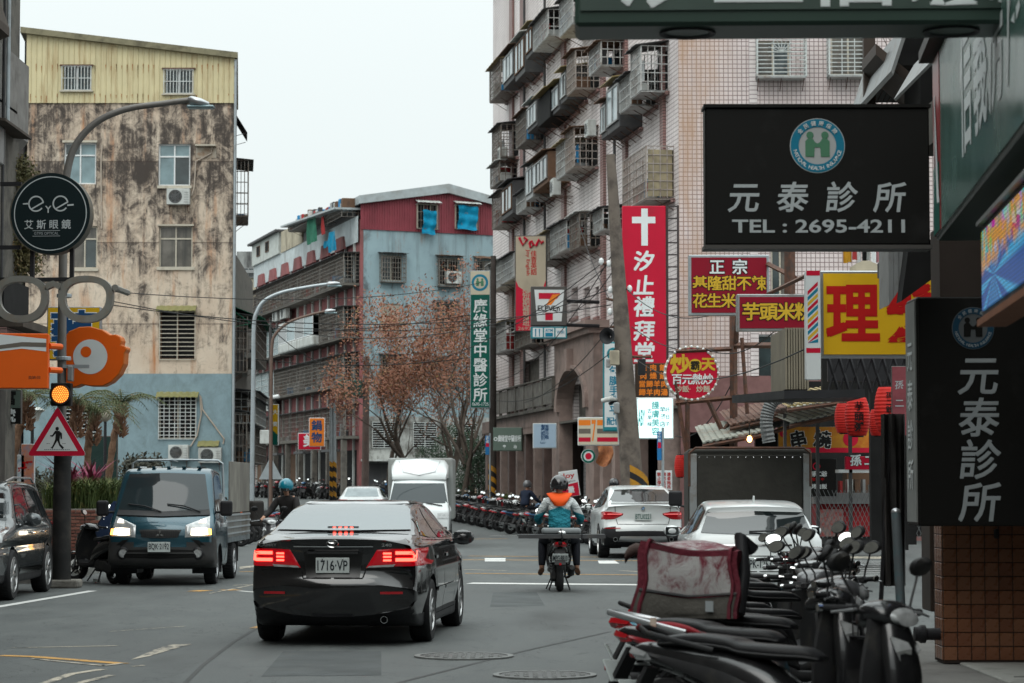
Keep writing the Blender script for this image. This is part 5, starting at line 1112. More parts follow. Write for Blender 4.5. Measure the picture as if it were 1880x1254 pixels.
# ---- white box van with roof deflector, coming
t = thing('box_truck', 'white box truck with a raised roof deflector coming behind the black sedan', 'truck', ((768 - 940) * 63 / 4439, 67, 0), radians(-90))
def Wv(x, z):
    w_ = .82 - .03 * sstep(3.6, 4.1, x)
    if z > 1.0: w_ -= .02 + .1 * (z - 1.0) / .8
    return w_
pr = [(2.4, .4, .03, 0), (2.4, 1.7, .05, 0), (2.6, 1.8, .08, 0), (3.2, 1.8, .08, .02), (3.4, 1.72, .06, .05), (3.85, 1.12, .05, .08), (3.98, .95, .06, .1), (4.05, .6, .06, .1), (4.0, .35, .05, .08), (3.5, .3, .03, 0)]
b = Body(pr, Wv, (2.8, 3.6, .8), ((3.4, .3, .33),), K=8); b.build('cab', WHT, t, zu=.45)
b.decal([(-.66, 1.68), (.66, 1.68)], [(-.76, 1.16), (.76, 1.16)], 'front', mat('windscreen_glass'), 'windscreen', N=14, M=8)
d = MB(); rg = []
for x, z0, z1, w_ in ((2.3, 1.82, 2.3, .75), (2.7, 1.82, 2.3, .76), (3.05, 1.82, 2.2, .74), (3.28, 1.8, 2.0, .72), (3.36, 1.78, 1.86, .7)): rg.append([(x, -w_, z0), (x, -w_, z0 + (z1 - z0) * .7), (x, -w_ * .85, z1), (x, 0, z1 + .03), (x, w_ * .85, z1), (x, w_, z0 + (z1 - z0) * .7), (x, w_, z0)])
d.loft(rg); d.build('roof_deflector', WHT, t, smooth=50); MB().tube([(2.95, -.55, 2.28), (3.3, -.42, 1.98), (3.37, 0, 1.9), (3.3, .42, 1.98), (2.95, .55, 2.28)], .014, 5).build('deflector_crease', SILVER, t)
MB().box(-.5, 2.3, -.87, .87, .7, 2.36).build('cargo_box', mat('grey_tarpaulin_box', (.25, .26, .25), .7, dirt=(.12, .11, .1), da=.5, ds=1), t, bev=.06, seg=3)
for sd, ax in ((-1, '-y'), (1, '+y')):
    wheel(t, 3.4, sd * .7, .3, .19, 6, SILVER); wheel(t, .6, sd * .7, .3, .19, 6, SILVER); b.decal([(sd * .5, .9), (sd * .78, .92)], [(sd * .5, .76), (sd * .78, .76)], 'front', LCLEAR, 'headlamp', off=.012)
    b.decal([(2.6, 1.66), (3.2, 1.66)], [(2.6, 1.12), (3.6, 1.1)], ax, GL, 'side_window')
b.quad(-.75, .75, .35, .55, 'front', BUMP, 'bumper', off=.02); p0 = b.proj(.0, 1.14, 'front')[0]; MB().tube([b.proj(.2, 1.17, 'front')[0] + Vector((.03, 0, 0)), b.proj(.62, 1.1, 'front')[0] + Vector((.03, 0, 0))], .014, 5).build('windscreen_wiper', BLACK, t)
# ---- truck with dark tarpaulin back, parked on the right
TARP = mat('dark_tarpaulin', (.035, .033, .028), .65, var=.15, bump=.5, bs=8, dirt=(.05, .048, .04), da=.4, ds=2)
t = thing('covered_truck', 'parked truck with a dark tarpaulin back in a grey steel frame', 'truck', ((1376 - 940) * 38.5 / 4439, 38.5, 0), radians(87.2))
MB().box(.04, 3.0, -.98, .98, .75, 2.2).build('tarpaulin_cover', TARP, t, bev=.05, seg=3)
MB().box(.0, .05, -.84, .84, .9, 2.1).build('rear_tarpaulin', TARP, t, bev=.01)
mb = MB()
for y in (-.9, .9): mb.box(-.03, .05, y - .06, y + .06, .5, 2.12)
mb.build('rear_post', GREY, t, bev=.01); mb = MB()
for k in range(14): blob(mb, (-.035, -.8 + k * .123, 2.06), (.01, .012, .012), 4)
mb.build('tarpaulin_eyelet', CHROME, t)
MB().tube([(-.02, -.96, 1.6), (-.02, -.96, 2.13), (-.02, -.86, 2.21), (-.02, .86, 2.21), (-.02, .96, 2.13), (-.02, .96, 1.6)], .025, 6).build('red_edge_piping', RUST, t)
MB().box(-.02, 3.1, -.95, .95, .55, .75).build('load_floor', BED, t); MB().box(3.15, 4.6, -.85, .85, .4, 1.95).build('cab', WHT, t, bev=.12, seg=3)
for sd in (-1, 1): wheel(t, .9, sd * .78, .34, .22, 6, SILVER); wheel(t, 4.0, sd * .74, .34, .22, 6, SILVER)
mb = MB(); mb.box(4.44, 4.54, .98, 1.22, 1.25, 1.52); mb.build('door_mirror', BLACK, t, bev=.04, seg=3); MB().tube([(4.4, .8, 1.2), (4.5, 1.15, 1.3)], .02, 5).build('mirror_arm', BLACK, t)
# ---- two pale cars half hidden further off
def far_car(name, lab, x, Y, rz, m):
    t = thing(name, lab, 'car', (x, Y, ground(Y)), rz)
    b = Body([(.1, .3, .05, .1), (.0, .6, .06, .14), (.1, .98, .06, .1), (.5, 1.05, .08, .05), (1.1, 1.4, .1, .03), (2.2, 1.45, .1, .02), (2.8, 1.25, .1, .06), (3.4, 1.0, .1, .1), (4.2, .85, .1, .15), (4.4, .5, .08, .18), (4.2, .2, .05, 0), (.6, .2, .05, 0)], Wh, (.8, 3.6, .6), ((.85, .31, .36), (3.4, .31, .36)), K=8, step=.12); b.build('body', m, t)
    b.decal([(-.56, 1.38), (.56, 1.38)], [(-.66, 1.06), (.66, 1.06)], 'rear', PGL, 'rear_window'); b.decal([(-.56, 1.38), (.56, 1.38)], [(-.66, 1.05), (.66, 1.05)], 'front', PGL, 'windscreen')
    for sd, ax in ((-1, '-y'), (1, '+y')):
        b.decal([(1.1, 1.34), (2.5, 1.34)], [(.9, 1.05), (2.9, 1.03)], ax, GL, 'side_window')
        for x_ in (.85, 3.4): wheel(t, x_, sd * .78, .31, .2, 5)
        b.decal([(sd * .5, .95), (sd * .85, .95)], [(sd * .5, .8), (sd * .85, .8)], 'rear', LRED, 'tail_lamp')
    return t
far_car('parked_car', 'pale car half hidden to the left of the white box truck', -5.75, 92, radians(90), WHT)
far_car('parked_car', 'pale car behind the flatbed truck at the left kerb', -8.1, 58, radians(-92), WHT)
# ------------------------------------------------ signs
MT = {}
for k, c, r, e in (('sign_black', (.006, .0058, .005), .5, 0), ('letter_grey', (.44, .48, .49), .5, 0), ('letter_dim_grey', (.31, .34, .35), .5, 0), ('letter_white', (.7, .74, .74), .5, 0), ('sign_red', (.50, .008, .035), .4, 0), ('sign_dark_red', (.23, .006, .02), .4, 0),
                   ('sign_green', (.0, .095, .07), .4, 0), ('sign_dark_green', (.035, .06, .048), .35, 0), ('sign_yellow', (.62, .36, .01), .45, 0), ('letter_red', (.42, .006, .006), .5, 0), ('letter_gold', (.6, .38, .03), .5, 0), ('letter_black', (.01, .01, .01), .5, 0),
                   ('sign_orange', (.72, .11, .008), .4, 0), ('emblem_blue', (.01, .19, .3), .5, 0), ('emblem_green', (.08, .22, .13), .5, 0), ('emblem_grey', (.42, .44, .44), .5, 0), ('sign_white', (.62, .65, .65), .4, 0), ('sign_cream', (.55, .5, .38), .5, 0),
                   ('sign_teal', (.02, .2, .24), .4, 0), ('letter_blue', (.01, .06, .16), .5, 0), ('sign_beige', (.42, .36, .27), .5, 0), ('sign_grey_green', (.11, .15, .125), .4, 0), ('sign_pale_blue', (.38, .5, .62), .4, 0), ('letter_orange', (.75, .2, .02), .5, 0), ('sign_street_blue', (.02, .16, .38), .4, 0), ('sign_brown', (.05, .03, .02), .5, 0), ('sign_dark_frame', (.08, .075, .07), .5, 0), ('letter_pink', (.6, .05, .2), .5, 0), ('letter_cyan', (.1, .5, .5), .5, 0)):
    MT[k] = mat(k, c, r, var=.07, vs=1.5, emit=e, dirt=tuple(q * .45 + .03 for q in c) if k.startswith('sign') else None, da=.22, ds=2)
class Sign:
    def __init__(s, label, x0, y0, x1, y1, Y, dp=.2, face='sign_white', frame_='sign_dark_frame', fr=.035, rz=0, name='shop_sign', cat_='sign', group=None, body=True):
        s.Y = Y; c = P((x0 + x1) / 2, y1, Y); s.root = thing(name, label, cat_, c, rz, group); s.c = c
        s.x0, s.x1 = s.X(x0), s.X(x1); s.z0, s.z1 = 0, s.Z(y0); s.f = MT.get(face) or face; fm = MT.get(frame_) or frame_
        if body:
            MB().box(s.x0, s.x1, 0, dp, s.z0, s.z1).build('sign_box', fm, s.root, bev=min(.012, dp / 4)); MB().box(s.x0 + fr, s.x1 - fr, -.012, 0, s.z0 + fr, s.z1 - fr).build('sign_face', s.f, s.root)
    def X(s, px): return P(px, 627, s.Y).x - s.c.x
    def Z(s, py): return P(940, py, s.Y).z - s.c.z
    def k(s, n): return n * s.Y / F
    def fin(s, mb, m, name='lettering', **kw):
        o = mb.build(name, MT.get(m) or m, s.root, fix=False, **kw); return o
    def row(s, st, x0, x1, y, size, m, bold=.015, sx=1, out=None, lay=-.016, **kw):
        if out: mb = MB(); row(mb, st, s.X(x0), s.X(x1), s.Z(y), s.k(size) / .93, lay, bold=bold + out[1], sx=sx, **kw); s.fin(mb, out[0], 'letter_outline'); lay -= .003
        mb = MB(); row(mb, st, s.X(x0), s.X(x1), s.Z(y), s.k(size) / .93, lay, bold=bold, sx=sx, **kw); return s.fin(mb, m)
    def col(s, st, x, y0, y1, size, m, bold=.015, sx=1, lay=-.016, **kw): mb = MB(); column(mb, st, s.X(x), s.Z(y1), s.Z(y0), s.k(size) / .93, lay, bold=bold, sx=sx, **kw); return s.fin(mb, m)
    def fit(s, st, x0, y0, x1, y1, m, bold=.0, lay=-.016, **kw): mb = MB(); fit(mb, st, s.X(x0), s.X(x1), s.Z(y1), s.Z(y0), lay, bold, **kw); return s.fin(mb, m)
    def poly(s, pts, m, name='printed_shape', lay=-.015): mb = MB(); flat(mb, [(s.X(a), s.Z(b)) for a, b in pts], lay); return s.fin(mb, m, name)
    def disc(s, x, y, r, m, name='printed_disc', lay=-.015, **kw): mb = MB(); disc(mb, s.X(x), s.Z(y), s.k(r), lay, **kw); return s.fin(mb, m, name)
    def ring(s, x, y, r, r0, m, lay=-.017, **kw): mb = MB(); disc(mb, s.X(x), s.Z(y), s.k(r), lay, r0=s.k(r0), **kw); return s.fin(mb, m, 'printed_ring')
    def arc(s, st, x, y, r, a0, a1, size, m, lay=-.02, flip=False):
        mb = MB(); n = len(st)
        for i, ch in enumerate(st):
            if ch == ' ': continue
            a = a0 + (a1 - a0) * (i + .5) / n
            if ord(ch) < 128: cjk_l(mb, ch, s.X(x) + s.k(r) * cos(a), s.Z(y) + s.k(r) * sin(a), s.k(size), lay, (a + pi / 2) if flip else a - pi / 2)
            else: cjk(mb, ch, s.X(x) + s.k(r) * cos(a), s.Z(y) + s.k(r) * sin(a), s.k(size), lay, rot=a - pi / 2, bold=.02)
        return s.fin(mb, m)
def cjk_l(mb, ch, cx, cz, h, y, rot):
    V, Fc = glyph(ch, .012)
    a0 = (min(v.x for v in V) + max(v.x for v in V)) / 2
    mb.add([(cx + ((v.x - a0) * cos(rot) - (v.y - .34) * sin(rot)) * h / .68, y, cz + ((v.x - a0) * sin(rot) + (v.y - .34) * cos(rot)) * h / .68) for v in V], Fc)
def emblem(S, x, y, r, mb_='emblem_blue', mg='emblem_green', mi='emblem_grey', mw='letter_white', text=True):
    S.disc(x, y, r, mi, lay=-.015); S.ring(x, y, r * .97, r * .68, mb_, lay=-.018); q = r / 50
    for sd in (-1, 1):
        S.disc(x + sd * 13.5 * q, y - 19 * q, 6.5 * q, mg, lay=-.019)
        S.poly([(x + sd * 22 * q, y + 20 * q), (x + sd * 22 * q, y - 8 * q), (x + sd * 17 * q, y - 13 * q), (x + sd * 9 * q, y - 13 * q), (x + sd * 4 * q, y - 6 * q), (x, y - 4 * q), (x, y + 3 * q), (x + sd * 5 * q, y + 3 * q), (x + sd * 6 * q, y + 20 * q)], mg, lay=-.019)
    if text: S.arc('全民健康保險', x, y, r * .82, radians(150), radians(30), 9.5 * q, mw, -.021); S.arc('NATIONAL HEALTH INSURANCE', x, y, r * .825, radians(192), radians(348), 6.5 * q, mw, -.021, True)
# clinic board hanging over the road
s = Sign('large black clinic sign board with round emblem hanging above the parked white hatchback', 1296, 198, 1710, 450, 18.5, .2, 'sign_black', 'sign_black', .012, name='clinic_sign')
MB().box(s.x0 - .01, s.x1 + .01, -.03, .23, s.z1, s.z1 + .025).build('top_cap', MT['sign_black'], s.root); MB().box(s.x0 - .01, s.x1 + .01, -.03, .23, -.03, .0).build('bottom_cap', MT['sign_dark_frame'], s.root)
emblem(s, 1503, 268, 51); s.row('元泰診所', 1323, 1681, 362, 55, 'letter_grey', bold=.016, slant=.12); s.fit('TEL : 2695-4211', 1345, 403, 1663, 428, 'letter_grey', .02)
# vertical clinic sign on the tiled pillar
s = Sign('tall black clinic sign with four stacked characters on the orange tiled pillar', 1683, 545, 1905, 966, 19.2, .5, 'sign_black', 'sign_black', .012, name='clinic_sign')
emblem(s, 1786, 603, 39, mb_=mat('emblem_dim_blue', (.01, .05, .09), .5, var=0), mg='sign_black', mi=mat('emblem_dim_grey', (.1, .11, .115), .5, var=0), mw='letter_dim_grey'); s.col('元泰診所', 1796, 650, 960, 71, 'letter_dim_grey', bold=.02, slant=.12)
MB().box(s.x0 - .012, s.x0, .03, .47, .03, s.z1 - .03).build('side_face', mat('grey_acrylic_side', (.22, .23, .22), .5), s.root)
mb = MB(); column(mb, '元泰診所', 0, .25, s.z1 - .3, .26, 0, bold=.02); mb.build('lettering', MT['letter_white'], s.root, T=TR((s.x0 - .016, .25, 0)) @ RZ(-pi / 2), fix=False)
# green sign beam across the top of the picture
T0 = thing('shop_sign', 'long dark green box sign seen from below across the top', 'sign', P(1055, 48, 12.6), radians(-2.0)); c0 = T0.location.copy()
MB().box(0, 3.4, 0, .42, 0, 1.0).build('sign_box', MT['sign_dark_green'], T0, bev=.02); MB().box(.03, 3.3, -.012, 0, .08, .95).build('sign_face', mat('dark_green_face', (.045, .07, .058), .3, var=.15), T0)
mb = MB(); row(mb, '汐止信義房屋', .22, 3.2, .33, .5, -.016, bold=.02); mb.build('lettering', MT['letter_white'], T0, fix=False)
mb = MB()
for x in (.6, 2.0): mb.lathe([(.12, -.004), (.15, -.012), (.15, 0)], 20, TR((x, .2, 0)), cap=False)
mb.build('downlight', BLACK, T0)
# street-facing green shop fascia on the right
TG = frame(3.0, 17, 2.5, 11.8, 3.33); g = thing('shop_sign', 'long teal green shop fascia with white characters running along the right arcade', 'sign', TG.translation)
def gput(mb, n, m, T=TG, **k): return mb.build(n, m, g, T=TR(-TG.translation) @ T, **k)
gf = NT('green_fascia_face'); z = gf.xyz()[2]; nn = gf.noise((2, 2, 2), 4, .5); GF = gf.end(gf.mix(nn, (.07, .15, .125), (.1, .185, .16)), gf.ramp(nn, .3, .7, .16, .3))
gput(MB().box(0, 6.5, 0, .35, 0, 1.29), 'sign_box', MT['sign_dark_green'], bev=.01); gput(MB().box(.0, 6.5, -.012, 0, .03, 1.26), 'sign_face', GF)
gput(MB().box(0, .52, -.018, -.012, .03, 1.26), 'printed_panel', mat('printed_red_panel', (.35, .04, .045), .3, var=.1)); mb = MB(); flat(mb, [(0, .03), (.52, .03), (.52, .5), (.0, .5)], -.021); gput(mb, 'printed_shape', MT['sign_green'], fix=False)
mb = MB()
for k in range(6): a = .15 + k * .055; flat(mb, [(.2, 1.0), (.23, 1.0), (.26 + a * .5, .45 - k * .02), (.24 + a * .75, .25 - k * .01), (.22 + a * .7, .22), (.2 + a * .3, .45)], -.0225 - .0004 * k)
flat(mb, [(.19, 1.0), (.21, 1.0), (.2, .7), (.03, .1), (.0, .1), (.1, .5)], -.024); gput(mb, 'printed_shape', MT['letter_white'], fix=False)
mb = MB()
for i, ch in enumerate('信義房屋'): cjk(mb, ch, 2.5 + i * .88, .74, .95, -.016, bold=.012, sx=.85)
gput(mb, 'lettering', MT['letter_white'], fix=False)
gput(MB().box(-.2, 6.5, -.1, .4, 1.3, 1.38), 'top_cap', MT['sign_dark_frame'])
# LED display below it
TLD = frame(2.76, 14.15, 2.52, 11.6, 2.58); g = thing('led_display', 'glowing colourful LED display with blue firework bursts under the green fascia', 'display', TLD.translation)
n = NT('led_picture'); x, y, z = n.xyz()
sc = n.noise((5, 5, 9), 3, .5); a1 = n.math('ARCTANGENT', n.math('DIVIDE', n.math('SUBTRACT', z, .2), n.math('SUBTRACT', x, .75))); ry = n.math('SINE', n.math('MULTIPLY', a1, 26.)); ray_ = n.ramp(ry, .1, .8, 0, 1)
blue = n.mix(ray_, (.0, .12, .5), (.05, .55, 1)); hue = n.t.nodes.new('ShaderNodeTexVoronoi'); hue.inputs['Scale'].default_value = 9; n.put(hue.inputs['Vector'], n.obj)
top = n.mix(n.ramp(sc, .45, .55), hue.outputs['Color'], (1, .45, .05)); c = n.mix(n.ramp(n.math('ADD', z, n.math('MULTIPLY', sc, .3)), .4, .5), blue, top)
gd = n.math('MAXIMUM', n.ramp(n.math('FRACT', n.math('MULTIPLY', x, 45.)), .7, .9, 0, 1), n.ramp(n.math('FRACT', n.math('MULTIPLY', z, 45.)), .7, .9, 0, 1)); c = n.mix(gd, c, (.0, .01, .03))
n.put(n.b.inputs['Emission Color'], c); n.b.inputs['Emission Strength'].default_value = .5; LED = n.end((.01, .01, .01), .3)
def gput2(mb, nme, m, **k): return mb.build(nme, m, g, T=TR(-TLD.translation) @ TLD, **k)
gput2(MB().box(0, 2.6, .0, .12, -.0, .54), 'display_case', BLACK, bev=.005); gput2(MB().box(.08, 2.6, -.01, 0, .04, .5), 'screen', LED); gput2(MB().box(-.02, 2.62, -.03, .14, -.045, -.005), 'lower_trim', mat('rusty_trim', (.25, .1, .05), .6)); gput2(MB().box(-.02, 2.62, -.03, .14, .545, .57), 'upper_trim', GREY)
# tiled pillar: every tile its own piece
TILO = [mat('orange_brown_tile_%s' % k, c, .28, var=.12, vs=6, dirt=(.1, .045, .025), da=.3, ds=5, rv=.1) for k, c in (('a', (.215, .085, .04)), ('b', (.185, .07, .034)), ('c', (.235, .1, .05)))]
rP = thing('tiled_pillar', 'orange brown tiled arcade pillar standing beside the parked scooters', 'pillar', (3.55, 20, .15))
box('pillar_core', mat('dark_grout', (.045, .035, .03), .9), rP, 0, 1.2, .0, .42, 0, 3.6)
pt = .1148; tm = []
for k in range(3): q = MB().box(.004, pt - .004, -.008, .003, .004, pt - .004); o = q.build('tile', TILO[k], rP, bev=.003); tm.append(o)
first = True
for j in range(15):
    for i in range(9):
        sl = RN.choice(tm); o = sl.copy(); C.objects.link(o); o.parent = rP; o.matrix_local = TR((i * pt, RN.uniform(-.0015, .0015), .02 + j * pt))
for j in range(15):
    for i in range(3):
        sl = RN.choice(tm); o = sl.copy(); C.objects.link(o); o.parent = rP; o.matrix_local = TR((0, .01 + (i + 1) * pt, .02 + j * pt)) @ RZ(-pi / 2)
for o in tm: o.matrix_local = TR((tm.index(o) * pt, 0, .02 + 15 * pt))
MB().lathe([(.05, 0), (.05, .12), (.075, .13), (.075, .17), (.06, .19), (.06, .22), (.001, .22)], 20, RY(-pi / 2)).build('wall_valve', BLACK, rP, T=TR((0, .12, .23)))
MB().box(.42, .46, -.05, -.01, 1.02, 1.10).build('small_hook', BLACK, rP, bev=.01)
g = thing('step', 'pale stone step at the foot of the orange tiled pillar', 'step', (3.55, 17.5, .0)); box('step_block', KERB, g, .12, 2.2, .2, 2.45, 0, .16, bev=.01); box('step_edge', DGREY, g, .25, 1.0, .9, .93, .16, .164)
# yellow barber sign, barber pole
s = Sign('yellow sign with a huge red character and silver frame beside the barber pole', 1507, 497, 1720, 656, 30, .3, 'sign_yellow', SILVER, .035, name='barber_sign')
s.row('理', 1514, 1618, 574, 108, 'letter_red', bold=.045, sx=.86); s.row('髮', 1620, 1720, 574, 104, 'letter_red', bold=.045, sx=.86)
s = Sign('barber pole with red white blue and gold spiral stripes beside the yellow sign', 1480, 497, 1507, 697, 29.8, .18, 'sign_white', 'sign_white', .004, name='barber_pole', cat_='barber pole')
s.poly([(1481, 497), (1506, 497), (1506, 506), (1481, 506)], 'sign_red', lay=-.014); s.poly([(1480, 639), (1506, 639), (1506, 648), (1480, 648)], 'sign_red', lay=-.014)
for k in range(11):
    y = 517 + k * 10.5; m = ['sign_red', 'emblem_blue', 'letter_gold'][k % 3]; top = lambda yy: max(517, min(630, yy))
    s.poly([(1483, top(y + 18)), (1502, top(y)), (1502, top(y + 7)), (1483, top(y + 25))], m, 'stripe', lay=-.014)
# signs over the alley
s = Sign('dark red sign with two rows of gold characters under two white ones on rusty posts', 1265, 468, 1413, 579, 46, .2, 'sign_dark_red', GALV, .05, name='food_sign')
s.row('正宗', 1296, 1380, 490, 27, 'letter_white', out=('letter_black', .07), bold=.03); s.row('基隆甜不辣', 1272, 1407, 520, 26, 'letter_gold', out=('letter_black', .065), bold=.03); s.row('花生米', 1272, 1351, 552, 26, 'letter_gold', out=('letter_black', .065), bold=.03)
s = Sign('smaller dark red sign with one row of gold characters left of barber pole', 1353, 540, 1490, 608, 42, .2, 'sign_dark_red', GREY, .05, name='food_sign'); s.row('芋頭米粉', 1363, 1492, 572, 32, 'letter_gold', out=('letter_black', .065), bold=.035)
s = Sign('round red stir fry sign with gold and white characters above the covered truck', 1220, 635, 1320, 735, 50, .3, body=False, name='round_sign')
MB().lathe([(.001, 0), (s.k(50), 0), (s.k(50), .32), (.001, .32)], 40, TR((0, 0, s.Z(685))) @ RX(-pi / 2)).build('sign_box', mat('cream_sign_rim', (.5, .45, .36), .5, dirt=(.2, .15, .1), da=.4, ds=3), s.root, smooth=40)
s.disc(1270, 685, 47, 'sign_red', lay=-.006, name='sign_face'); s.row('炒', 1230, 1266, 668, 34, 'letter_gold', bold=.05); s.disc(1276, 671, 12, 'letter_gold', lay=-.014); s.row('霸', 1266, 1286, 671, 17, 'letter_black', bold=.02, lay=-.018); s.row('天', 1286, 1314, 668, 24, 'letter_gold', bold=.06)
s.row('百元熱炒', 1233, 1309, 696, 19, 'letter_white', bold=.03); s.row('炒飯·炒麵', 1239, 1303, 714, 12, 'sign_cream', bold=.02)
mb = MB()
for k in range(28): a = 2 * pi * k / 28; blob(mb, (s.k(49) * cos(a), -.02, s.Z(685) + s.k(49) * sin(a)), (.03, .03, .03), 4)
mb.build('rim_bulb', WHITE, s.root)
s = Sign('tall bright red church banner sign with a white cross on the tiled block', 1143, 378, 1223, 668, 68.5, .25, 'sign_red', 'sign_red', .02, name='church_sign')
s.poly([(1178, 383), (1190, 383), (1190, 398), (1204, 398), (1204, 410), (1190, 410), (1190, 451), (1178, 451), (1178, 410), (1161, 410), (1161, 398), (1178, 398)], 'letter_white', 'cross')
for ch, y in zip('汐止禮拜堂', (479, 524, 563, 607, 647)): s.row(ch, 1160, 1206, y, 36, 'letter_white', bold=.04, slant=.1)
mb = MB(); x0 = s.X(1224); x1 = s.X(1246)
for x in (x0 + .03, x1): mb.box(x - .03, x + .03, .1, .16, s.Z(668), s.Z(376))
for k in range(14): z = s.Z(668) + (s.Z(378) - s.Z(668)) * k / 13; mb.box(x0, x1, .11, .15, z - .02, z + .02)
mb.build('mounting_frame', mat('dark_steel', (.05, .04, .04), .6, .3), s.root)
s = Sign('dark brown menu sign with small gold characters above the lit white sign', 1166, 667, 1228, 729, 67, .2, 'sign_brown', 'sign_brown', .02, name='menu_sign')
for k, st in enumerate(('雞肉飯', '肉燥飯', '當歸羊肉', '歸羊肉湯')): s.row(st, 1172, 1226, 675 + k * 15, 12, 'letter_orange', bold=.04)
s = Sign('lit white box sign with small teal characters behind the concrete utility pole', 1168, 730, 1236, 806, 66.8, .3, mat('lit_white_panel', (.72, .95, .93), .4, emit=.75, var=.1), 'sign_white', .03, name='lit_sign')
s.fit('ABY', 1171, 752, 1184, 782, 'letter_cyan', .03); s.col('護膚美容', 1203, 736, 800, 14, 'letter_cyan'); s.col('早餐店', 1216, 745, 785, 10, 'sign_teal'); s.col('好日子', 1225, 745, 785, 8, 'sign_teal'); s.col('古早味', 1192, 748, 785, 8, 'sign_teal')
s = Sign('white and teal vertical sign with outlined characters behind the concrete pole', 1107, 628, 1146, 792, 66.4, .2, 'sign_white', 'sign_teal', .04, name='phone_shop_sign'); s.ring(1126, 650, 12, 7, 'sign_teal'); s.col('包膜手機平', 1127, 672, 762, 17, 'emblem_blue', bold=.03); s.row('配件', 1113, 1142, 773, 14, 'emblem_blue', bold=.03); s.poly([(1109, 784), (1144, 784), (1144, 790), (1109, 790)], 'sign_teal')
# convenience store hanging sign
s = Sign('convenience store hanging sign with a big striped seven on a grey frame', 975, 526, 1041, 598, 80, .35, 'sign_dark_frame', 'sign_dark_frame', .02, name='convenience_store_sign', rz=radians(3))
s.poly([(981, 532), (1036, 532), (1031, 590), (986, 590)], 'sign_white', lay=-.016)
s.poly([(989, 538), (1028, 538), (1028, 541), (1022, 549), (989, 549)], 'sign_red', lay=-.02); s.poly([(1028, 540), (1021, 548), (1012, 560), (1003, 560), (1010, 548), (1014, 541)], 'letter_orange', lay=-.021); s.poly([(1001, 574), (1015, 574), (1015, 588), (1001, 588)], 'sign_red', lay=-.02)
s.fit('ELEVEn', 987, 561, 1028, 571, 'letter_black', .03, lay=-.022)
MB().box(s.x0, s.x1, .0, .3, s.Z(621), s.Z(599.5)).build('service_panel', MT['sign_teal'], s.root)
for k in range(3): x = 978 + k * 21; s.poly([(x, 602), (x + 18.5, 602), (x + 18.5, 619), (x, 619)], 'sign_white', lay=-.006)
s.fit('ATM', 1001, 604, 1015, 609, 'emblem_blue', .02, lay=-.012); s.fit('WiFi', 1022, 607, 1036, 613, 'emblem_blue', .02, lay=-.012); s.poly([(1001, 611), (1015, 611), (1015, 618), (1001, 618)], 'emblem_blue', lay=-.012)
for x in (983, 990): s.poly([(x - 1, 604), (x + 1.5, 604), (x + 1, 618), (x - .5, 618)], 'emblem_blue', lay=-.012)
mb = MB()
for y in (552, 596): mb.cyl((s.X(1041), .15, s.Z(y)), (s.X(1103), .6, s.Z(y)), .06, n=8)
mb.build('bracket_arm', BLACK, s.root)
s = Sign('striped convenience store fascia with orange grey and red bands in the arcade', 1060, 766, 1136, 818, 73.5, .3, 'sign_cream', 'sign_white', .03, name='convenience_store_fascia', rz=radians(-8))
for y0, y1, m in ((771, 781, 'letter_orange'), (787, 796, mat('grey_band', (.14, .12, .1), .5)), (803, 811, 'sign_red')): s.poly([(1062, y0), (1084, y0), (1084, y1), (1062, y1)], m); s.poly([(1096, y0), (1134, y0), (1134, y1), (1096, y1)], m)
s.fit('7', 1086, 771, 1094, 811, 'letter_orange', .04)
s = Sign('tall beige and red language school sign left of the convenience store sign', 945, 432, 1004, 609, 89, .3, 'sign_beige', 'sign_dark_frame', .04, name='school_sign', rz=radians(-4))
s.poly([(947, 607), (947, 515), (952, 526), (962, 533), (975, 536), (988, 533), (998, 526), (1002, 515), (1002, 607)], 'sign_red', lay=-.016)
mb = MB()
for pts in (((953, 436), (960, 450), (968, 440), (962, 436)), ((972, 446), (974, 455), (980, 450), (976, 443), (972, 446)), ((984, 452), (990, 440), (994, 447), (998, 443))): mb.tube([(s.X(a), -.03, s.Z(b)) for a, b in pts], .05, 5)
mb.build('printed_script', MT['sign_red'], s.root); s.col('佳音英語', 980, 460, 505, 11, 'letter_red'); s.fit('Joy English', 966, 460, 971, 470, 'letter_red') if 0 else None
mb = MB(); fit(mb, 'Joy English', 0, s.k(48), 0, s.k(8), 0, .01); mb.build('lettering', MT['letter_red'], s.root, T=TR((s.X(965), -.02, s.Z(458))) @ RY(pi / 2), fix=False)
s.col('文理短期補習班', 966, 512, 598, 13, 'sign_beige', bold=.02, lay=-.02); s.col('私立', 982, 512, 535, 13, 'sign_beige', bold=.02, lay=-.02); s.fit('2692', 951, 600, 975, 606, 'sign_beige', lay=-.02)
s = Sign('tall green chinese medicine clinic sign with white characters above bare trees', 863, 497, 900, 749, 97, .3, 'sign_green', GALV, .03, name='clinic_sign', rz=radians(-4))
s.poly([(864, 498), (899, 498), (899, 541), (864, 541)], 'sign_cream', lay=-.016); emblem(s, 881, 519, 16, text=False); s.col('廣緣堂中醫診所', 882, 548, 738, 25, 'letter_white', bold=.015); s.fit('0695-1725', 867, 739, 897, 745, 'letter_white')
s = Sign('low grey green clinic box sign under the balcony of the tiled block', 905, 785, 958, 828, 92, .5, 'sign_grey_green', 'sign_grey_green', .03, name='clinic_sign', rz=radians(-6)); s.row('廣緣堂中醫診所', 914, 957, 805, 12, 'letter_white', sx=.5, bold=.02); s.ring(910, 806, 3.5, 2, 'letter_white'); s.row('專治', 916, 956, 820, 6, 'letter_white')
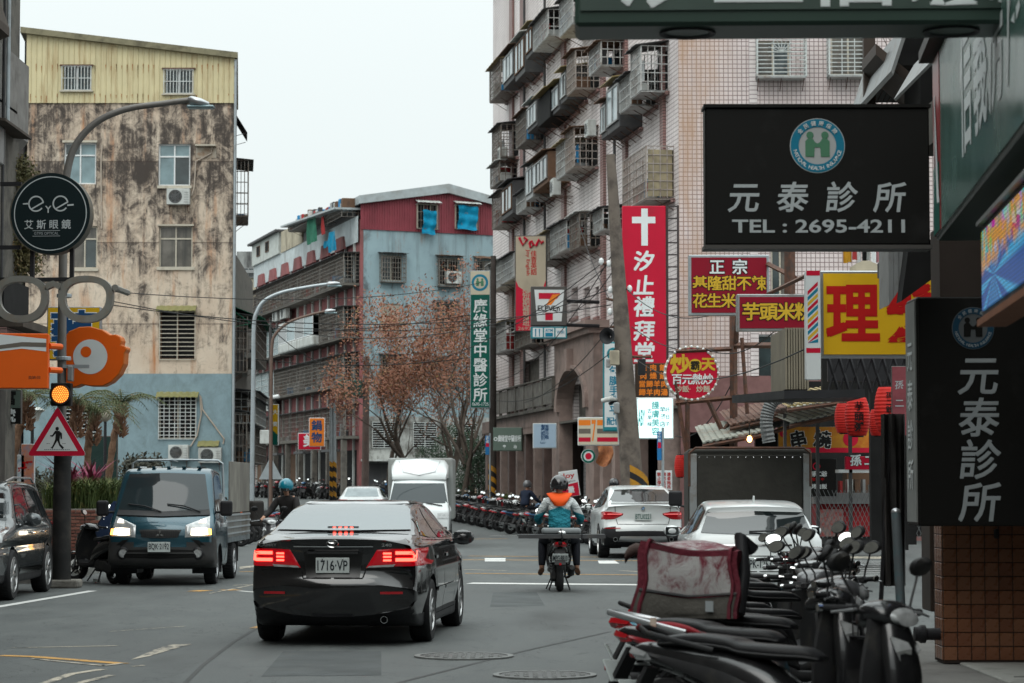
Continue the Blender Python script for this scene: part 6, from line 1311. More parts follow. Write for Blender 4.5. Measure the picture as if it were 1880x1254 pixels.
s = Sign('pale blue shop sign between two dark doorways of the tiled block', 978, 777, 1022, 823, 87, .2, 'sign_pale_blue', 'sign_white', .03, name='shop_sign', rz=radians(-5)); s.col('髮藝設計', 997, 780, 808, 8, 'letter_blue'); s.col('美學沙龍', 1004, 780, 806, 7, 'letter_blue'); s.fit('hair', 992, 810, 1002, 815, 'letter_blue')
s = Sign('leaning white and red school banner behind the scooter rider', 1031, 864, 1066, 912, 75, .06, 'sign_white', 'sign_white', .01, name='banner'); s.root.rotation_euler = (0, radians(-8), 0); s.poly([(1033, 890), (1064, 887), (1064, 911), (1033, 911)], 'sign_red'); s.fit('Joy', 1037, 868, 1060, 880, 'letter_red', .02); s.fit('English', 1040, 882, 1060, 886, 'letter_black'); s.row('量', 1040, 1060, 899, 12, 'letter_white', lay=-.02, bold=.03)
s = Sign('white notice board with columns of small red characters beside white coupe SUV', 1204, 864, 1233, 900, 71, .04, 'sign_white', 'sign_white', .01, name='notice_board')
for k, st in enumerate(('禁止停車', '請勿佔用', '違者拖吊')): s.col(st, 1209 + k * 9, 867, 898, 7, 'letter_red', bold=.03)
for px, py0, py1, Y, lab in ((1210, 792, 845, 62, 'blue vertical street name sign on a thin post near the lit white sign'), (895, 800, 835, 95, 'blue vertical street name sign by the black and yellow striped pole')):
    s = Sign(lab, px - 4, py0, px + 4, py1, Y, .04, 'sign_street_blue', 'sign_street_blue', .005, name='street_name_sign'); s.poly([(px - 3, py0 + (py1 - py0) * .38), (px + 3, py0 + (py1 - py0) * .38), (px + 3, py0 + (py1 - py0) * .58), (px - 3, py0 + (py1 - py0) * .58)], 'sign_red'); s.col('中興路', px, py0 + 1, py0 + (py1 - py0) * .37, 5, 'letter_white')
    h = s.c.z - ground(Y); MB().cyl((.1, .03, -h), (.1, .03, s.z1 + .1), .035, n=8).build('post', GALV, s.root)
s = Sign('small round white sign with a red centre in the arcade', 1067, 825, 1093, 850, 72.5, .1, body=False, name='round_sign')
MB().lathe([(.001, 0), (s.k(13), 0), (s.k(13), .1), (.001, .1)], 28, TR((0, 0, s.Z(837.5))) @ RX(-pi / 2)).build('sign_box', MT['sign_white'], s.root); s.ring(1080, 837.5, 12.5, 9, 'sign_green', lay=-.006); s.disc(1080, 837.5, 6, 'sign_red', lay=-.006)
g = thing('banner', 'crumpled orange food banner hanging next to small round sign', 'banner', P(1109, 855, 72)); k = 72 / F
MB().grid(lambda u, v: ((-13 + 27 * u + 3 * sin(v * 4)) * k, -.05 - .1 * sin(u * 7 + v * 3), (36 - (30 + 8 * sin(u * 3)) * v) * k), 12, 10).build('cloth', mat('orange_banner', (.4, .16, .07), .8, var=.4, vs=4, dirt=(.15, .05, .03), da=.6, ds=5), g, smooth=60)
# ---- left edge signs
LP = P(112, 1000, 38.4); XP = LP.x
s = Sign('round black optician sign with a white ring mounted above the spectacles', 12, 314, 168, 470, 36.6, .3, body=False, name='optician_sign', rz=radians(-6))
MB().lathe([(.001, 0), (s.k(76), 0), (s.k(76), .05), (s.k(75), .05), (s.k(75), .26), (.001, .26)], 56, TR((0, 0, s.Z(392))) @ RX(-pi / 2)).build('sign_box', mat('weathered_sign_rim', (.09, .085, .07), .5, dirt=(.2, .15, .08), da=.4, ds=3), s.root, smooth=40)
s.disc(90, 392, 75, mat('teal_black_face', (.006, .014, .016), .4, var=.1), lay=-.004, name='sign_face', n=56); s.ring(90, 392, 69, 67.2, 'letter_grey', lay=-.008, n=56)
for sx, ex in ((1, 63), (1, 109)):
    mb = MB(); cx, cz = s.X(ex), s.Z(374); r = s.k(15); disc(mb, cx, cz, r, -.012, 28, radians(8), radians(325), r * .82); a = s.k(1.6); mb.add([(cx - r * .9, -.012, cz - r * .5 - a), (cx - r * .9, -.012, cz - r * .5 + a), (cx + r, -.012, cz + r * .45 + a), (cx + r, -.012, cz + r * .45 - a)], [(0, 1, 2, 3)]) if 0 else None
    flat(mb, [(cx - r * .75, cz - r * .65), (cx - r * .62, cz - r * .75), (cx + r * .98, cz + r * .1), (cx + r * .98, cz + r * .32)], -.0125); s.fin(mb, 'letter_grey')
s.fit('Y', 80, 378, 92, 391, 'letter_grey', .01, lay=-.012); s.poly([(38, 373), (50, 372), (50, 375), (38, 375)], 'letter_grey', lay=-.012); s.poly([(122, 376), (134, 375), (134, 378), (122, 379)], 'letter_grey', lay=-.012); s.row('艾斯眼鏡', 38, 132, 412, 17, 'letter_grey', bold=.01, lay=-.012); s.fit('GTMS OPTICAL', 60, 426, 106, 431, 'letter_dim_grey', lay=-.012)
for q in ((57, 423, 109, 424), (57, 433, 109, 434)): s.poly([(q[0], q[1]), (q[2], q[1]), (q[2], q[3]), (q[0], q[3])], 'letter_dim_grey', lay=-.012)
mb = MB(); z = s.Z(340)
for x in (52, 127): mb.box(s.X(x) - .03, s.X(x) + .03, .1, .16, s.Z(512), s.Z(455))
for y in (335, 452): mb.box(s.X(-10), s.X(30), .1, .16, s.Z(y) - .03, s.Z(y) + .03)
mb.box(s.X(60), s.X(128), .1, .16, s.Z(512) - .03, s.Z(512) + .03); mb.build('bracket_arm', BLACK, s.root)
s = Sign('giant grey metal spectacles hanging below the round black sign', -14, 505, 216, 592, 36.6, .2, body=False, name='spectacles_sign', cat_='optician sign')
SPM = mat('weathered_grey_metal', (.2, .2, .18), .5, .4, dirt=(.2, .15, .1), da=.4, ds=4)
for cx, fl_ in ((156, 1), (36, -1)):
    mb = MB(); out = []; inn = []
    for k in range(48):
        a = 2 * pi * k / 48; ca, sa = cos(a), sin(a); sq = lambda v, e: abs(v) ** e * (1 if v > 0 else -1)
        ww = 50 * (1 + .07 * sa); ox = cx + fl_ * 0 + sq(ca, .85) * ww; oz = 549 - sq(sa, .85) * 43
        out.append((s.X(ox), s.Z(oz))); inn.append((s.X(cx + sq(ca, .85) * ww * .76), s.Z(549 - sq(sa, .85) * 31 - 1)))
    for k in range(48):
        j = (k + 1) % 48; mb.prism([(out[k][0], 0, out[k][1]), (out[j][0], 0, out[j][1]), (inn[j][0], 0, inn[j][1]), (inn[k][0], 0, inn[k][1])], (0, .17, 0))
    mb.build('lens_frame', SPM, s.root, smooth=30)
MB().prism([(s.X(82), 0, s.Z(533)), (s.X(96), 0, s.Z(526)), (s.X(110), 0, s.Z(533)), (s.X(110), 0, s.Z(520)), (s.X(96), 0, s.Z(515)), (s.X(82), 0, s.Z(520))], (0, .15, 0)).build('bridge', SPM, s.root); MB().lathe([(s.k(6), 0), (s.k(6), .16)], 20, TR((s.X(210), 0, s.Z(528))) @ RX(-pi / 2)).build('hinge', SPM, s.root); MB().tube([(s.X(209), .15, s.Z(528)), (s.X(214), 1.0, s.Z(528))], .05, 6).build('temple', SPM, s.root)
s = Sign('orange and white striped shop sign cut by the left edge of the frame', -60, 612, 88, 713, 35, .25, 'sign_orange', 'sign_orange', .01, name='shop_sign', rz=radians(6))
s.poly([(-58, 614), (0, 614), (84, 622), (84, 645), (40, 640), (0, 645), (-58, 660)], 'sign_white', lay=-.015); s.poly([(-58, 640), (0, 634), (40, 628), (84, 629), (84, 637), (40, 636), (0, 641), (-58, 650)], mat('grey_band', (.14, .12, .1)), lay=-.018); s.fit('(02) 2691-1515', 53, 690, 74, 697, 'sign_brown', .02)
mb = MB()
for y in (634, 678): mb.cyl((s.X(88), .1, s.Z(y)), (s.X(108), .3, s.Z(y)), .045, n=8)
mb.build('bracket_arm', MT['sign_orange'], s.root)
# orange round-headed sign with two white and orange discs
s = Sign('orange sign shaped like a round head with a big white disc behind the signal pole', 114, 598, 236, 712, 38.9, .3, body=False, name='head_shaped_sign', rz=radians(-4))
pts = [(120, 712), (114, 690), (114, 625), (125, 608), (145, 600), (165, 599), (187, 605), (203, 615), (213, 614), (221, 618), (224, 626), (222, 634), (231, 636), (234, 641), (230, 648), (229, 668), (220, 687), (205, 702), (190, 709), (165, 709), (150, 706), (138, 711)]
MB().prism([(s.X(a), 0, s.Z(b)) for a, b in pts[::-1]], (0, .3, 0)).build('sign_box', mat('orange_sign_side', (.5, .13, .02), .45), s.root, bev=.015); mb = MB(); flat(mb, [(s.X(165 + (a - 165) * .97), s.Z(655 + (b - 655) * .97)) for a, b in pts[::-1]], -.006); s.fin(mb, 'sign_orange', 'sign_face')
s.disc(166, 655, 32, 'sign_white', lay=-.01); s.disc(158, 646, 10, 'sign_orange', lay=-.014)
s = Sign('yellow sign with a dark blue character behind the signal pole', 86, 563, 184, 661, 43, .2, 'sign_yellow', GREY, .02, name='shop_sign'); s.row('藝', 92, 178, 612, 82, 'letter_blue', bold=.04, out=('letter_white', .03))
s = Sign('black and white shop board hanging at the left edge', -10, 716, 40, 778, 47, .15, 'sign_grey_green', 'sign_dark_frame', .02, name='shop_sign'); s.row('富', 0, 36, 730, 26, 'letter_black', bold=.05); s.poly([(-10, 749), (40, 749), (40, 778), (-10, 778)], 'sign_black', lay=-.018); s.row('號', 3, 33, 763, 24, 'letter_white', bold=.05, lay=-.022)
for px0, px1, y0, y1, lab, cc in ((34, 48, 835, 890, 'white and red feather flag by the left kerb', (.6, .62, .62)), (41, 66, 815, 895, 'colourful printed banner flag beside the warning sign', (.5, .2, .12)), (-2, 8, 808, 880, 'red striped flag at the left frame edge', (.5, .12, .1))):
    s = Sign(lab, px0, y0, px1, y1, 46, .03, mat('flag_cloth_%d' % px1, cc, .8, var=.3, dirt=(.1, .25, .4), da=.6, ds=5), 'sign_white', .01, name='banner_flag', cat_='flag'); s.row('巧', px0, px1, (y0 + y1) / 2, (px1 - px0) * .7, 'letter_red', bold=.06); MB().cyl((s.x1, .03, -.6), (s.x1, .03, s.z1 + .1), .012, n=5).build('pole', GALV, s.root)
# orange/red shop signs further down the left
for r, Y, face, lt, lab in (((568, 767, 597, 820), 128, 'letter_orange', '鍋物', 'orange vertical sign with blue and pink characters down the street'), ((548, 795, 590, 826), 129, 'sign_red', '美', 'small red square sign with one white character beside the orange sign'), ((500, 742, 512, 818), 112, 'sign_yellow', '大賣場', 'narrow yellow and green banner sign on the far lamp post')):
    s = Sign(lab, *r, Y, .2, face, 'sign_white', .03, name='shop_sign')
    w_ = min(r[2] - r[0], (r[3] - r[1]) / len(lt)); s.col(lt, (r[0] + r[2]) / 2, r[1] + 3, r[3] - 6, w_ * .7, 'letter_blue' if face == 'letter_orange' else 'letter_white', bold=.04)
    if face == 'sign_yellow': s.poly([(501, 790), (511, 798), (511, 817), (501, 817)], 'sign_green', lay=-.02)
# ------------------------------------------------ scooters
MIRR = mat('mirror_glass', (.8, .82, .82), .02, 1, var=0); SEATM = mat('black_vinyl_seat', (.009, .009, .01), .38, var=.15, bump=.25, bs=140, dirt=(.03, .03, .028), da=.2, ds=5)
SP = {k: mat('scooter_%s' % k, c, r, .1, var=.06, vs=3, coat=.5, dirt=tuple(q * .6 + .03 for q in c), da=.3, ds=4) for k, c, r in (('black', (.012, .012, .013), .25), ('grey', (.07, .07, .075), .3), ('white', (.5, .52, .52), .3), ('red', (.26, .012, .02), .28), ('blue', (.015, .09, .2), .28), ('silver', (.22, .23, .23), .3), ('teal', (.01, .17, .25), .3))}
INNER = mat('scooter_inner_plastic', (.022, .022, .023), .55, var=.2, dirt=(.07, .065, .055), da=.35, ds=5)
def ring(x, zc, hw, hh, n=20, e=.75, cy=0, tilt=0):
    o = []
    for j in range(n):
        a = 2 * pi * j / n; c, s = cos(a), sin(a); y = hw * abs(c) ** e * (1 if c > 0 else -1); z = hh * abs(s) ** e * (1 if s > 0 else -1); o.append((x + z * tilt, cy + y, zc + z))
    return o
def smoothed(rows, k=3):
    "interpolate rows of parameters smoothly"
    out = []; n = len(rows)
    for i in range(n - 1):
        a, b, c, d = rows[max(0, i - 1)], rows[i], rows[i + 1], rows[min(n - 1, i + 2)]
        for j in range(k):
            t = j / k; out.append(tuple(.5 * (2 * q + (r_ - p) * t + (2 * p - 5 * q + 4 * r_ - s_) * t * t + (3 * q - p - 3 * r_ + s_) * t ** 3) for p, q, r_, s_ in zip(a, b, c, d)))
    return out + [rows[-1]]
def make_scooter(label='', body='black', steer=0, seat=None, trim=None, long_rail=False, lens='red', box=False, group=None, windshield=False, sub=3, board=True):
    bm_ = SP[body]; t = thing('scooter', label, 'scooter', group=group)
    T2 = TR((.50, 0, 0)) @ RZ(steer) @ TR((-.50, 0, 0))
    for x, T in ((-.60, None), (.66, T2)):
        mb = MB(T); mb.lathe([(.16, -.045), (.21, -.055), (.24, -.03), (.248, 0), (.24, .03), (.21, .055), (.16, .045)], 32, TR((x, 0, .248)) @ RX(pi / 2), cap=False); o = mb.build('wheel', RUBBER, t, smooth=50)
        r = MB(T); Tq = TR((x, 0, .248)) @ RX(pi / 2); r.lathe([(.163, -.042), (.15, -.03), (.15, .03), (.163, .042)], 28, Tq, cap=False); r.lathe([(.001, -.05), (.04, -.05), (.045, .05), (.001, .05)], 12, Tq)
        for k in range(5): a = 2 * pi * k / 5; r.cyl(Tq @ Vector((.03 * cos(a), .03 * sin(a), 0)), Tq @ Vector((.155 * cos(a + .25), .155 * sin(a + .25), 0)), .016, .012, 6)
        r.build('rim', RIMD if body != 'white' else RIMM, o, smooth=40)
        d = MB(T).lathe([(.11, .056), (.11, .06), (.05, .06), (.05, .056)], 20, TR((x, 0, .248)) @ RX(pi / 2), cap=False); d.build('brake_disc', CHROME, o)
    # rear bodywork: rises to a slim tail
    rw = smoothed([(-.93, .735, .035, .03), (-.86, .725, .07, .06), (-.7, .70, .11, .085), (-.5, .655, .145, .12), (-.28, .60, .165, .155), (-.1, .53, .165, .17), (.02, .46, .14, .15), (.06, .42, .12, .12)], sub)
    MB().loft([ring(*r, tilt=-.25) for r in rw]).build('body_panel', bm_, t, smooth=60)
    for sd in (-1, 1):
        MB().loft([[(x, sd * (y + .003), z - h), (x, sd * (y + .014), z), (x, sd * (y + .002), z + h)] for x, y, z, h in smoothed([(-.84, .075, .72, .012), (-.6, .128, .665, .03), (-.35, .16, .60, .045), (-.12, .166, .52, .03), (-.02, .15, .46, .01)], sub)], cap=False, closed=False).build('side_trim', trim and SP[trim] or INNER, t, smooth=60)
    # seat
    st = smoothed([(-.80, .775, .05, .012), (-.74, .79, .1, .03), (-.55, .80, .135, .042), (-.36, .785, .145, .042), (-.28, .765, .15, .04), (-.1, .755, .14, .042), (.05, .75, .1, .036), (.13, .73, .05, .015)], sub)
    so_ = MB().loft([ring(x, z, w, h, 20, .6) for x, z, w, h in st]).build('seat', seat or SEATM, t, smooth=60)
    for sd in (-1, 1): MB().tube([(x, sd * w * .99, z - h * .3) for x, z, w, h in st[1:-1]], .0045, 5).build('seat_piping', DGREY, so_)
    # tail lamp, rail, plate
    lm = LRED if lens == 'red' else LCLEAR
    for sd in (-1, 1): MB().loft([[(x, sd * y0, z0), (x - .015, sd * (y0 + y1) / 2 + sd * .02, (z0 + z1) / 2), (x, sd * y1, z1), (x + .03, sd * y1, z0)] for x, y0, y1, z0, z1 in ((-.955, .0, .03, .70, .76), (-.93, .02, .07, .69, .76), (-.88, .05, .09, .69, .745), (-.83, .07, .105, .695, .73))], closed=True).build('tail_lamp', lm, t, smooth=40)
    if lens != 'red': MB().box(-.97, -.93, -.035, .035, .70, .75).build('tail_lamp', LRED, t, bev=.01)
    RL = SILVER if long_rail else INNER; xr = -1.0 if long_rail else -.9
    MB().tube([(-.42, -.155, .755), (-.6, -.16, .79), (-.82, -.12, .83), (xr, -.05, .86), (xr, .05, .86), (-.82, .12, .83), (-.6, .16, .79), (-.42, .155, .755)], .014 if not long_rail else .018, 8, sq=.6).build('grab_rail', RL, t, smooth=60)
    MB().loft([[(-.86, -.07, .66), (-.86, .07, .66), (-.84, .07, .65), (-.84, -.07, .65)], [(-.98, -.085, .42), (-.98, .085, .42), (-.96, .085, .41), (-.96, -.085, .41)]]).build('rear_fender', INNER, t)
    MB().box(-.12, .12, -.004, .004, -.07, .07).build('licence_plate', PLATE, t, T=TR((-.955, 0, .52)) @ RZ(-pi / 2) @ RX(.45), bev=.003)
    MB().lathe([(.001, 0), (.02, 0), (.02, .01)], 10).build('reflector', LRED, t, T=TR((-.985, 0, .43)) @ RY(-pi / 2))
    # engine, exhaust, shock, stand
    MB().loft([ring(x, z, w, h, 14, .6, cy=.1) for x, z, w, h in ((-.72, .25, .035, .05), (-.62, .25, .05, .1), (-.4, .3, .05, .09), (-.2, .32, .05, .09), (-.12, .32, .03, .05))]).build('engine_cover', INNER, t, smooth=50)
    MB().box(-.4, .0, -.1, .06, .2, .42).build('engine', RIMD, t, bev=.03, seg=2)
    MB().tube([(-.15, -.12, .2), (-.35, -.15, .22), (-.45, -.16, .27)], .02, 8).build('exhaust_header', RUST, t, smooth=60)
    MB().tube([(-.4, -.165, .26), (-.44, -.167, .27), (-.82, -.175, .36), (-.86, -.176, .37)], [.035, .05, .055, .03], 14, sq=1).build('exhaust_pipe', INNER, t, smooth=50)
    MB().loft([ring(x, z, w, .055, 10, .6, cy=-.215) for x, z, w in ((-.5, .29, .008), (-.62, .315, .01), (-.76, .345, .008))]).build('heat_shield', SILVER, t, smooth=50)
    mb = MB()
    for sd in (-1, 1):
        pts = []
        for i in range(60): a = i * .75; f = i / 59; pts.append((-.66 + .05 * f + .028 * cos(a), sd * .125 + .028 * sin(a), .34 + .28 * f))
        mb.tube(pts, .006, 4)
    mb.build('shock_absorber', INNER if body != 'silver' else CHROME, t); MB().tube([(-.12, .1, .25), (-.05, .2, .02)], .012, 6).build('side_stand', INNER, t); mb = MB()
    for sd in (-1, 1): mb.tube([(-.3, sd * .08, .25), (-.36, sd * .16, .015)], .014, 6)
    mb.build('centre_stand', INNER, t)
    # floorboard + leg shield + nose
    MB().loft([ring(x, z, w, h, 16, .5) for x, z, w, h in ((-.08, .36, .14, .07), (.05, .31, .17, .045), (.3, .30, .18, .04), (.42, .34, .17, .06))]).build('floorboard', INNER, t, smooth=50)
    sh = []
    for u in range(9):
        f = u / 8; z = .33 + .62 * f; w = .17 + .05 * sin(pi * min(1, f * 1.15)) - .06 * f * f; x0 = .40 + .02 * f + .05 * sin(pi * f) * 0 - .02 * f
        sh.append([(x0 + .035 * (1 - (q / 5) ** 2) * 2 + .02, w * q / 5, z) for q in range(-5, 6)] + [(x0 + .0 + .02 * (1 - (q / 5) ** 2), w * q / 5 * .96, z) for q in range(5, -6, -1)])
    MB().loft(sh).build('leg_shield', INNER, t, smooth=50)
    ns = smoothed([(.32, .47, .10, .05), (.45, .53, .14, .08), (.62, .54, .155, .10), (.78, .515, .14, .10), (.92, .49, .10, .075), (.985, .47, .04, .03)], sub)   # z, x centre, half width, half depth
    MB().loft([[(x + h * sin(a) * (1 if sin(a) > 0 else .6), w * cos(a), z + .0 * sin(a)) for a in [2 * pi * j / 20 for j in range(20)]] for z, x, w, h in ns]).build('front_cowl', bm_, t, smooth=60)
    for sd in (-1, 1): MB().loft([[(.58, sd * .09, .80), (.60, sd * .02, .78), (.605, sd * .03, .74), (.59, sd * .11, .72)], [(.53, sd * .135, .86), (.60, sd * .06, .83), (.62, sd * .06, .80), (.57, sd * .14, .78)]]).build('indicator', LCLEAR, t)
    # steering group
    fd = []
    for u in range(9):
        a = radians(20 + 150 * u / 8); c_, s_ = cos(a), sin(a); fd.append([T2 @ Vector((.66 + (.275 + .02 * (1 - abs(q) / 3)) * c_, .065 * q / 3, .248 + (.275 + .02 * (1 - abs(q) / 3)) * s_)) for q in range(-3, 4)])
    MB().loft(fd, cap=False, closed=False).build('front_fender', bm_, t, smooth=60)
    mb = MB(T2)
    for sd in (-1, 1): mb.tube([(.66, sd * .075, .25), (.58, sd * .075, .56)], .018, 8)
    mb.build('fork', GREY, t, smooth=60)
    hc = smoothed([(-.16, .93, .025, .02), (-.12, .945, .045, .05), (-.05, .965, .07, .065), (.03, .97, .075, .065), (.1, .955, .06, .05), (.13, .945, .02, .02)], sub)
    MB(T2).loft([[(.44 + x, y, z) for x, y, z in ring(x, z, w * 1.9, h, 18, .8)] for x, z, w, h in hc]).build('handlebar_cover', bm_, t, smooth=60)
    MB(T2).loft([[(.565 + .03 * k, .10 * (1 - .25 * k) * cos(a), .955 + .045 * (1 - .25 * k) * sin(a) - .015 * k) for a in [2 * pi * j / 16 for j in range(16)]] for k in (0, .6, 1)]).build('headlamp', LCLEAR, t, smooth=50)
    MB(T2).tube([(.42, 0, .9), (.49, 0, .6)], .035, 10).build('steering_column', INNER, t, smooth=60)
    MB(T2).loft([[(.36, -.06, .985), (.36, .06, .985), (.42, .07, 1.02), (.42, -.07, 1.02)], [(.355, -.06, .98), (.355, .06, .98), (.42, .07, 1.01), (.42, -.07, 1.01)]]).build('instrument_panel', GLOSS, t)
    for sd in (-1, 1):
        h = MB(T2).tube([(.42, sd * .1, .965), (.40, sd * .22, .985), (.375, sd * .27, .985)], .013, 8).build('handlebar', CHROME if sd > 0 else INNER, t)
        MB(T2).tube([(.398, sd * .235, .986), (.34, sd * .36, .985)], .0175, 10).build('grip', RUBBER, h, smooth=60); MB(T2).tube([(.342, sd * .355, .985), (.334, sd * .375, .985)], .02, 10).build('bar_end', CHROME, h)
        MB(T2).tube([(.43, sd * .2, .985), (.45, sd * .25, .98), (.41, sd * .36, .965)], [.009, .008, .006], 6).build('brake_lever', SILVER, h)
        MB(T2).box(.37, .43, sd * .2 - .03, sd * .2 + .03, .96, 1.01).build('switch_box', INNER, h, bev=.01)
        s_ = MB(T2).tube([(.41, sd * .21, .99), (.42, sd * .22, 1.06), (.40, sd * .27, 1.14), (.395, sd * .285, 1.18)], .0065, 6).build('mirror_stem', INNER, t, smooth=60)
        mh = MB(T2); rg = []
        for f, d_ in ((.0, .9), (.4, 1.0), (.75, .92), (1, .5)): rg.append([(.385 + .045 * f + .02 * sin(a), sd * .30 + .072 * d_ * cos(a) * (1 + .12 * sin(a) * sd), 1.215 + .05 * d_ * sin(a)) for a in [2 * pi * j / 20 for j in range(20)]])
        mh.loft(rg); mh.build('mirror', INNER, t, smooth=50)
        mg = MB(T2); mg.add([(.3835 + .017 * sin(a), sd * .30 + .061 * cos(a) * (1 + .12 * sin(a) * sd), 1.215 + .041 * sin(a)) for a in [2 * pi * j / 20 for j in range(20)]], [tuple(range(20))]); mg.build('mirror_glass', MIRR, t, fix=False)
    if box: MB().box(-.98, -.6, -.2, .2, .84, 1.12).build('top_box', BLACK, t, bev=.05, seg=3)
    if windshield: pass
    return t
GS = 'scooters parked in the row on the right pavement edge'
def put_sc(t, X, Y, deg, tilt=-6):
    t.location = (X, Y, ground(Y)); t.rotation_euler = (radians(tilt), 0, radians(deg))
# foreground row, noses towards the arcade
red_seat = SEATM
s1 = make_scooter('nearest black scooter with a clear tail lens and a long plain black seat', 'black', radians(-20), lens='clear', group=GS, sub=4); put_sc(s1, 1.44, 12.3, -31, -4)
s2 = make_scooter('dark scooter with a red edged seat, silver rails and a wedge shaped red tail lamp', 'black', radians(22), trim='red', long_rail=True, group=GS, sub=4); put_sc(s2, 1.40, 13.75, -33, -4)
st = smoothed([(-.81, .772, .06, .01), (-.74, .783, .112, .03), (-.55, .79, .146, .038), (-.42, .777, .153, .034), (-.34, .76, .153, .022), (-.26, .752, .152, .008)], 4)
MB().loft([ring(x, z, w, h, 20, .6) for x, z, w, h in st]).build('seat_side_trim', mat('dark_red_vinyl', (.24, .015, .022), .45, bump=.2, bs=120), s2, smooth=60)
mb = MB()
for k in range(7): x = -.3 + k * .035; mb.tube([(x, y, .80 + .004 * k * 0 - abs(y) * .12 - .0) for y in (-.11, -.05, 0, .05, .11)], .005, 5)
mb.build('seat_ribs', SEATM, s2)
MB().box(-.02, .02, -.035, .035, 0, .004).build('worn_sticker', mat('worn_sticker', (.5, .4, .33), .6, dirt=(.4, .15, .08), da=.5, ds=20), s2, T=TR((-.62, -.178, .80)) @ RX(pi / 2))
s3 = make_scooter('black scooter carrying the worn maroon delivery bag on its seat', 'grey', radians(12), group=GS, sub=4); put_sc(s3, 1.62, 15.1, -30, -4)
specs = [('blue', 'scooter with a pale blue leg shield panel just past the delivery bag', 20, 1.98, 15.1, 'teal'), ('black', 'black scooter fifth from the camera with mirrors turned', -15, 2.1, 15.9, None), ('grey', 'grey scooter sixth from the camera, half hidden by handlebars', 25, 2.18, 16.7, None), ('black', 'black scooter seventh from the camera beside the tiled pillar', 5, 2.3, 17.5, None),
         ('silver', 'silver scooter eighth in the row with a clear tail lamp', -20, 2.32, 18.4, None), ('black', 'black scooter ninth in the row close to the kerb', 15, 2.45, 19.3, None), ('red', 'dark red scooter tenth in the row beside the pavement', 0, 2.5, 20.3, None), ('black', 'black scooter eleventh in the row near the thin grey post', 25, 2.6, 21.4, None), ('grey', 'grey scooter at the far end of the row close to the white hatchback', -10, 2.7, 22.6, None)]
PROTO = {}
for col, lab, stv, X, Y, trm in specs:
    stv = abs(stv) * 1.4 + 10
    o = make_scooter(lab, col if trm is None else 'black', radians(stv), trim=trm, group=GS, sub=2, lens='red' if col != 'silver' else 'clear'); put_sc(o, 1.68 + .09 * (Y - 15) + U(-.1, .16), Y + .8 + U(-.15, .15), U(-28, 34), U(-7, -1)); o.scale = (U(.9, 1.02), 1, U(.93, 1.07)); PROTO.setdefault(col, o)
    if trm: MB().box(.385, .40, -.12, .12, .45, .85).build('leg_shield_panel', SP['teal'], o, bev=.01)
for q, sg in ((s1, 1), (s2, -1), (s3, 1)):
    mb = MB()
    for k in range(4): y = .05 + .04 * k; mb.tube([(.41, sg * (.2 + .01 * k), .98), (.5, sg * y * 2, 1.03 - .02 * k), (.53, sg * y, .97), (.47, sg * .03, .86)], .005, 5)
    mb.build('control_cables', BLACK, q, smooth=60)
mb = MB()
for k in range(7):
    x = .6 + .03 * k; mb.tube([(x, -.12, .93), (x, -.1, .76), (x, .1, .76), (x, .12, .93)], .004, 4)
for z in (.93, .85, .77): mb.tube([(.6, -.12, z), (.79, -.12, z), (.79, .12, z), (.6, .12, z), (.6, -.12, z)], .005, 4)
mb.build('wire_basket', BLACK, s2)
# delivery bag on the third scooter
MAR = mat('maroon_fabric', (.13, .018, .03), .75, var=.2, bump=.6, bs=30, dirt=(.07, .03, .035), da=.4, ds=5)
n = NT('scuffed_clear_plastic'); a = n.noise((9, 9, 5), 8, .8, 1.2); b_ = n.noise((3, 3, 3), 4, .6, 0, (2, 0, 0)); fx = n.ramp(n.math('ADD', n.math('MULTIPLY', a, .7), n.math('MULTIPLY', b_, .5)), .52, .66)
n.bump(a, .5, .02); SCUF = n.end(n.mix(fx, (.16, .02, .035), (.42, .41, .4)), n.ramp(fx, 0, 1, .5, .25))
bgl = P(1262, 1133, 14.0); g = thing('delivery_bag', 'worn maroon insulated delivery bag with a scuffed silver cover strapped on a scooter seat', 'bag', (bgl.x * 15 / 14, 15.0, .80), radians(-8)); g.scale = (1.06,) * 3
def slump(mb):
    mb.v = [(x * (1.03 - .10 * z / .4) + .03 * (z / .4) + .012 * sin(z * 20 + y * 9), y * (1 - .08 * z / .4) + .014 * sin(x * 11 + 1), z + .016 * sin(x * 9 + y * 7) * (z > .02) + .03 * (x / .3) * (z / .4) * -1) for x, y, z in mb.v]; return mb
def panel(x0, x1, z0, z1, y, m, name, par, ax='y', th=.008, nn=8):
    mb = MB(); mb.grid((lambda u, v: (x0 + (x1 - x0) * u, y - .012 * sin(pi * u) * sin(pi * v), z0 + (z1 - z0) * v)) if ax == 'y' else (lambda u, v: (y - .02 * sin(pi * u) * sin(pi * v), x0 + (x1 - x0) * u, z0 + (z1 - z0) * v)), nn, nn); slump(mb); return mb.build(name, m, par, smooth=60)
mb = MB(); W2 = .30; D2 = .22; H2 = .40
N_ = 8
for a0, b0 in (((-W2, -D2), (W2, -D2)), ((W2, -D2), (W2, D2)), ((W2, D2), (-W2, D2)), ((-W2, D2), (-W2, -D2))): mb.grid(lambda u, v, a0=a0, b0=b0: (a0[0] + (b0[0] - a0[0]) * u, a0[1] + (b0[1] - a0[1]) * u, H2 * v), N_, N_)
mb.grid(lambda u, v: (-W2 + 2 * W2 * u, -D2 + 2 * D2 * v, H2 + .03 * sin(pi * u) * sin(pi * v)), N_, N_); slump(mb); mb.build('bag_body', MAR, g, smooth=60)
panel(-W2 + .06, W2 - .05, .15, H2 - .03, -D2 - .006, SCUF, 'clear_cover', g); panel(-W2 + .02, W2 - .02, .0, .13, -D2 - .008, mat('grey_bag_base', (.085, .08, .07), .8, var=.2, bump=.4, bs=40), 'base_band', g)
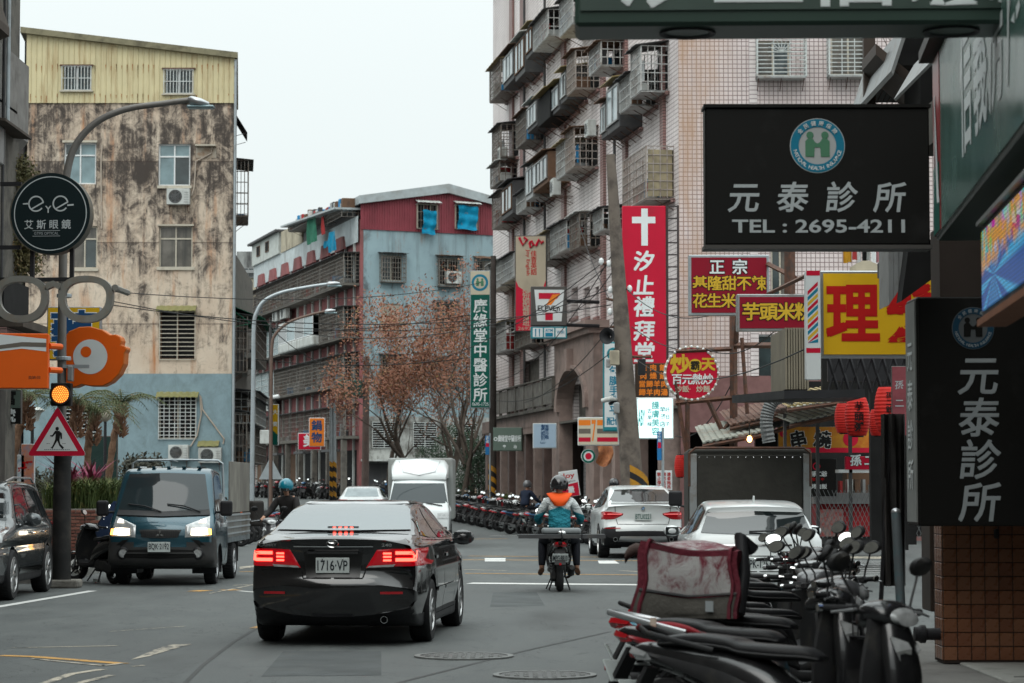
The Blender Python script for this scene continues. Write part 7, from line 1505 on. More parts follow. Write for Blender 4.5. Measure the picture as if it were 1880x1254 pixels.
mb = MB().grid(lambda u, v: (-W2 + .03 + (2 * W2 - .06) * u, -D2 + .01 + (2 * D2 - .02) * v, H2 + .006 + .032 * sin(pi * u) * sin(pi * v)), 8, 8); slump(mb); mb.build('clear_cover', SCUF, g, smooth=60)
for xx in (-W2 + .05, W2 - .045): mb = MB().tube([(xx, -D2 - .012, z * .4 / 6) for z in range(7)] + [(xx, -D2 + y * .05, H2 + .01) for y in range(9)], .012, 6); slump(mb); mb.build('seam_binding', MAR, g, smooth=60)
mb = MB().tube([(-W2 + .02, -D2 - .012, .14), (0, -D2 - .02, .142), (W2 - .02, -D2 - .012, .14)], .008, 6); slump(mb); mb.build('zip', DGREY, g); MB().loft([ring(x, z, .06, .035, 12, .8) for x, z in ((-.36, .34), (-.34, .37), (-.3, .39), (-.27, .385))]).build('corner_flap', mat('brown_flap', (.06, .04, .035), .8), g, smooth=60)
MB().tube([(W2 + .0, -.1, .02), (W2 + .03, -.02, .25), (W2 + .01, .05, .46), (W2 + .08, .1, .38)], .04, 8).build('shoulder_strap', BLACK, g, smooth=60); mb = MB(); mb.box(.12, .165, -D2 - .034, -D2 - .03, .04, .1); mb.build('logo_patch', MT['letter_dim_grey'], g)
# mid distance row along the tiled block, tails to the road
GR = 'scooters parked along the tiled apartment block'
pal = ['black', 'grey', 'black', 'silver', 'white', 'black', 'red', 'black', 'blue', 'grey']
for c in ('white', 'blue', 'red', 'silver', 'grey', 'black'):
    if c not in PROTO or c in ('white', 'blue'): PROTO[c] = make_scooter('x', c, radians(RN.uniform(-25, 25)), group=GR, sub=1)
def strip(o, keep):  # lighter copy set for distant rows is not needed: meshes are shared
    return o
i = 0; used = set()
lab_r = {}
for k in range(40):
    f = k / 39; Y = 66 + 49 * f; X = 3.2 - .1514 * (Y - 66) - .3 + U(-.08, .08); c = pal[(k * 7 + k // 3) % len(pal)]
    lab = '%s scooter, %s from the near end of the long row along the tiled block' % (c, nth(k + 1))
    if c in ('white', 'blue') and c not in used: o = PROTO[c]; used.add(c); o['label'] = lab; o['group'] = GR
    else: o = dup(PROTO[c], (0, 0, 0), 0, lab, GR)
    if k % 4 == 0 and Y < 90: Xo = X - .15
    else: Xo = X
    o.location = (Xo, Y, ground(Y)); o.rotation_euler = (radians(U(4, 8)), 0, radians(U(12, 34)))
GL_ = 'scooters parked at the foot of the balconied block'
for k in range(18):
    f = k / 17; X = -16 + 9.0 * f; Y = 152 - 12 * f; c = pal[(k * 3) % len(pal)]
    o = dup(PROTO[c], (X, Y, ground(Y)), (radians(6), 0, radians(U(60, 110))), '%s scooter, %s from the left in the far row below the balconied block' % (c, nth(k + 1)), GL_)
GK = 'scooters parked at the left kerb behind the flatbed truck'
for k in range(13):
    Y = 49 + k * 2.6; X = -6.9 - .045 * (Y - 49); c = pal[(k * 7 + 1) % len(pal)]
    o = dup(PROTO[c], (X - .2, Y, ground(Y)), (radians(6), 0, radians(U(150, 190))), '%s scooter, %s behind the flatbed truck along the left kerb' % (c, nth(k + 1)), GK)
o = dup(PROTO['black'], (-6.9, 40.3, 0), (radians(5), 0, radians(128)), 'black and blue scooter with a red tail lamp between the SUV and the flatbed truck', 'scooters by the warning sign'); o = dup(PROTO['blue'], (-6.65, 42.2, 0), (radians(5), 0, radians(118)), 'blue scooter under a dark blue cover behind the warning sign pole', 'scooters by the warning sign')
g = thing('scooter_cover', 'dark blue fabric cover draped over a parked scooter by the warning sign', 'cover', (-6.95, 42.6, 0), radians(10))
def cov(u, v):
    a = 2 * pi * u; h = (1 - v); pk = .16 * math.exp(-((cos(a) - .6) ** 2 + (h - 1) ** 2) * 3)
    rx = .42 * (1 - .72 * h ** 2) + .02 * sin(a * 7) * v; ry = .22 * (1 - .75 * h ** 2) + .02 * sin(a * 6 + 1) * v
    return (rx * cos(a) + .06 * h, ry * sin(a), .62 + .72 * h * (1 - .15 * v))
MB().grid(cov, 36, 12).build('cloth', mat('navy_cover', (.012, .025, .06), .8, var=.2, bump=.5, bs=12), g, smooth=60)
# ------------------------------------------------ people
def skin(name, vs, es, m, parent, sub=2):
    me = bpy.data.meshes.new(name); me.from_pydata([v[:3] for v in vs], es, []); me.materials.append(m)
    o = bpy.data.objects.new(name, me); C.objects.link(o)
    if parent: o.parent = parent
    k = o.modifiers.new('skin', 'SKIN'); k.use_smooth_shade = True; k.branch_smoothing = .6
    me.skin_vertices or bpy.context.view_layer.objects.__class__
    if not me.skin_vertices: me.attributes
    sv = me.skin_vertices[0].data
    for i, v in enumerate(vs): r = v[3] if isinstance(v[3], tuple) else (v[3], v[3]); sv[i].radius = r; sv[i].use_root = (i == 0)
    s = o.modifiers.new('smooth', 'SUBSURF'); s.levels = sub; s.render_levels = sub; return o
def mirrored(j): return lambda n, sd: (j[n][0], sd * j[n][1], j[n][2])
def person(label, loc, rz, jacket, trousers, helmet=None, shoes=None, pose=None, hood=None, scale=1, group=None, backpack=None):
    J = dict(pelvis=(-.27, 0, .88), waist=(-.25, 0, 1.03), chest=(-.19, 0, 1.24), neck=(-.15, 0, 1.44), head=(-.11, 0, 1.6), sh=(-.17, .185, 1.38), el=(-.02, .30, 1.13), wr=(.26, .29, 1.02), hip=(-.25, .1, .87), kn=(.16, .2, .78), an=(.14, .20, .42), toe=(.30, .21, .345))
    if pose: J.update(pose)
    g = thing('person', label, 'person', loc, rz, group); g.scale = (scale,) * 3
    def P3(n, sd): p = J[n]; return (p[0], sd * p[1], p[2])
    def net(f, arms=1, legs=1, head=1, hands=1):
        vs = []; es = []
        def a(p, r, par=None): vs.append((*p, r)); es.append((par, len(vs) - 1)) if par is not None else None; return len(vs) - 1
        p = a(J['pelvis'], (.15 * f, .12 * f)); w_ = a(J['waist'], (.14 * f, .11 * f), p); c = a(J['chest'], (.165 * f, .12 * f), w_)
        cn = J['chest']; nk = J['neck']; up = tuple((cn[i] * .25 + nk[i] * .75) for i in range(3)); u = a(up, (.11 * f, .09 * f), c)
        if not head and arms: a(nk, .068 * f, u)
        if head:
            n_ = a(nk, .055 * f, u); hb = a((J['head'][0] - .01, 0, J['head'][2] - .03), (.075, .09), n_); ht = a((J['head'][0], 0, J['head'][2] + .06), (.08, .09), hb)
            a((J['head'][0] + .095, 0, J['head'][2] - .03), .014, hb)
        if arms:
            for sd in (-1, 1):
                s_ = a(P3('sh', sd), .065 * f, u); e = a(P3('el', sd), .05 * f, s_); w2 = a(P3('wr', sd), .036 * f, e)
                if hands:
                    wr = Vector(P3('wr', sd)); d = (wr - Vector(P3('el', sd))).normalized(); pm = wr + d * .055; k = a(tuple(pm), (.036, .022), w2)
                    for q in range(4):
                        o1 = pm + d * .04 + Vector((0, (q - 1.5) * .02, 0)); o2 = o1 + d * .025 + Vector((0, 0, -.02)); o3 = o2 + Vector((-.012, 0, -.026 + .004 * abs(q - 1.5))); i1 = a(tuple(o1), .0095, k); i2 = a(tuple(o2), .0088, i1); a(tuple(o3), .0078, i2)
                    t1 = pm + Vector((.0, -sd * .035, -.012)); i1 = a(tuple(t1), .011, k); a(tuple(t1 + d * .03 + Vector((0, 0, -.015))), .009, i1)
        if legs:
            for sd in (-1, 1):
                h = a(P3('hip', sd), .095 * f, p); m_ = tuple((x + y) / 2 for x, y in zip(P3('hip', sd), P3('kn', sd))); mm = a(m_, .085 * f, h); k = a(P3('kn', sd), .065 * f, mm); cf = tuple(x * .6 + y * .4 for x, y in zip(P3('kn', sd), P3('an', sd))); cc = a(cf, .058 * f, k); an = a(P3('an', sd), .042 * f, cc)
                if hands: an2 = a((P3('an', sd)[0] + .02, P3('an', sd)[1], P3('an', sd)[2] - .05), .038, an); a(P3('toe', sd), (.042, .028), an2)
        return vs, es
    vs, es = net(1); b = skin('body', vs, es, SKIN, g)
    vs, es = net(1.3, legs=0, head=0, hands=0); skin('jacket', vs, es, jacket, g)
    vs, es = net(1.25, arms=0, head=0, hands=0); k = 4; keep = [i for i in range(len(vs)) if i not in (2, 3)]; mp = {o_: i for i, o_ in enumerate(keep)}; skin('trousers', [vs[i] for i in keep], [(mp[x], mp[y]) for x, y in es if x in mp and y in mp], trousers, g)
    for sd in (-1, 1):
        an = Vector(P3('an', sd)); to = Vector(P3('toe', sd)); MB().tube([an + Vector((-.05, 0, -.05)), an + Vector((0, 0, -.045)), to + Vector((-.05, 0, .0)), to + Vector((.03, 0, -.005))], [.038, .048, .046, .025], 10, sq=.9).build('shoe', shoes or BLACK, g, smooth=60)
    hx, hz = J['head'][0], J['head'][2]
    if helmet:
        mb = MB(); rg = []
        for i in range(11):
            a_ = -radians(32) + (pi / 2 + radians(32)) * i / 10; r = cos(a_); rg.append([(hx - .01 + .165 * r * cos(q), .142 * r * sin(q), hz + .03 + .15 * sin(a_)) for q in [2 * pi * j / 24 for j in range(24)]])
        mb.loft(rg); h = mb.build('helmet', helmet, g, smooth=60)
        MB().tube([(hx + .13 * cos(q) * 1.0, .125 * sin(q), hz - .03) for q in [pi * .5 + pi * j / 14 for j in range(15)]], .012, 6).build('helmet_rim', BLACK, h, smooth=60); MB().grid(lambda u, v: (hx + .145 * cos((u - .5) * 2.0), .13 * sin((u - .5) * 2.0), hz + .06 - .13 * v), 10, 4).build('visor', CARGLASS, h, smooth=60)
    else:
        mb = MB(); blob(mb, (hx - .015, 0, hz + .035), (.105, .09, .1), 9); mb.build('hair', mat('black_hair', (.012, .01, .009), .6, bump=.8, bs=60), g, smooth=60)
        for sd in (-1, 1): mb = MB(); blob(mb, (hx, sd * .085, hz - .01), (.018, .008, .03), 5); mb.build('ear', SKIN, b, smooth=60)
    for sd in (-1, 1): mb = MB(); blob(mb, (hx + .083, sd * .03, hz + .005), (.008, .013, .008), 5); mb.build('eye', DARK, b, smooth=60)
    mb = MB(); blob(mb, (hx + .084, 0, hz - .065), (.006, .022, .005), 5); mb.build('mouth', mat('lips', (.3, .1, .08), .5), b, smooth=60)
    if hood:
        mb = MB(); rg = []
        for i in range(9):
            f = i / 8; rg.append([(J['neck'][0] - .04 - .09 * sin(pi * f) * (.4 + .6 * max(0, cos(q))) * 1.0 - .07 * f - .02, .2 * (1 - .55 * f) * sin(q) * 1.0, J['neck'][2] + .05 - .17 * f + .02 * cos(q)) for q in [2 * pi * j / 20 for j in range(20)]])
        mb.loft([[(x + .055 * cos(2 * pi * j / 20), y, z) for j, (x, y, z) in enumerate(r)] for r in rg]); mb.build('hood', hood, g, smooth=60)
    return g
n = NT('teal_white_jacket'); z = n.xyz()[2]; y = n.xyz()[1]; ya = n.math('ABSOLUTE', y); k = n.math('SUBTRACT', z, n.math('MULTIPLY', ya, -.35)); fo = n.noise((6, 6, 9), 4, .6)
n.bump(fo, 1, .12); JTW = n.end(n.mix(n.ramp(k, 1.285, 1.30), (.012, .165, .215), (.55, .58, .58)), .75)
dt = mat('dark_trousers', (.012, .013, .018), .85, var=.2, bump=.5, bs=10)
RX0 = (1027 - 940) * 37.2 / 4439
person('rider in a teal and white jacket with orange hood and black helmet seen from behind', (RX0, 37.45, 0), radians(90), JTW, dt, GLOSS, mat('brown_sandal', (.12, .06, .035), .7), pose=dict(wr=(.16, .3, 1.04), el=(-.06, .34, 1.1), kn=(.1, .25, .76), an=(-.02, .27, .36), toe=(.12, .29, .27)), hood=mat('orange_hood', (.75, .085, .01), .7, var=.1, bump=.5, bs=12))
rs_ = make_scooter('black scooter with plate MPG-8810 ridden away from the camera by the orange hooded rider', 'black', 0, group=None, sub=3); rs_.location = (RX0, 37.6, 0); rs_.rotation_euler = (0, 0, radians(90))
pl = [o for o in bpy.data.objects if o.parent == rs_ and o.name.startswith('licence_plate')][0]; mb = MB(); fit(mb, 'MPG·8810', -.11, .11, -.045, .045, -.007, .012); mb.build('lettering', PLTXT, rs_, T=TR((-.955, 0, .52)) @ RZ(-pi / 2) @ RX(.45), fix=False)
g = thing('flat_board', 'long flat black board strapped crosswise behind the orange hooded rider', 'board', (RX0 + .02, 36.85, .84), radians(2))
MB().box(-.66, .66, -.2, .2, -.0, .035).build('board', mat('dark_grey_board', (.03, .034, .036), .35, var=.1), g, bev=.008); MB().box(-.66, .66, -.205, -.2, -.025, .03).build('board_lip', DGREY, g); MB().box(-.3, .3, -.1, .12, .036, .13).build('grey_case', mat('grey_case', (.2, .215, .22), .5, var=.1), g, bev=.04, seg=3)
mb = MB(); blob(mb, (0, -.14, .055), (.07, .05, .04), 6); mb.build('clasp', CHROME, g, smooth=60); MB().tube([(-.02, -.21, .12), (.0, -.215, -.02), (.0, -.1, -.12)], .01, 5).build('strap', BLACK, g); MB().tube([(.3, -.21, .04), (.3, -.2, -.08)], .01, 5).build('strap', BLACK, g)
# rider with teal helmet coming out from behind the truck
RX1 = P(520, 900, 47).x
person('oncoming rider in a dark jacket with a teal helmet beside the black sedan', (RX1, 47, -.02), radians(-112), mat('dark_jacket', (.02, .018, .018), .85, var=.2, bump=.5, bs=10), dt, mat('teal_helmet', (.0, .17, .24), .2, coat=.5, var=.05))
o = dup(PROTO['grey'], (RX1, 46.85, 0), radians(-112), 'grey scooter ridden towards the camera by the teal helmeted rider'); o.pop('group', None) if hasattr(o, 'pop') else None; o['group'] = 'scooters being ridden'
g = thing('delivery_box', 'black delivery box with an orange strap behind the teal helmeted rider', 'box', (RX1 - .75, 47.5, .82), radians(-112)); box('box_body', mat('black_box_fabric', (.03, .026, .024), .8, var=.2), g, -.24, .24, -.26, .26, 0, .5, bev=.05, seg=3); box('strap', MT['sign_orange'], g, .24, .25, -.02, .02, .02, .48)
# rider on the parked row, pedestrian by the white SUV
X2 = P(972, 900, 83).x
person('person in a dark navy hooded jacket sitting on a scooter in the right row', (X2, 82, .03), radians(50), mat('navy_jacket', (.012, .018, .035), .85, bump=.5, bs=10), dt, mat('grey_helmet', (.08, .08, .085), .3, coat=.4))
o = dup(PROTO['blue'], (X2 + .1, 82.1, .03), (0, 0, radians(50)), 'blue scooter with its tail lamp lit under the navy jacketed person', 'scooters being ridden'); MB().box(-.99, -.955, -.04, .04, .70, .76).build('lit_tail_lamp', LREDON, o, bev=.01)
X3 = P(1128, 900, 66).x
person('person in a white shirt and black helmet standing behind the white coupe SUV', (X3 + .0, 66, 0), radians(100), mat('white_shirt', (.5, .55, .57), .8, bump=.4, bs=10), dt, GLOSS, pose=dict(pelvis=(0, 0, .95), waist=(0, 0, 1.08), chest=(0, 0, 1.3), neck=(.02, 0, 1.5), head=(.04, 0, 1.65), sh=(0, .185, 1.43), el=(.03, .26, 1.17), wr=(.16, .25, .96), hip=(0, .1, .92), kn=(.03, .11, .5), an=(0, .11, .1), toe=(.14, .12, .04)))
# ------------------------------------------------ poles, lamps, wires
TIGY = mat('hazard_yellow', (.42, .2, .02), .6, dirt=(.12, .08, .04), da=.5, ds=6)
def hazard(parent, x, y, z0, z1, r, n=8):
    box_ = MB(); m2 = MB()
    for k in range(n):
        z = z0 + (z1 - z0) * k / n; h = (z1 - z0) / n
        mb = box_ if k % 2 else m2; V = []
        for j in range(13):
            a = 2 * pi * j / 12; zz = z + r * 1.6 * sin(a / 2 * 1.0) * 1.0; V += [(x + r * cos(a), y + r * sin(a), zz), (x + r * cos(a), y + r * sin(a), zz + h)]
        mb.add(V, [(2 * j, 2 * j + 2, 2 * j + 3, 2 * j + 1) for j in range(12)])
    box_.build('hazard_stripe', TIGY, parent); m2.build('hazard_stripe', BLACK, parent)
def lamp(label, Y, base, arc, head, r0=.1, m=GALV, hm=None, gx=None):
    "street lamp from picture points at one distance"
    b0 = P(*base, Y); b0.z = ground(Y); t = thing('street_lamp', label, 'street lamp', b0)
    pts = [P(*p, Y) - b0 for p in arc]; pts = [Vector((0, 0, 0))] + pts; n = len(pts)
    S = smoothed([tuple(p) for p in pts], 5); K = len(S); MB().tube(S, [r0 * (1 - .45 * i / K) for i in range(K)], 12).build('pole', m, t, smooth=60)
    h0 = P(*head[0], Y) - b0; h1 = P(*head[1], Y) - b0; d = h1 - h0; MB().loft([[h0 + d * f + Vector((0, w_ * cos(a), h * sin(a))) for a in [2 * pi * j / 12 for j in range(12)]] for f, w_, h in ((0, .05, .05), (.15, .11, .08), (.6, .14, .07), (1, .05, .03))]).build('lamp_head', hm or SILVER, t, smooth=50)
    q = h0 + d * .6; MB().box(q.x - .22, q.x + .22, -.1, .1, q.z - .1, q.z - .05).build('lamp_glass', FROST, t, bev=.02); return t, b0
t, b0 = lamp('tall grey street lamp with a long curved arm rising from the warning sign pole', 38.4, (112, 1085), [(113, 840), (114, 600), (117, 400), (121, 330), (137, 270), (175, 226), (230, 201), (300, 190), (352, 183)], ((346, 184), (384, 191)), .078, mat('brown_grey_pole', (.16, .15, .14), .5, .3, dirt=(.1, .08, .06), da=.4, ds=3))
MB().cyl((0, 0, 0), (0, 0, P(112, 832, 38.4).z), .155, .135, 20).build('sleeve', mat('black_pole_sleeve', (.02, .02, .02), .6, var=.3, dirt=(.05, .045, .04), da=.5, ds=3), t, smooth=60); MB().box(-.25, .3, -.25, .25, 0, .13).build('base_block', CONC, t, bev=.03, seg=2)
MB().box(.08, .16, -.1, .06, P(0, 700, 38.4).z, P(0, 672, 38.4).z).build('junction_box', GREY, t, bev=.01); MB().box(.0, .42, -.08, .02, P(0, 676, 38.4).z, P(0, 670, 38.4).z).build('small_arm', GALV, t)
mb = MB()
for z in (2.2, 3.6, 4.6): mb.lathe([(.115, 0), (.12, .01), (.12, .05), (.115, .06)], 16, TR((0, 0, z)))
mb.build('clamp', GALV, t)
s = Sign('flashing amber warning light in a black housing above the triangular sign', 94, 703, 131, 745, 38.1, .18, 'sign_black', 'sign_black', .01, name='warning_light', cat_='warning light')
mb = MB(); cx, cz = s.X(112.5), s.Z(724)
for rr in (0, 1, 2, 3, 4):
    n_ = 1 if rr == 0 else rr * 6
    for k in range(n_): a = 2 * pi * k / n_; blob(mb, (cx + s.k(3.5 * rr) * cos(a), -.02, cz + s.k(3.5 * rr) * sin(a)), (.0085, .008, .0085), 3)
s.disc(112.5, 724, 16.5, mat('amber_lens_field', (.5, .12, .01), .3, var=0, emit=.35), lay=-.0155, name='lens'); o = mb.build('lit_bulb', mat('amber_led', (1, .5, .09), .3, var=0, emit=2.2), s.root); o['kind'] = 'stuff'
MB().lathe([(s.k(17), 0), (s.k(19), 0), (s.k(19), .08), (s.k(17), .08)], 28, TR((cx, -.012, cz)) @ RX(pi / 2), cap=False).build('lens_hood', BLACK, s.root)
s = Sign('triangular red bordered pedestrian warning sign under the amber light', 56, 745, 158, 837, 38.05, .02, body=False, name='warning_sign', cat_='road sign')
def tri(cx, cy, h, w, rr=5):
    return [(cx - 3, cy - h + 6), (cx, cy - h + 3), (cx + 3, cy - h + 6), (cx + w, cy - 6), (cx + w, cy - 1), (cx + w - 4, cy), (cx - w + 4, cy), (cx - w, cy - 1), (cx - w, cy - 6)]
MB().prism([(s.X(a), 0, s.Z(b)) for a, b in tri(107, 837, 92, 51)][::-1], (0, .03, 0)).build('sign_plate', GALV, s.root); s.poly(tri(107, 837, 92, 51)[::-1], 'sign_red', lay=-.003); s.poly([(107, 764), (145, 828), (69, 828)][::-1], 'sign_white', lay=-.007)
fig = [[(104, 785), (107, 783.5), (110, 785), (110, 789), (107, 791), (104, 789)], [(103, 791), (111, 791), (116, 796), (116, 806), (113.5, 806), (112.5, 799), (111.5, 809), (103.5, 808), (104.5, 796), (99, 802), (94, 801), (94, 799), (98, 799)], [(103.5, 807), (108, 808), (103, 817), (99, 824), (95, 822), (97.5, 820.5), (100, 816)], [(107, 808), (111.5, 808), (113, 815), (120, 822), (117, 825), (111, 818)]]
for f in fig: s.poly(f[::-1], 'letter_black', 'pictogram', lay=-.010)
mb = MB()
for y, a, b in ((826, 84, 132), (815, 88, 97), (815, 117, 126)):
    for k in range(int((b - a) / 3.4)): x = a + k * 3.4; mb.add([(s.X(x), -.010, s.Z(y)), (s.X(x + 2), -.010, s.Z(y)), (s.X(x + 2), -.010, s.Z(y - 1.1)), (s.X(x), -.010, s.Z(y - 1.1))], [(0, 1, 2, 3)])
mb.build('pictogram', MT['letter_black'], s.root)
lamp('blue grey street lamp with a curved arm behind the flatbed truck', 73, (463, 970), [(463, 860), (465, 700), (466, 600), (472, 572), (487, 551), (520, 536), (570, 526), (605, 521)], ((600, 522), (624, 520)), .075)
lamp('brown street lamp with a lower curved arm beyond the blue grey one', 84, (497, 975), [(497, 860), (498, 700), (499, 640), (505, 615), (530, 592), (570, 578), (600, 571)], ((596, 572), (616, 570)), .07, mat('brown_painted_steel', (.14, .09, .07), .6, .2, dirt=(.07, .05, .04), da=.4, ds=3))
def upole(label, Y, base, top, r0, r1, m=CONC, hz=None, extra=None):
    b0 = P(*base, Y); b0.z = ground(Y); t = thing('utility_pole', label, 'utility pole', b0); e = P(*top, Y) - b0; MB().tube([Vector((0, 0, 0)), e * .5, e], [r0, (r0 + r1) / 2, r1], 18).build('pole', m, t, smooth=60)
    if hz: hazard(t, 0, 0, hz[0], hz[1], r0 * 1.02)
    return t, b0
t, b0 = upole('tall leaning concrete utility pole in front of the red church sign', 64, (1168, 1003), (1121, 284), .33, .12, mat('weathered_pole_concrete', (.15, .125, .105), .9, dirt=(.06, .05, .045), da=.6, ds=2.5, bump=.6, bs=8), (.3, 1.7))
def pp(px, py, Y=64): return P(px, py, Y) - b0
q = pp(1122, 618); MB().lathe([(.03, 0), (.05, .1), (.1, .2), (.22, .28), (.21, .28), (.09, .19), (.03, .1)], 20, TR(q) @ RZ(radians(-25)) @ RX(pi / 2), cap=False).build('loudspeaker_horn', BLACK, t, smooth=50)
for a, b_, m in (((1118, 645), (1136, 672), CREAM), ((1112, 660), (1120, 676), GREY), ((1170, 660), (1184, 690), BLACK), ((1126, 740), (1136, 760), GREY)):
    q0 = pp(*a); q1 = pp(*b_); MB().box(q0.x, q1.x, -.45, -.2, q1.z, q0.z).build('equipment_box', m, t, bev=.02)
q = pp(1105, 736); MB().tube([q, q + Vector((.25, -.1, .06)), q + Vector((.45, 0, .02))], [.06, .07, .03], 10).build('street_camera', DWHITE, t, smooth=50); MB().tube([pp(1118, 742), pp(1138, 730)], .045, 8).build('street_camera', BLACK, t)
mb = MB()
for a, b_ in (((1102, 484), (1134, 484)), ((1112, 548), (1140, 555)), ((1120, 600), (1150, 600)), ((1160, 655), (1196, 655))): mb.tube([pp(*a), pp(*b_)], .035, 6)
mb.build('cross_arm', RUST, t); mb = MB()
for a in ((1104, 480), (1118, 484), (1121, 532), (1132, 550), (1120, 572), (1128, 545), (1156, 530)): blob(mb, pp(*a), (.07, .07, .1), 5)
mb.build('insulator', WHITE, t); MB().tube([pp(1135, 560), pp(1140, 640), pp(1132, 760), pp(1150, 890)], .04, 6).build('conduit', GALV, t)
t, b1 = upole('dark utility pole with striped base beside the green clinic sign', 99, (904, 950), (906, 470), .17, .11, mat('dark_pole', (.06, .05, .045), .8, var=.2), (.3, 2.0))
t, b1 = upole('brown concrete utility pole carrying two green transformers by the bare trees', 126, (670, 925), (673, 655), .2, .16, mat('brown_concrete_pole', (.12, .09, .08), .85, var=.2, dirt=(.2, .07, .04), da=.3, ds=1))
for x0, x1 in ((620, 642), (645, 666)): q0 = P(x0, 698, 126) - b1; q1 = P(x1, 728, 126) - b1; MB().box(q0.x, q1.x, -.4, .4, q1.z, q0.z).build('transformer', mat('green_transformer', (.02, .06, .05), .6, var=.2), t, bev=.05)
q0 = P(608, 728, 126) - b1; MB().box(q0.x, .1, -.1, .1, q0.z - .1, q0.z).build('cross_arm', GALV, t)
for px, lab in ((608, 'grey traffic pole with hazard stripes, nearer of the pair by the far shops'), (614, 'grey traffic pole with hazard stripes, second of the pair by the far shops')): upole(lab, 118, (px, 935), (px, 740), .1, .08, GALV, (.3, 2.2))
t, b1 = upole('thin dark pole hung with cables and a small cabinet beside the narrow old block', 88, (495, 970), (497, 600), .08, .06, DGREY); q = P(478, 805, 88) - b1; MB().box(q.x, q.x + .35, -.2, .1, q.z - .2, q.z + .3).build('cabinet', DWHITE, t, bev=.02); q = P(495, 730, 88) - b1; MB().tube([q, q + Vector((.35, -.1, .05))], .07, 8).build('street_camera', WHITE, t)
s = Sign('back of a grey triangular road sign on the thin pole by the far scooters', 477, 838, 520, 880, 85, .02, body=False, name='road_sign_back', cat_='road sign'); MB().prism([(s.X(498), 0, s.Z(838)), (s.X(520), 0, s.Z(880)), (s.X(477), 0, s.Z(880))], (0, .03, 0)).build('sign_plate', GALV, s.root)
WIRE = mat('black_wire', (.015, .015, .015), .6, var=0)
WN = [((200, 535, 60), (880, 520, 97), .4), ((200, 552, 60), (940, 585, 90), .6), ((205, 560, 60), (1122, 560, 64), .5), ((432, 608, 90), (905, 570, 99), .3), ((432, 655, 92), (905, 650, 99), .4), ((497, 600, 84), (1122, 530, 64), .8), ((1122, 470, 64), (905, 700, 99), .8), ((1122, 480, 64), (900, 600, 99), .5), ((1124, 500, 64), (1000, 560, 80), .6), ((1150, 530, 64), (1350, 560, 50), .5), ((1128, 590, 64), (960, 740, 95), .4), ((1160, 600, 64), (1345, 640, 50), .3), ((1163, 655, 64), (1480, 640, 30), .5), ((1104, 484, 64), (673, 658, 126), 1.2), ((673, 660, 126), (497, 602, 84), .8), ((1130, 640, 64), (910, 735, 97), .5), ((1118, 548, 64), (1060, 400, 82), .2), ((1345, 700, 50), (1240, 800, 60), .4), ((1130, 560, 64), (1140, 650, 66), .3), ((1296, 640, 50), (1440, 590, 44), .3)]
for a, b_, sg in WN:
    A0 = P(*a); B0 = P(*b_); n_ = 14; pts = [A0.lerp(B0, i / n_) - Vector((0, 0, sg * 4 * (i / n_) * (1 - i / n_))) for i in range(n_ + 1)]; r_ = .007 + .0001 * min(a[2], b_[2]); o = MB().tube(pts, r_, 5).build('overhead_wire', WIRE); tag(o, 'thin black overhead cable, %s of those strung %s' % (nth(WN.index((a, b_, sg)) + 1), 'from the left lamp post across the street' if a[0] < 600 else 'from the concrete utility pole'), 'cable', 'overhead cables')
# ------------------------------------------------ trees and plants
def leafm(key, cols, rough=.7):
    n = NT(key); oi = n.t.nodes.new('ShaderNodeTexWhiteNoise'); geo = n.t.nodes.new('ShaderNodeNewGeometry'); n.put(oi.inputs['Vector'], n.noise((9, 9, 9), 1, .5)) if 0 else None
    v = n.noise((1.1, 1.1, 1.1), 3, .7); w_ = n.noise((12, 12, 12), 2, .7, 0, (4, 4, 4)); c = n.mix(n.ramp(n.math('ADD', n.math('MULTIPLY', v, .5), n.math('MULTIPLY', w_, .5)), .38, .62), cols[0], cols[1])
    if len(cols) > 2: c = n.mix(n.ramp(n.noise((5, 5, 5), 2, .7, 0, (8, 1, 2)), .58, .64), c, cols[2])
    return n.end(c, rough)
LBR = leafm('brown_tree_leaves', ((.22, .085, .05), (.33, .155, .1), (.17, .13, .035))); LGR = leafm('dark_green_leaves', ((.012, .03, .016), (.03, .055, .026))); LYG = leafm('yellow_green_grass', ((.09, .12, .03), (.05, .075, .025), (.18, .17, .06))); LPK = mat('cordyline_pink', (.2, .03, .07), .6, var=.3); LOL = leafm('olive_shrub_leaves', ((.06, .055, .04), (.03, .035, .025))); BARK = mat('tree_bark', (.1, .08, .065), .9, dirt=(.05, .04, .035), da=.6, ds=4, bump=.8, bs=12); LIV = leafm('ivy_leaves', ((.05, .06, .02), (.1, .075, .03), (.13, .08, .03)))
def leaves(mb, c, n, rad, sz, rnd, flat_=1):
    for _ in range(n):
        p = Vector((rnd.gauss(0, rad), rnd.gauss(0, rad), rnd.gauss(0, rad * flat_))) + c; a = Vector((rnd.gauss(0, 1), rnd.gauss(0, 1), rnd.gauss(0, 1))).normalized(); b_ = a.orthogonal().normalized(); s_ = sz * rnd.uniform(.6, 1.3)
        mb.add([p - a * s_, p + b_ * s_ * .45, p + a * s_, p - b_ * s_ * .45], [(0, 1, 2, 3)])
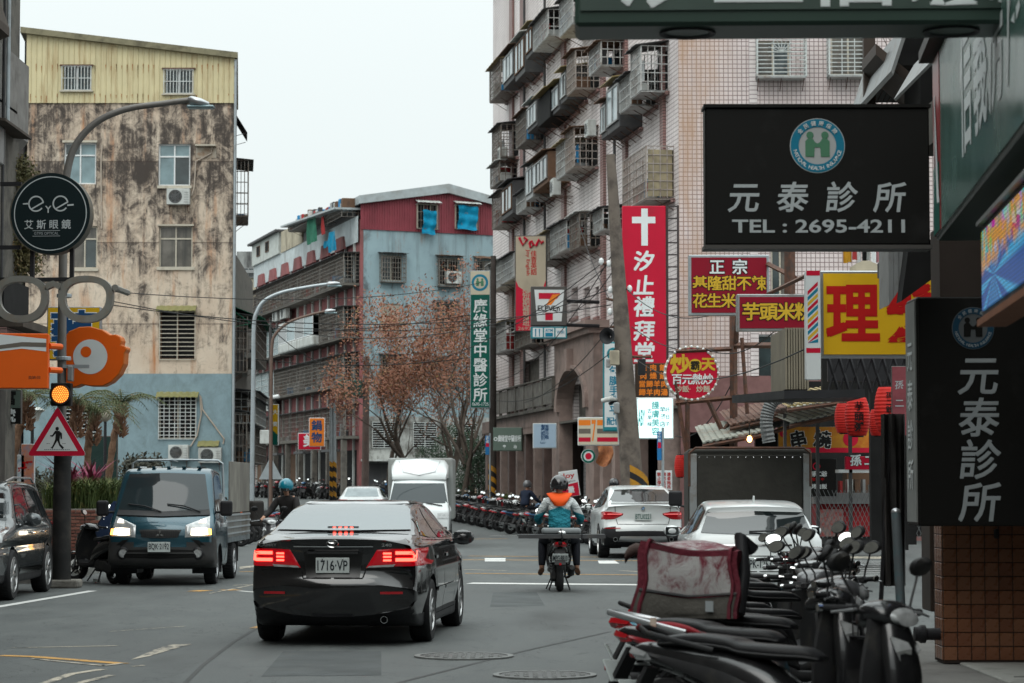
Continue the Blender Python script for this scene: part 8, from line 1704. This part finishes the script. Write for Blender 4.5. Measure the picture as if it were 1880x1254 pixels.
def tree(label, X, Y, h, lean, seed, leafy, gname, mleaf=LBR, spread=1.0, leafn=9, hi=.35, bark=BARK):
    rnd = random.Random(seed); t = thing('bare_tree' if leafy < .5 else 'tree', label, 'tree', (X, Y, ground(Y)), group=gname); tr = MB(); br = MB(); lf = MB()
    def grow(p, d, L_, r, lv):
        pts = [p]; rr = [r]; n_ = 4; q = p.copy(); dd = d.copy()
        for i in range(n_): dd = (dd + Vector((rnd.gauss(0, .12), rnd.gauss(0, .12), rnd.gauss(.05, .06)))).normalized(); q = q + dd * L_ / n_; pts.append(q.copy()); rr.append(r * (1 - .38 * (i + 1) / n_))
        (tr if lv == 0 else br).tube(pts, rr, 8 if lv < 2 else (5 if lv < 3 else 3), cap=lv < 2)
        if lv >= 5 or r < .008:
            if q.z > h * hi and rnd.random() < leafy: leaves(lf, q, leafn, .34, .082, rnd)
            return
        for k in range(rnd.choice([2, 3, 3]) if lv else 4):
            a = rnd.uniform(0, 2 * pi); sp = rnd.uniform(.3, .75) * spread; side = dd.orthogonal().normalized(); side = Matrix.Rotation(a, 3, dd) @ side; nd = (dd * cos(sp) + side * sin(sp) + Vector((0, 0, .12))).normalized(); s0 = rnd.choice(pts[2:]) if k else q; grow(s0, nd, L_ * rnd.uniform(.62, .85), rr[-1] * rnd.uniform(.55, .8), lv + 1)
            if lv >= 3 and rnd.random() < leafy and s0.z > h * hi: leaves(lf, s0, 14, .28, .075, rnd)
    grow(Vector((0, 0, 0)), Vector((lean, 0, 1)).normalized(), h * .345, h * .02, 0)
    tr.build('trunk', bark, t, smooth=60); br.build('branches', bark, t, smooth=60, fix=False); lf.build('crown', mleaf, t, fix=False); return t
TG_ = 'bare brown leaved trees in front of the blue block'
for px, Y, h, ln, sd, lfy, lab in ((726, 122, 8.5, -.3, 3, .5, 'bare tree leaning left beside the transformer pole'), (770, 120, 10.2, -.06, 5, 1, 'brown leaved tree left of the middle of the clump before the blue block'), (822, 118, 10.8, .02, 8, 1, 'tallest brown leaved tree in the middle of the clump before the blue block'), (866, 112, 10.5, .02, 13, 1, 'brown leaved tree partly hidden by the green clinic sign'), (845, 108, 7.5, .15, 21, .15, 'small bare tree with upright branches nearest the tiled block')):
    tree(lab, (px - 940) * Y / F, Y, h, ln, sd, lfy, TG_, leafn=58, hi=.45)
def bush(label, px, Y, w_, h, m, n_, seed, name='shrub', z0=0, d=None, grp=None, sz=.07):
    rnd = random.Random(seed); g = thing(name, label, name.replace('_', ' '), ((px - 940) * Y / F, Y, ground(Y) + z0), group=grp); mb = MB(); st = MB()
    for i in range(n_):
        a = rnd.uniform(0, 2 * pi); u = rnd.random() ** .4; ph = rnd.uniform(0, 1); k = Vector((cos(a) * u * w_ * (1 - .45 * ph ** 2), sin(a) * u * (d or w_) * (1 - .45 * ph ** 2), h * ph)); leaves(mb, k, 5, .09, sz, rnd)
        if i % 12 == 0: st.tube([(k.x * .15, k.y * .15, 0), (k.x * .6, k.y * .6, k.z * .5), k], .01, 4)
    mb.build('foliage', m, g, fix=False); st.build('stems', BARK, g, fix=False); return g
bush('dark evergreen bush under the bare trees near the striped pole', 880, 112, .9, 3.3, LGR, 700, 31); bush('dark leafy shrub in the gap behind the white box truck', 800, 126, 1.6, 3.0, LGR, 700, 32); bush('dark shrub beside the leftmost leaning bare tree', 840, 130, 1.8, 4.2, LGR, 800, 33); bush('low yellow green shrub at the foot of the tiled block', 926, 104, .6, .9, LYG, 200, 34)
bush('large dark rounded bush in front of the blue ground floor wall', 262, 72, .95, 2.4, LOL, 1500, 41, d=.8)
# planter with palms
g = thing('planter', 'long brick planter at the left kerb filled with grasses and palms', 'planter', (-10.4, 52, .14)); PX = (-9.0, 52)
BRK = [mat('red_brick_%d' % k, c, .85, var=.2, bump=.3, bs=30) for k, c in enumerate(((.2, .08, .06), (.16, .065, .05), (.23, .1, .075)))]
box('soil_core', mat('soil', (.05, .035, .025), .95, bump=1, bs=20), g, -1.8, 1.45, .12, 12, 0, .85); mb = MB().box(-1.8, 1.5, .02, .14, 0, .98).box(1.38, 1.5, .1, 12, 0, .98); mb.build('mortar_wall', CONC, g)
pb_ = [MB().box(0, .2, -.02, .03, 0, .055).build('brick', m, g, bev=.004) for m in BRK]
for j in range(13):
    for i in range(15): q = RN.choice(pb_).copy(); C.objects.link(q); q.parent = g; q.matrix_local = TR((-1.75 + i * .215 + (.1 if j % 2 else 0), .01, .02 + j * .073))
for k, o in enumerate(pb_): o.matrix_local = TR((-1.75 + k * .215, .01, .02 + 12.9 * .073))
def grass(label, px, Y, z0, n_, w_, d_, h, m, name, cat_, ln=.35, wd=.02):
    g = thing(name, label, cat_, ((px - 940) * Y / F, Y, z0)); rnd = random.Random(px); mb = MB()
    for _ in range(n_):
        x = rnd.uniform(-w_, w_); y = rnd.uniform(-d_, d_); a = rnd.uniform(0, 2 * pi); l_ = h * rnd.uniform(.6, 1.2); o = ln * rnd.uniform(.2, 1) * l_; dx, dy = cos(a), sin(a); q = Vector((-dy, dx, 0)) * wd; p0 = Vector((x, y, 0)); p1 = p0 + Vector((dx * o * .4, dy * o * .4, l_ * .7)); p2 = p0 + Vector((dx * o * 1.3, dy * o * 1.3, l_ * .95))
        mb.add([p0 - q, p0 + q, p1 + q, p1 - q, p2], [(0, 1, 2, 3), (3, 2, 4)])
    o = mb.build('blades', m, g, fix=False); return g
for px, Y, w_ in ((135, 53, .55), (180, 53.5, .5), (200, 56, .5)): grass('yellow green tufted grass clump in the brick planter, %s' % {135: 'behind the warning sign pole', 180: 'left of the flatbed truck', 200: 'deepest in the planter'}[px], px, Y, 1.0, 800, w_, .5, .75, LYG, 'ornamental_grass', 'grass', .7, .013)
grass('pink leaved cordyline in the planter behind the signal pole', 128, 53.2, 1.1, 60, .1, .1, 1.1, LPK, 'cordyline', 'plant', .6, .035); grass('pink leaved cordyline between the two leaning palms', 168, 54, 1.1, 50, .1, .1, 1.05, LPK, 'cordyline', 'plant', .6, .03)
LPALM = leafm('palm_fronds', ((.05, .075, .03), (.1, .105, .045), (.16, .12, .06)))
def palm(label, base, mid, top, Y, seed, r=.1, fr=1.15):
    rnd = random.Random(seed); b0 = P(*base, Y); b0.z = .9; t = thing('palm_tree', label, 'palm tree', b0, group='small palms in the planter'); c = P(*top, Y) - b0; m_ = P(*mid, Y) - b0; S = smoothed([(0, 0, 0), tuple(m_), tuple(c)], 8); mb = MB()
    mb.tube([Vector(p) for p in S], [r * (.8 + .25 * (i % 2)) * (1 - .2 * i / len(S)) for i in range(len(S))], 10); mb.build('trunk', mat('palm_trunk', (.17, .1, .065), .9, var=.3, vs=8, bump=1, bs=20), t)
    hb = MB()
    for _ in range(90): a = rnd.uniform(0, 2 * pi); z = rnd.uniform(-.75, .05); q = c + Vector((0, 0, z)); hb.tube([q + Vector((cos(a) * .07, sin(a) * .07, 0)), q + Vector((cos(a) * .2, sin(a) * .2, .10 + rnd.uniform(-.05, .1)))], [.035, .012], 4)
    hb.build('leaf_bases', mat('palm_fibre', (.2, .11, .07), .9, var=.35), t)
    fd = MB()
    for k in range(20):
        a = 2 * pi * k / 20 + rnd.uniform(-.2, .2); up = rnd.uniform(.35, 1.2); L_ = fr * rnd.uniform(.8, 1.15); pts = []
        for i in range(8): f = i / 7; pts.append(c + Vector((cos(a) * L_ * f * cos(up * (1 - f)) * .95, sin(a) * L_ * f * cos(up * (1 - f)), L_ * (sin(up) * f - .75 * f ** 2.2) + .05)))
        fd.tube(pts, [.014 * (1 - .7 * i / 7) for i in range(8)], 4, cap=False)
        for i in range(1, 8):
            for h_ in (0, .5):
                p = pts[i - 1].lerp(pts[i], h_); d = (pts[i] - pts[i - 1]).normalized(); sd_ = d.cross(Vector((0, 0, 1))).normalized(); ll = .34 * sin(pi * min(.95, (i + h_) / 8 + .08)) + .05
                for sg in (-1, 1): e = p + (sd_ * sg * .8 + d * .7 + Vector((0, 0, -.35))).normalized() * ll; q = d * .013; fd.add([p - q, p + q, e], [(0, 1, 2)])
    fd.build('fronds', LPALM, t, fix=False); return t
palm('palm with a leaning trunk behind the signal pole', (112, 885), (128, 800), (142, 745), 57, 1); palm('palm with an upright trunk right of the warning sign', (160, 885), (162, 810), (172, 762), 58, 2); palm('palm leaning right closest to the blue wall', (192, 885), (208, 810), (222, 748), 60, 3, fr=1.25); palm('palm at the left edge behind the black and white shop board', (8, 885), (32, 800), (50, 735), 57, 4, .12)
bush('shaggy ivy hanging on the grey corner building behind the spectacles', 16, 47.5, .55, 2.2, LIV, 2200, 51, 'ivy', z0=P(0, 500, 47.5).z, d=.5, sz=.045)
bush('dark shrubbery behind the planter below the palms', 95, 64, 1.8, 1.9, LOL, 1300, 52, d=.9)
s = Sign('dark green notice board standing behind the palms', 165, 800, 218, 892, 67, .08, mat('dark_green_board', (.012, .03, .026), .5, var=.2), 'sign_dark_frame', .03, name='notice_board'); MB().box(s.x0, s.x0 + .08, 0, .08, -1.6, 0).box(s.x1 - .08, s.x1, 0, .08, -1.6, 0).build('post', BLACK, s.root)
for px, py, Y, lab in ((192, 762, 66, 'globe garden lamp on a black post beside the rightmost palm'), (58, 762, 60, 'pale square garden lamp on a black post behind the leftmost palm')):
    b0 = P(px, 900, Y); b0.z = .14; t = thing('garden_lamp', lab, 'garden lamp', b0); c = P(px, py, Y) - b0; MB().cyl((0, 0, 0), (0, 0, c.z - .1), .05, .04, 8).build('post', BLACK, t); mb = MB()
    if px > 100: blob(mb, c, (.19, .19, .19), 8)
    else: mb.loft([[(x * k, y * k, z) for x, y in ((-.18, -.18), (.18, -.18), (.18, .18), (-.18, .18))] for z, k in ((c.z - .15, .7), (c.z + .05, 1), (c.z + .12, 1.5), (c.z + .2, .8))])
    mb.build('lamp_shade', mat('dirty_globe', (.3, .27, .22), .4, var=.2) if px > 100 else DWHITE, t, smooth=40)
# ------------------------------------------------ alley with food stalls on the right
LAN = mat('red_paper_lantern', (.5, .02, .015), .6, var=.12, vs=5)
def lantern(label, px, py, rx, ry, Y, txt=None):
    c = P(px, py, Y); t = thing('paper_lantern', label, 'lantern', c, group='red paper lanterns'); k = Y / F; a, b_ = rx * k, ry * k; mb = MB(); rg = []
    for i in range(25):
        f = i / 24; z = -b_ + 2 * b_ * f; r = a * (sin(pi * (.14 + .72 * f))) ** .45 * (1 + .018 * (1 if i % 2 else -1)); rg.append((r, z))
    mb.lathe(rg, 24); mb.build('lantern_shade', LAN, t, smooth=20); MB().lathe([(a * .5, b_), (a * .5, b_ * 1.07), (.001, b_ * 1.07)], 16).build('top_ring', BLACK, t); MB().lathe([(.001, -b_ * 1.07), (a * .5, -b_ * 1.07), (a * .5, -b_)], 16).build('bottom_ring', BLACK, t); MB().cyl((0, 0, b_ * 1.05), (0, 0, b_ + .6), .006, n=4).build('hook_wire', WIRE, t)
    if txt:
        m2 = MB(); column(m2, txt, 0, -b_ * .8, b_ * .8, b_ * 1.6 / len(txt) * .95, 0, bold=.03); m2.v = [(a * 1.04 * sin(x / a), -a * 1.04 * cos(x / a), z) for x, y, z in m2.v]; m2.build('lettering', MT['letter_black'], t, fix=False)
lantern('large red lantern with black characters, right one of the pair under the yellow sign', 1629, 752, 24, 41, 38, '孫二爺串燒'); lantern('red lantern with black characters, left one of the pair under the yellow sign', 1574, 765, 23, 35, 38.5, '芋頭粥'); lantern('red lantern half hidden behind the left one of the pair', 1549, 768, 17, 27, 41); lantern('red lantern half hidden below the larger right lantern', 1611, 776, 16, 24, 41); lantern('red lantern hanging at the back corner of the covered truck', 1249, 856, 11, 20, 52)
def at(px, py, Y): return P(px, py, Y)
g = thing('scaffold', 'rusty steel scaffold carrying the alley signs and stall roofs', 'scaffold', (at(1347, 900, 50).x, 50, 0)); o0 = g.location.copy()
def beam(a, b_, r=.05, m=RUST, par=None, n='steel_bar', base=None): MB().tube([at(*a) - (base or o0), at(*b_) - (base or o0)], r, 4).build(n, m, par or g)
for a, b_, r in (((1347, 830, 50), (1347, 470, 50), .08), ((1350, 634, 50), (1445, 634, 46), .06), ((1240, 645, 50), (1350, 640, 50), .05), ((1350, 728, 50), (1440, 728, 46), .05), ((1240, 740, 50), (1345, 730, 50), .05), ((1262, 830, 50), (1262, 735, 50), .05), ((1300, 735, 50), (1330, 800, 50), .05), ((1432, 720, 46), (1432, 635, 46), .05), ((1350, 760, 50), (1300, 830, 50), .04), ((1372, 760, 49), (1362, 620, 49), .04), ((1362, 470, 48), (1350, 640, 50), .05), ((1450, 455, 44), (1450, 620, 44), .1), ((1410, 485, 46), (1460, 510, 44), .05), ((1410, 540, 46), (1480, 506, 40), .04), ((1240, 700, 50), (1260, 830, 50), .04)): beam(a, b_, r)
BZ = mat('beige_corrugated_side', (.2, .175, .13), .7, var=.1, dirt=(.1, .08, .06), da=.5, ds=2, streak=.2); g = thing('stall_box', 'beige corrugated box unit standing left of the barber pole', 'kiosk', at(1463, 715, 36)); o1 = g.location.copy()
for k in range(9): x0 = -.17 + k * .04; MB().box(x0, x0 + .028, -.02 - .012 * (k % 2), 2.0, 0, .92).build('metal_panel', BZ, g)
MB().prism([(-.2, -.1, -.02), (1.0, -.1, .0), (1.0, 1.8, .0), (-.75, 2.4, -.0)], (0, 0, -.12)).build('dark_base_slab', BLACK, g)
CW = mat('pale_corrugated_sheet', (.25, .26, .225), .6, dirt=(.2, .1, .05), da=.5, ds=2, streak=.3)
for i, (a, b_, Y0, Y1, lab, m) in enumerate((((1340, 780), (1460, 755), 48, 54, 'ragged rusty sheet roof over the alley stalls, left end', RUST), ((1450, 775), (1600, 745), 44, 52, 'long pale corrugated roof over the food stall', CW), ((1290, 812), (1420, 788), 47, 53, 'low rusty corrugated eave above the covered truck', CW), ((1445, 745), (1570, 728), 43, 50, 'upper yellowish sheet roof under the lanterns', YPL), ((1370, 800), (1475, 770), 49, 52, 'dark patched sheet roof beside the curved duct', DGREY))):
    p0 = at(*a, Y0); p1 = at(*b_, Y0); g = thing('stall_roof', lab, 'roof', p0, group=None); n_ = 22; mb = MB(); V = p1 - p0
    for k in range(n_): u0 = V * (k / n_); u1 = V * ((k + 1.15) / n_); hh = Vector((0, 0, .018 if k % 2 else 0)); d = Vector((.3, Y1 - Y0, .45)); mb.add([u0 + hh, u1 + hh, u1 + hh + d, u0 + hh + d, u0 + hh - Vector((0, 0, .03)), u1 + hh - Vector((0, 0, .03))], [(0, 1, 2, 3), (0, 4, 5, 1)])
    mb.build('roof_sheet', m, g)
    MB().tube([Vector((0, .02, -.08)), V + Vector((0, .02, -.08))], .04, 4).build('eave_beam', RUST, g)
g = thing('flexible_duct', 'grey ribbed flexible duct bending down beside the stall roof', 'duct', at(1455, 728, 42)); o2 = g.location.copy(); S = smoothed([tuple(at(*p, 42) - o2) for p in ((1458, 732), (1440, 728), (1420, 736), (1410, 755), (1407, 780), (1412, 812))], 9); MB().tube([Vector(p) for p in S], [.105 + .014 * (i % 2) for i in range(len(S))], 14).build('duct_hose', mat('grey_duct', (.12, .125, .125), .5, .3, var=.1), g, smooth=20)
for px, py, lab in ((1376, 806, 'bare lit bulb glowing under the stall roof, left of the pair'), (1405, 798, 'bare lit bulb glowing under the stall roof, beside the duct')):
    g = thing('light_bulb', lab, 'light bulb', at(px, py, 47)); mb = MB(); blob(mb, (0, 0, 0), (.05, .05, .065), 6); mb.build('lit_glass', mat('warm_bulb', (1, .5, .16), .3, var=0, emit=9), g); MB().cyl((0, 0, .05), (0, 0, .3), .012, n=5).build('bulb_cord', WIRE, g)
s = Sign('yellow and red grilled skewer banner above the food stall', 1427, 783, 1600, 832, 50, .06, mat('food_banner', (.45, .2, .02), .6, var=.25, vs=2, dirt=(.35, .03, .01), da=.6, ds=1.2), 'sign_dark_frame', .01, name='food_banner', cat_='banner'); s.row('串', 1448, 1480, 806, 30, 'letter_black', out=('letter_white', .04), bold=.05, rot=.2); s.row('燒', 1492, 1526, 806, 30, 'letter_black', out=('letter_white', .04), bold=.05, rot=-.15); s.disc(1437, 796, 7, 'sign_red'); s.poly([(1428, 822), (1599, 822), (1599, 831), (1428, 831)], 'sign_red'); s.disc(1560, 806, 14, 'sign_red')
s = Sign('bright red stall sign with three white black-edged characters', 1550, 838, 1634, 863, 46, .1, 'sign_red', 'sign_red', .01, name='stall_sign'); s.row('孫二爺', 1556, 1634, 845, 20, 'letter_white', out=('letter_black', .04), bold=.04)
s = Sign('black stall banner with a red ring and small white characters', 1486, 842, 1534, 912, 48, .05, 'sign_black', 'sign_black', .01, name='stall_sign'); s.ring(1497, 856, 7, 5, 'sign_red'); s.row('孫二爺', 1487, 1516, 870, 10, 'letter_white', bold=.03); s.row('烤肉飯', 1487, 1516, 893, 9, 'letter_white', bold=.03); s.row('營業中', 1488, 1512, 880, 6, 'letter_red', bold=.03)
s = Sign('faded pink hanging banner beside the tall black clinic sign', 1636, 672, 1664, 800, 36, .05, mat('faded_pink_cloth', (.2, .05, .06), .8, var=.3), 'sign_dark_frame', .01, name='banner', cat_='banner'); s.col('孫二爺', 1650, 690, 790, 16, 'letter_dim_grey')
# stall counter, fence, posts
g = thing('food_stall', 'dark food stall with steel counter and wire fence in the alley', 'stall', (at(1500, 900, 50).x, 50, 0)); o3 = g.location.copy()
def sb(px0, px1, py0, py1, Y, d, m, n, bev=0, g_=None, oo=None):
    a = at(px0, py1, Y) - (oo or o3); b_ = at(px1, py0, Y) - (oo or o3); return MB().box(a.x, b_.x, a.y, a.y + d, max(0, a.z) if g_ is None else a.z, b_.z).build(n, m, g_ or g, bev=bev)
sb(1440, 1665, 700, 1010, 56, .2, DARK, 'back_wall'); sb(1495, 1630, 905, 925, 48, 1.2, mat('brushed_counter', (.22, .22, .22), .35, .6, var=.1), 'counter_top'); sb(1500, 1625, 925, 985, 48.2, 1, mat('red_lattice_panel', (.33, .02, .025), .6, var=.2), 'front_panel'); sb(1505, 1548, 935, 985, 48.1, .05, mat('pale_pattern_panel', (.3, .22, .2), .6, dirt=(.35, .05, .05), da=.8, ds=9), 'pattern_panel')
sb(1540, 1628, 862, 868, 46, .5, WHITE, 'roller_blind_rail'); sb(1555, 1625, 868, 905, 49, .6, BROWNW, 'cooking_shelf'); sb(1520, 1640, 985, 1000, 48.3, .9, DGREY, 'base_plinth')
for k in range(9): sb(1500 + k * 14, 1500 + k * 14 + RN.randint(5, 11), RN.randint(880, 896), 905, 48.3, .3, RN.choice([REDCL, DWHITE, GREY, BROWNW, YEL]), 'stacked_goods')
mb = MB()
for k in range(26): x0, z0 = 1495 + k * 8, 988; a = at(x0, 988, 46) - o3; b_ = at(x0 + 40, 900, 46) - o3; c_ = at(x0 - 40, 900, 46) - o3; mb.tube([a, b_], .006, 3); mb.tube([a, c_], .006, 3)
o = mb.build('wire_mesh', mat('grey_wire', (.13, .14, .14), .6), g); o['kind'] = 'stuff'
for x in (1500, 1560, 1625, 1440): sb(x, x + 4, 760, 1010, 46, .08, DGREY, 'stall_post')
sb(1520, 1700, 655, 700, 40, .1, BLACK, 'dark_truss'); mb = MB()
for k in range(8): a = at(1520 + k * 20, 655, 39) - o3; b_ = at(1540 + k * 20, 720, 39) - o3; mb.tube([a, b_], .03, 4); mb.tube([at(1540 + k * 20, 655, 39) - o3, at(1520 + k * 20, 720, 39) - o3], .02, 4)
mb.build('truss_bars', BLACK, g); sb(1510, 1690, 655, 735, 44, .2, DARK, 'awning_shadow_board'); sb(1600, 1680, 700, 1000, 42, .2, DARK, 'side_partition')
# steel frame, mesh and sheet awning above right
g = thing('rooftop_frame', 'brown steel frame with wire mesh and slanted sheet roofs upper right', 'steel frame', at(1598, 200, 26)); o4 = g.location.copy()
BRN = mat('brown_steel', (.07, .05, .04), .6, .2, var=.15)
def fb(px0, px1, py0, py1, Y, d, m, n): return sb(px0, px1, py0, py1, Y, d, m, n, 0, g, o4)
fb(1587, 1606, -20, 215, 26, .1, BRN, 'post'); fb(1606, 1725, 192, 202, 26, .1, BRN, 'rail')
mb = MB()
for k in range(-14, 16): a = at(1606 + k * 10, 195, 26.1) - o4; b_ = at(1606 + k * 10 + 80, 40, 26.1) - o4; c_ = at(1606 + k * 10, 40, 26.1) - o4; d_ = at(1606 + k * 10 + 80, 195, 26.1) - o4; (mb.tube([a, b_], .005, 3), mb.tube([c_, d_], .005, 3)) if k >= 0 and k < 12 else None
o = mb.build('wire_mesh', BRN, g); o['kind'] = 'stuff'
def slab(pts, Y0, Y1, m, n): p = [at(*q, Y0) - o4 for q in pts]; MB().prism(p, (0, Y1 - Y0, 0)).build(n, m, g)
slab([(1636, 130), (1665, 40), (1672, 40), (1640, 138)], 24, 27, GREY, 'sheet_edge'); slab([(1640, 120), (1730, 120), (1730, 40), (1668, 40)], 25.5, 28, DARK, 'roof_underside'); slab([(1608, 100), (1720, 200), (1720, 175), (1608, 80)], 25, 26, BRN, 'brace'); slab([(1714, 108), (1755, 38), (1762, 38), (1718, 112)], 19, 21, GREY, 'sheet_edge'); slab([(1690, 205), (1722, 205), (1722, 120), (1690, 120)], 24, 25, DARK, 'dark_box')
g = thing('metal_awning', 'grey corrugated metal awning hanging over the alley right of the yellow sign', 'awning', at(1665, 560, 23)); o5 = g.location.copy()
for k in range(9):
    f = k / 9; a = at(1632 + 78 * f, 560 - 118 * f * 1, 23) - o5; MB().prism([(a.x, 0 - .02 * (k % 2), a.z + .0), (a.x + .044, -.02 * (k % 2), a.z - .0 + .066), (a.x + .044, -.02 * (k % 2), at(1640, 440, 23).z - o5.z), (a.x, -.02 * (k % 2), at(1640, 440, 23).z - o5.z)], (0, .6, 0)).build('awning_rib', GREY, g)
MB().prism([at(*q, 22.6) - o5 for q in ((1655, 553), (1690, 528), (1810, 440), (1670, 440))], (0, .3, 0)).build('eave_board', DARK, g); MB().box(.1, .5, .1, 2.5, at(0, 470, 23).z - o5.z, at(0, 440, 23).z - o5.z).build('awning_soffit', DGREY, g)
g = thing('clothes_line', 'clothes hanging on a line below the large clinic sign', 'laundry', at(1585, 455, 58)); o6 = g.location.copy()
for k, m in enumerate((mat('mustard_cloth', (.5, .26, .02), .9, var=.2), mat('mustard_cloth'), REDCL, WHITE, DARK, DWHITE, WHITE, mat('pink_cloth', (.45, .2, .22), .9), WHITE)): a = at(1548 + k * 8.6, 455, 58) - o6; MB().grid(lambda u, v, a=a, k=k: (a.x + .11 * u, .04 * sin(u * 6 + k) + .15 * (k % 2), a.z + .25 - (.62 - .04 * (k % 3)) * v), 5, 3).build('garment', m, g, smooth=60)
MB().loft([[at(1560 + 30 * f * 2, 492 - 14 * sin(pi * f), 57) - o6, at(1560 + 30 * f * 2, 500, 57) - o6] for f in (0, .2, .4, .6, .8, 1)], cap=False, closed=False).build('curved_canopy', CREAM, g)
# posts and bits at the arcade entrance
b0 = P(1660, 1160, 18.2); b0.z = .14; t = thing('bollard_post', 'thin grey blue post leaning beside the parked scooters and the tiled pillar', 'post', b0); e = P(1645, 940, 18.2) - b0; MB().tube([Vector((0, 0, 0)), e], .036, 12).build('post', mat('blue_grey_post', (.13, .15, .16), .5, .3, dirt=(.05, .2, .22), da=.4, ds=6), t, smooth=60); mb = MB(); blob(mb, e, (.037, .037, .03), 6); mb.build('cap', SILVER, t, smooth=60)
b0 = P(1640, 1130, 21); b0.z = .14; t = thing('folded_canopy', 'dark folded plastic canopy hanging beside the tall clinic sign', 'canopy', b0); a = P(1622, 1120, 21) - b0; b_ = P(1662, 760, 21) - b0; MB().grid(lambda u, v: (a.x + (b_.x - a.x) * u + .02 * sin(u * 30), .06 * sin(u * 22 + v * 2), .6 + (b_.z - .6) * v), 22, 8).build('folded_sheet', mat('dark_plastic_sheet', (.035, .033, .032), .35, var=.4, vs=4), t, smooth=60); MB().tube([(a.x - .05, 0, 0), (a.x + .08, 0, b_.z)], .02, 6).build('pole', BLACK, t)
g = thing('cabinet', 'dark wooden cabinet standing in the unlit arcade', 'cabinet', (4.05, 23.5, .14)); box('carcass', mat('dark_wood_cabinet', (.03, .02, .015), .6, var=.3), g, 0, .9, 0, .5, .25, 1.1, bev=.01); box('door', mat('dark_wood_cabinet'), g, .04, .44, -.02, 0, .3, 1.05, bev=.005); box('door', mat('dark_wood_cabinet'), g, .47, .86, -.02, 0, .3, 1.05, bev=.005)
for x in (.05, .8): box('leg', DARK, g, x, x + .05, .02, .07, 0, .25)
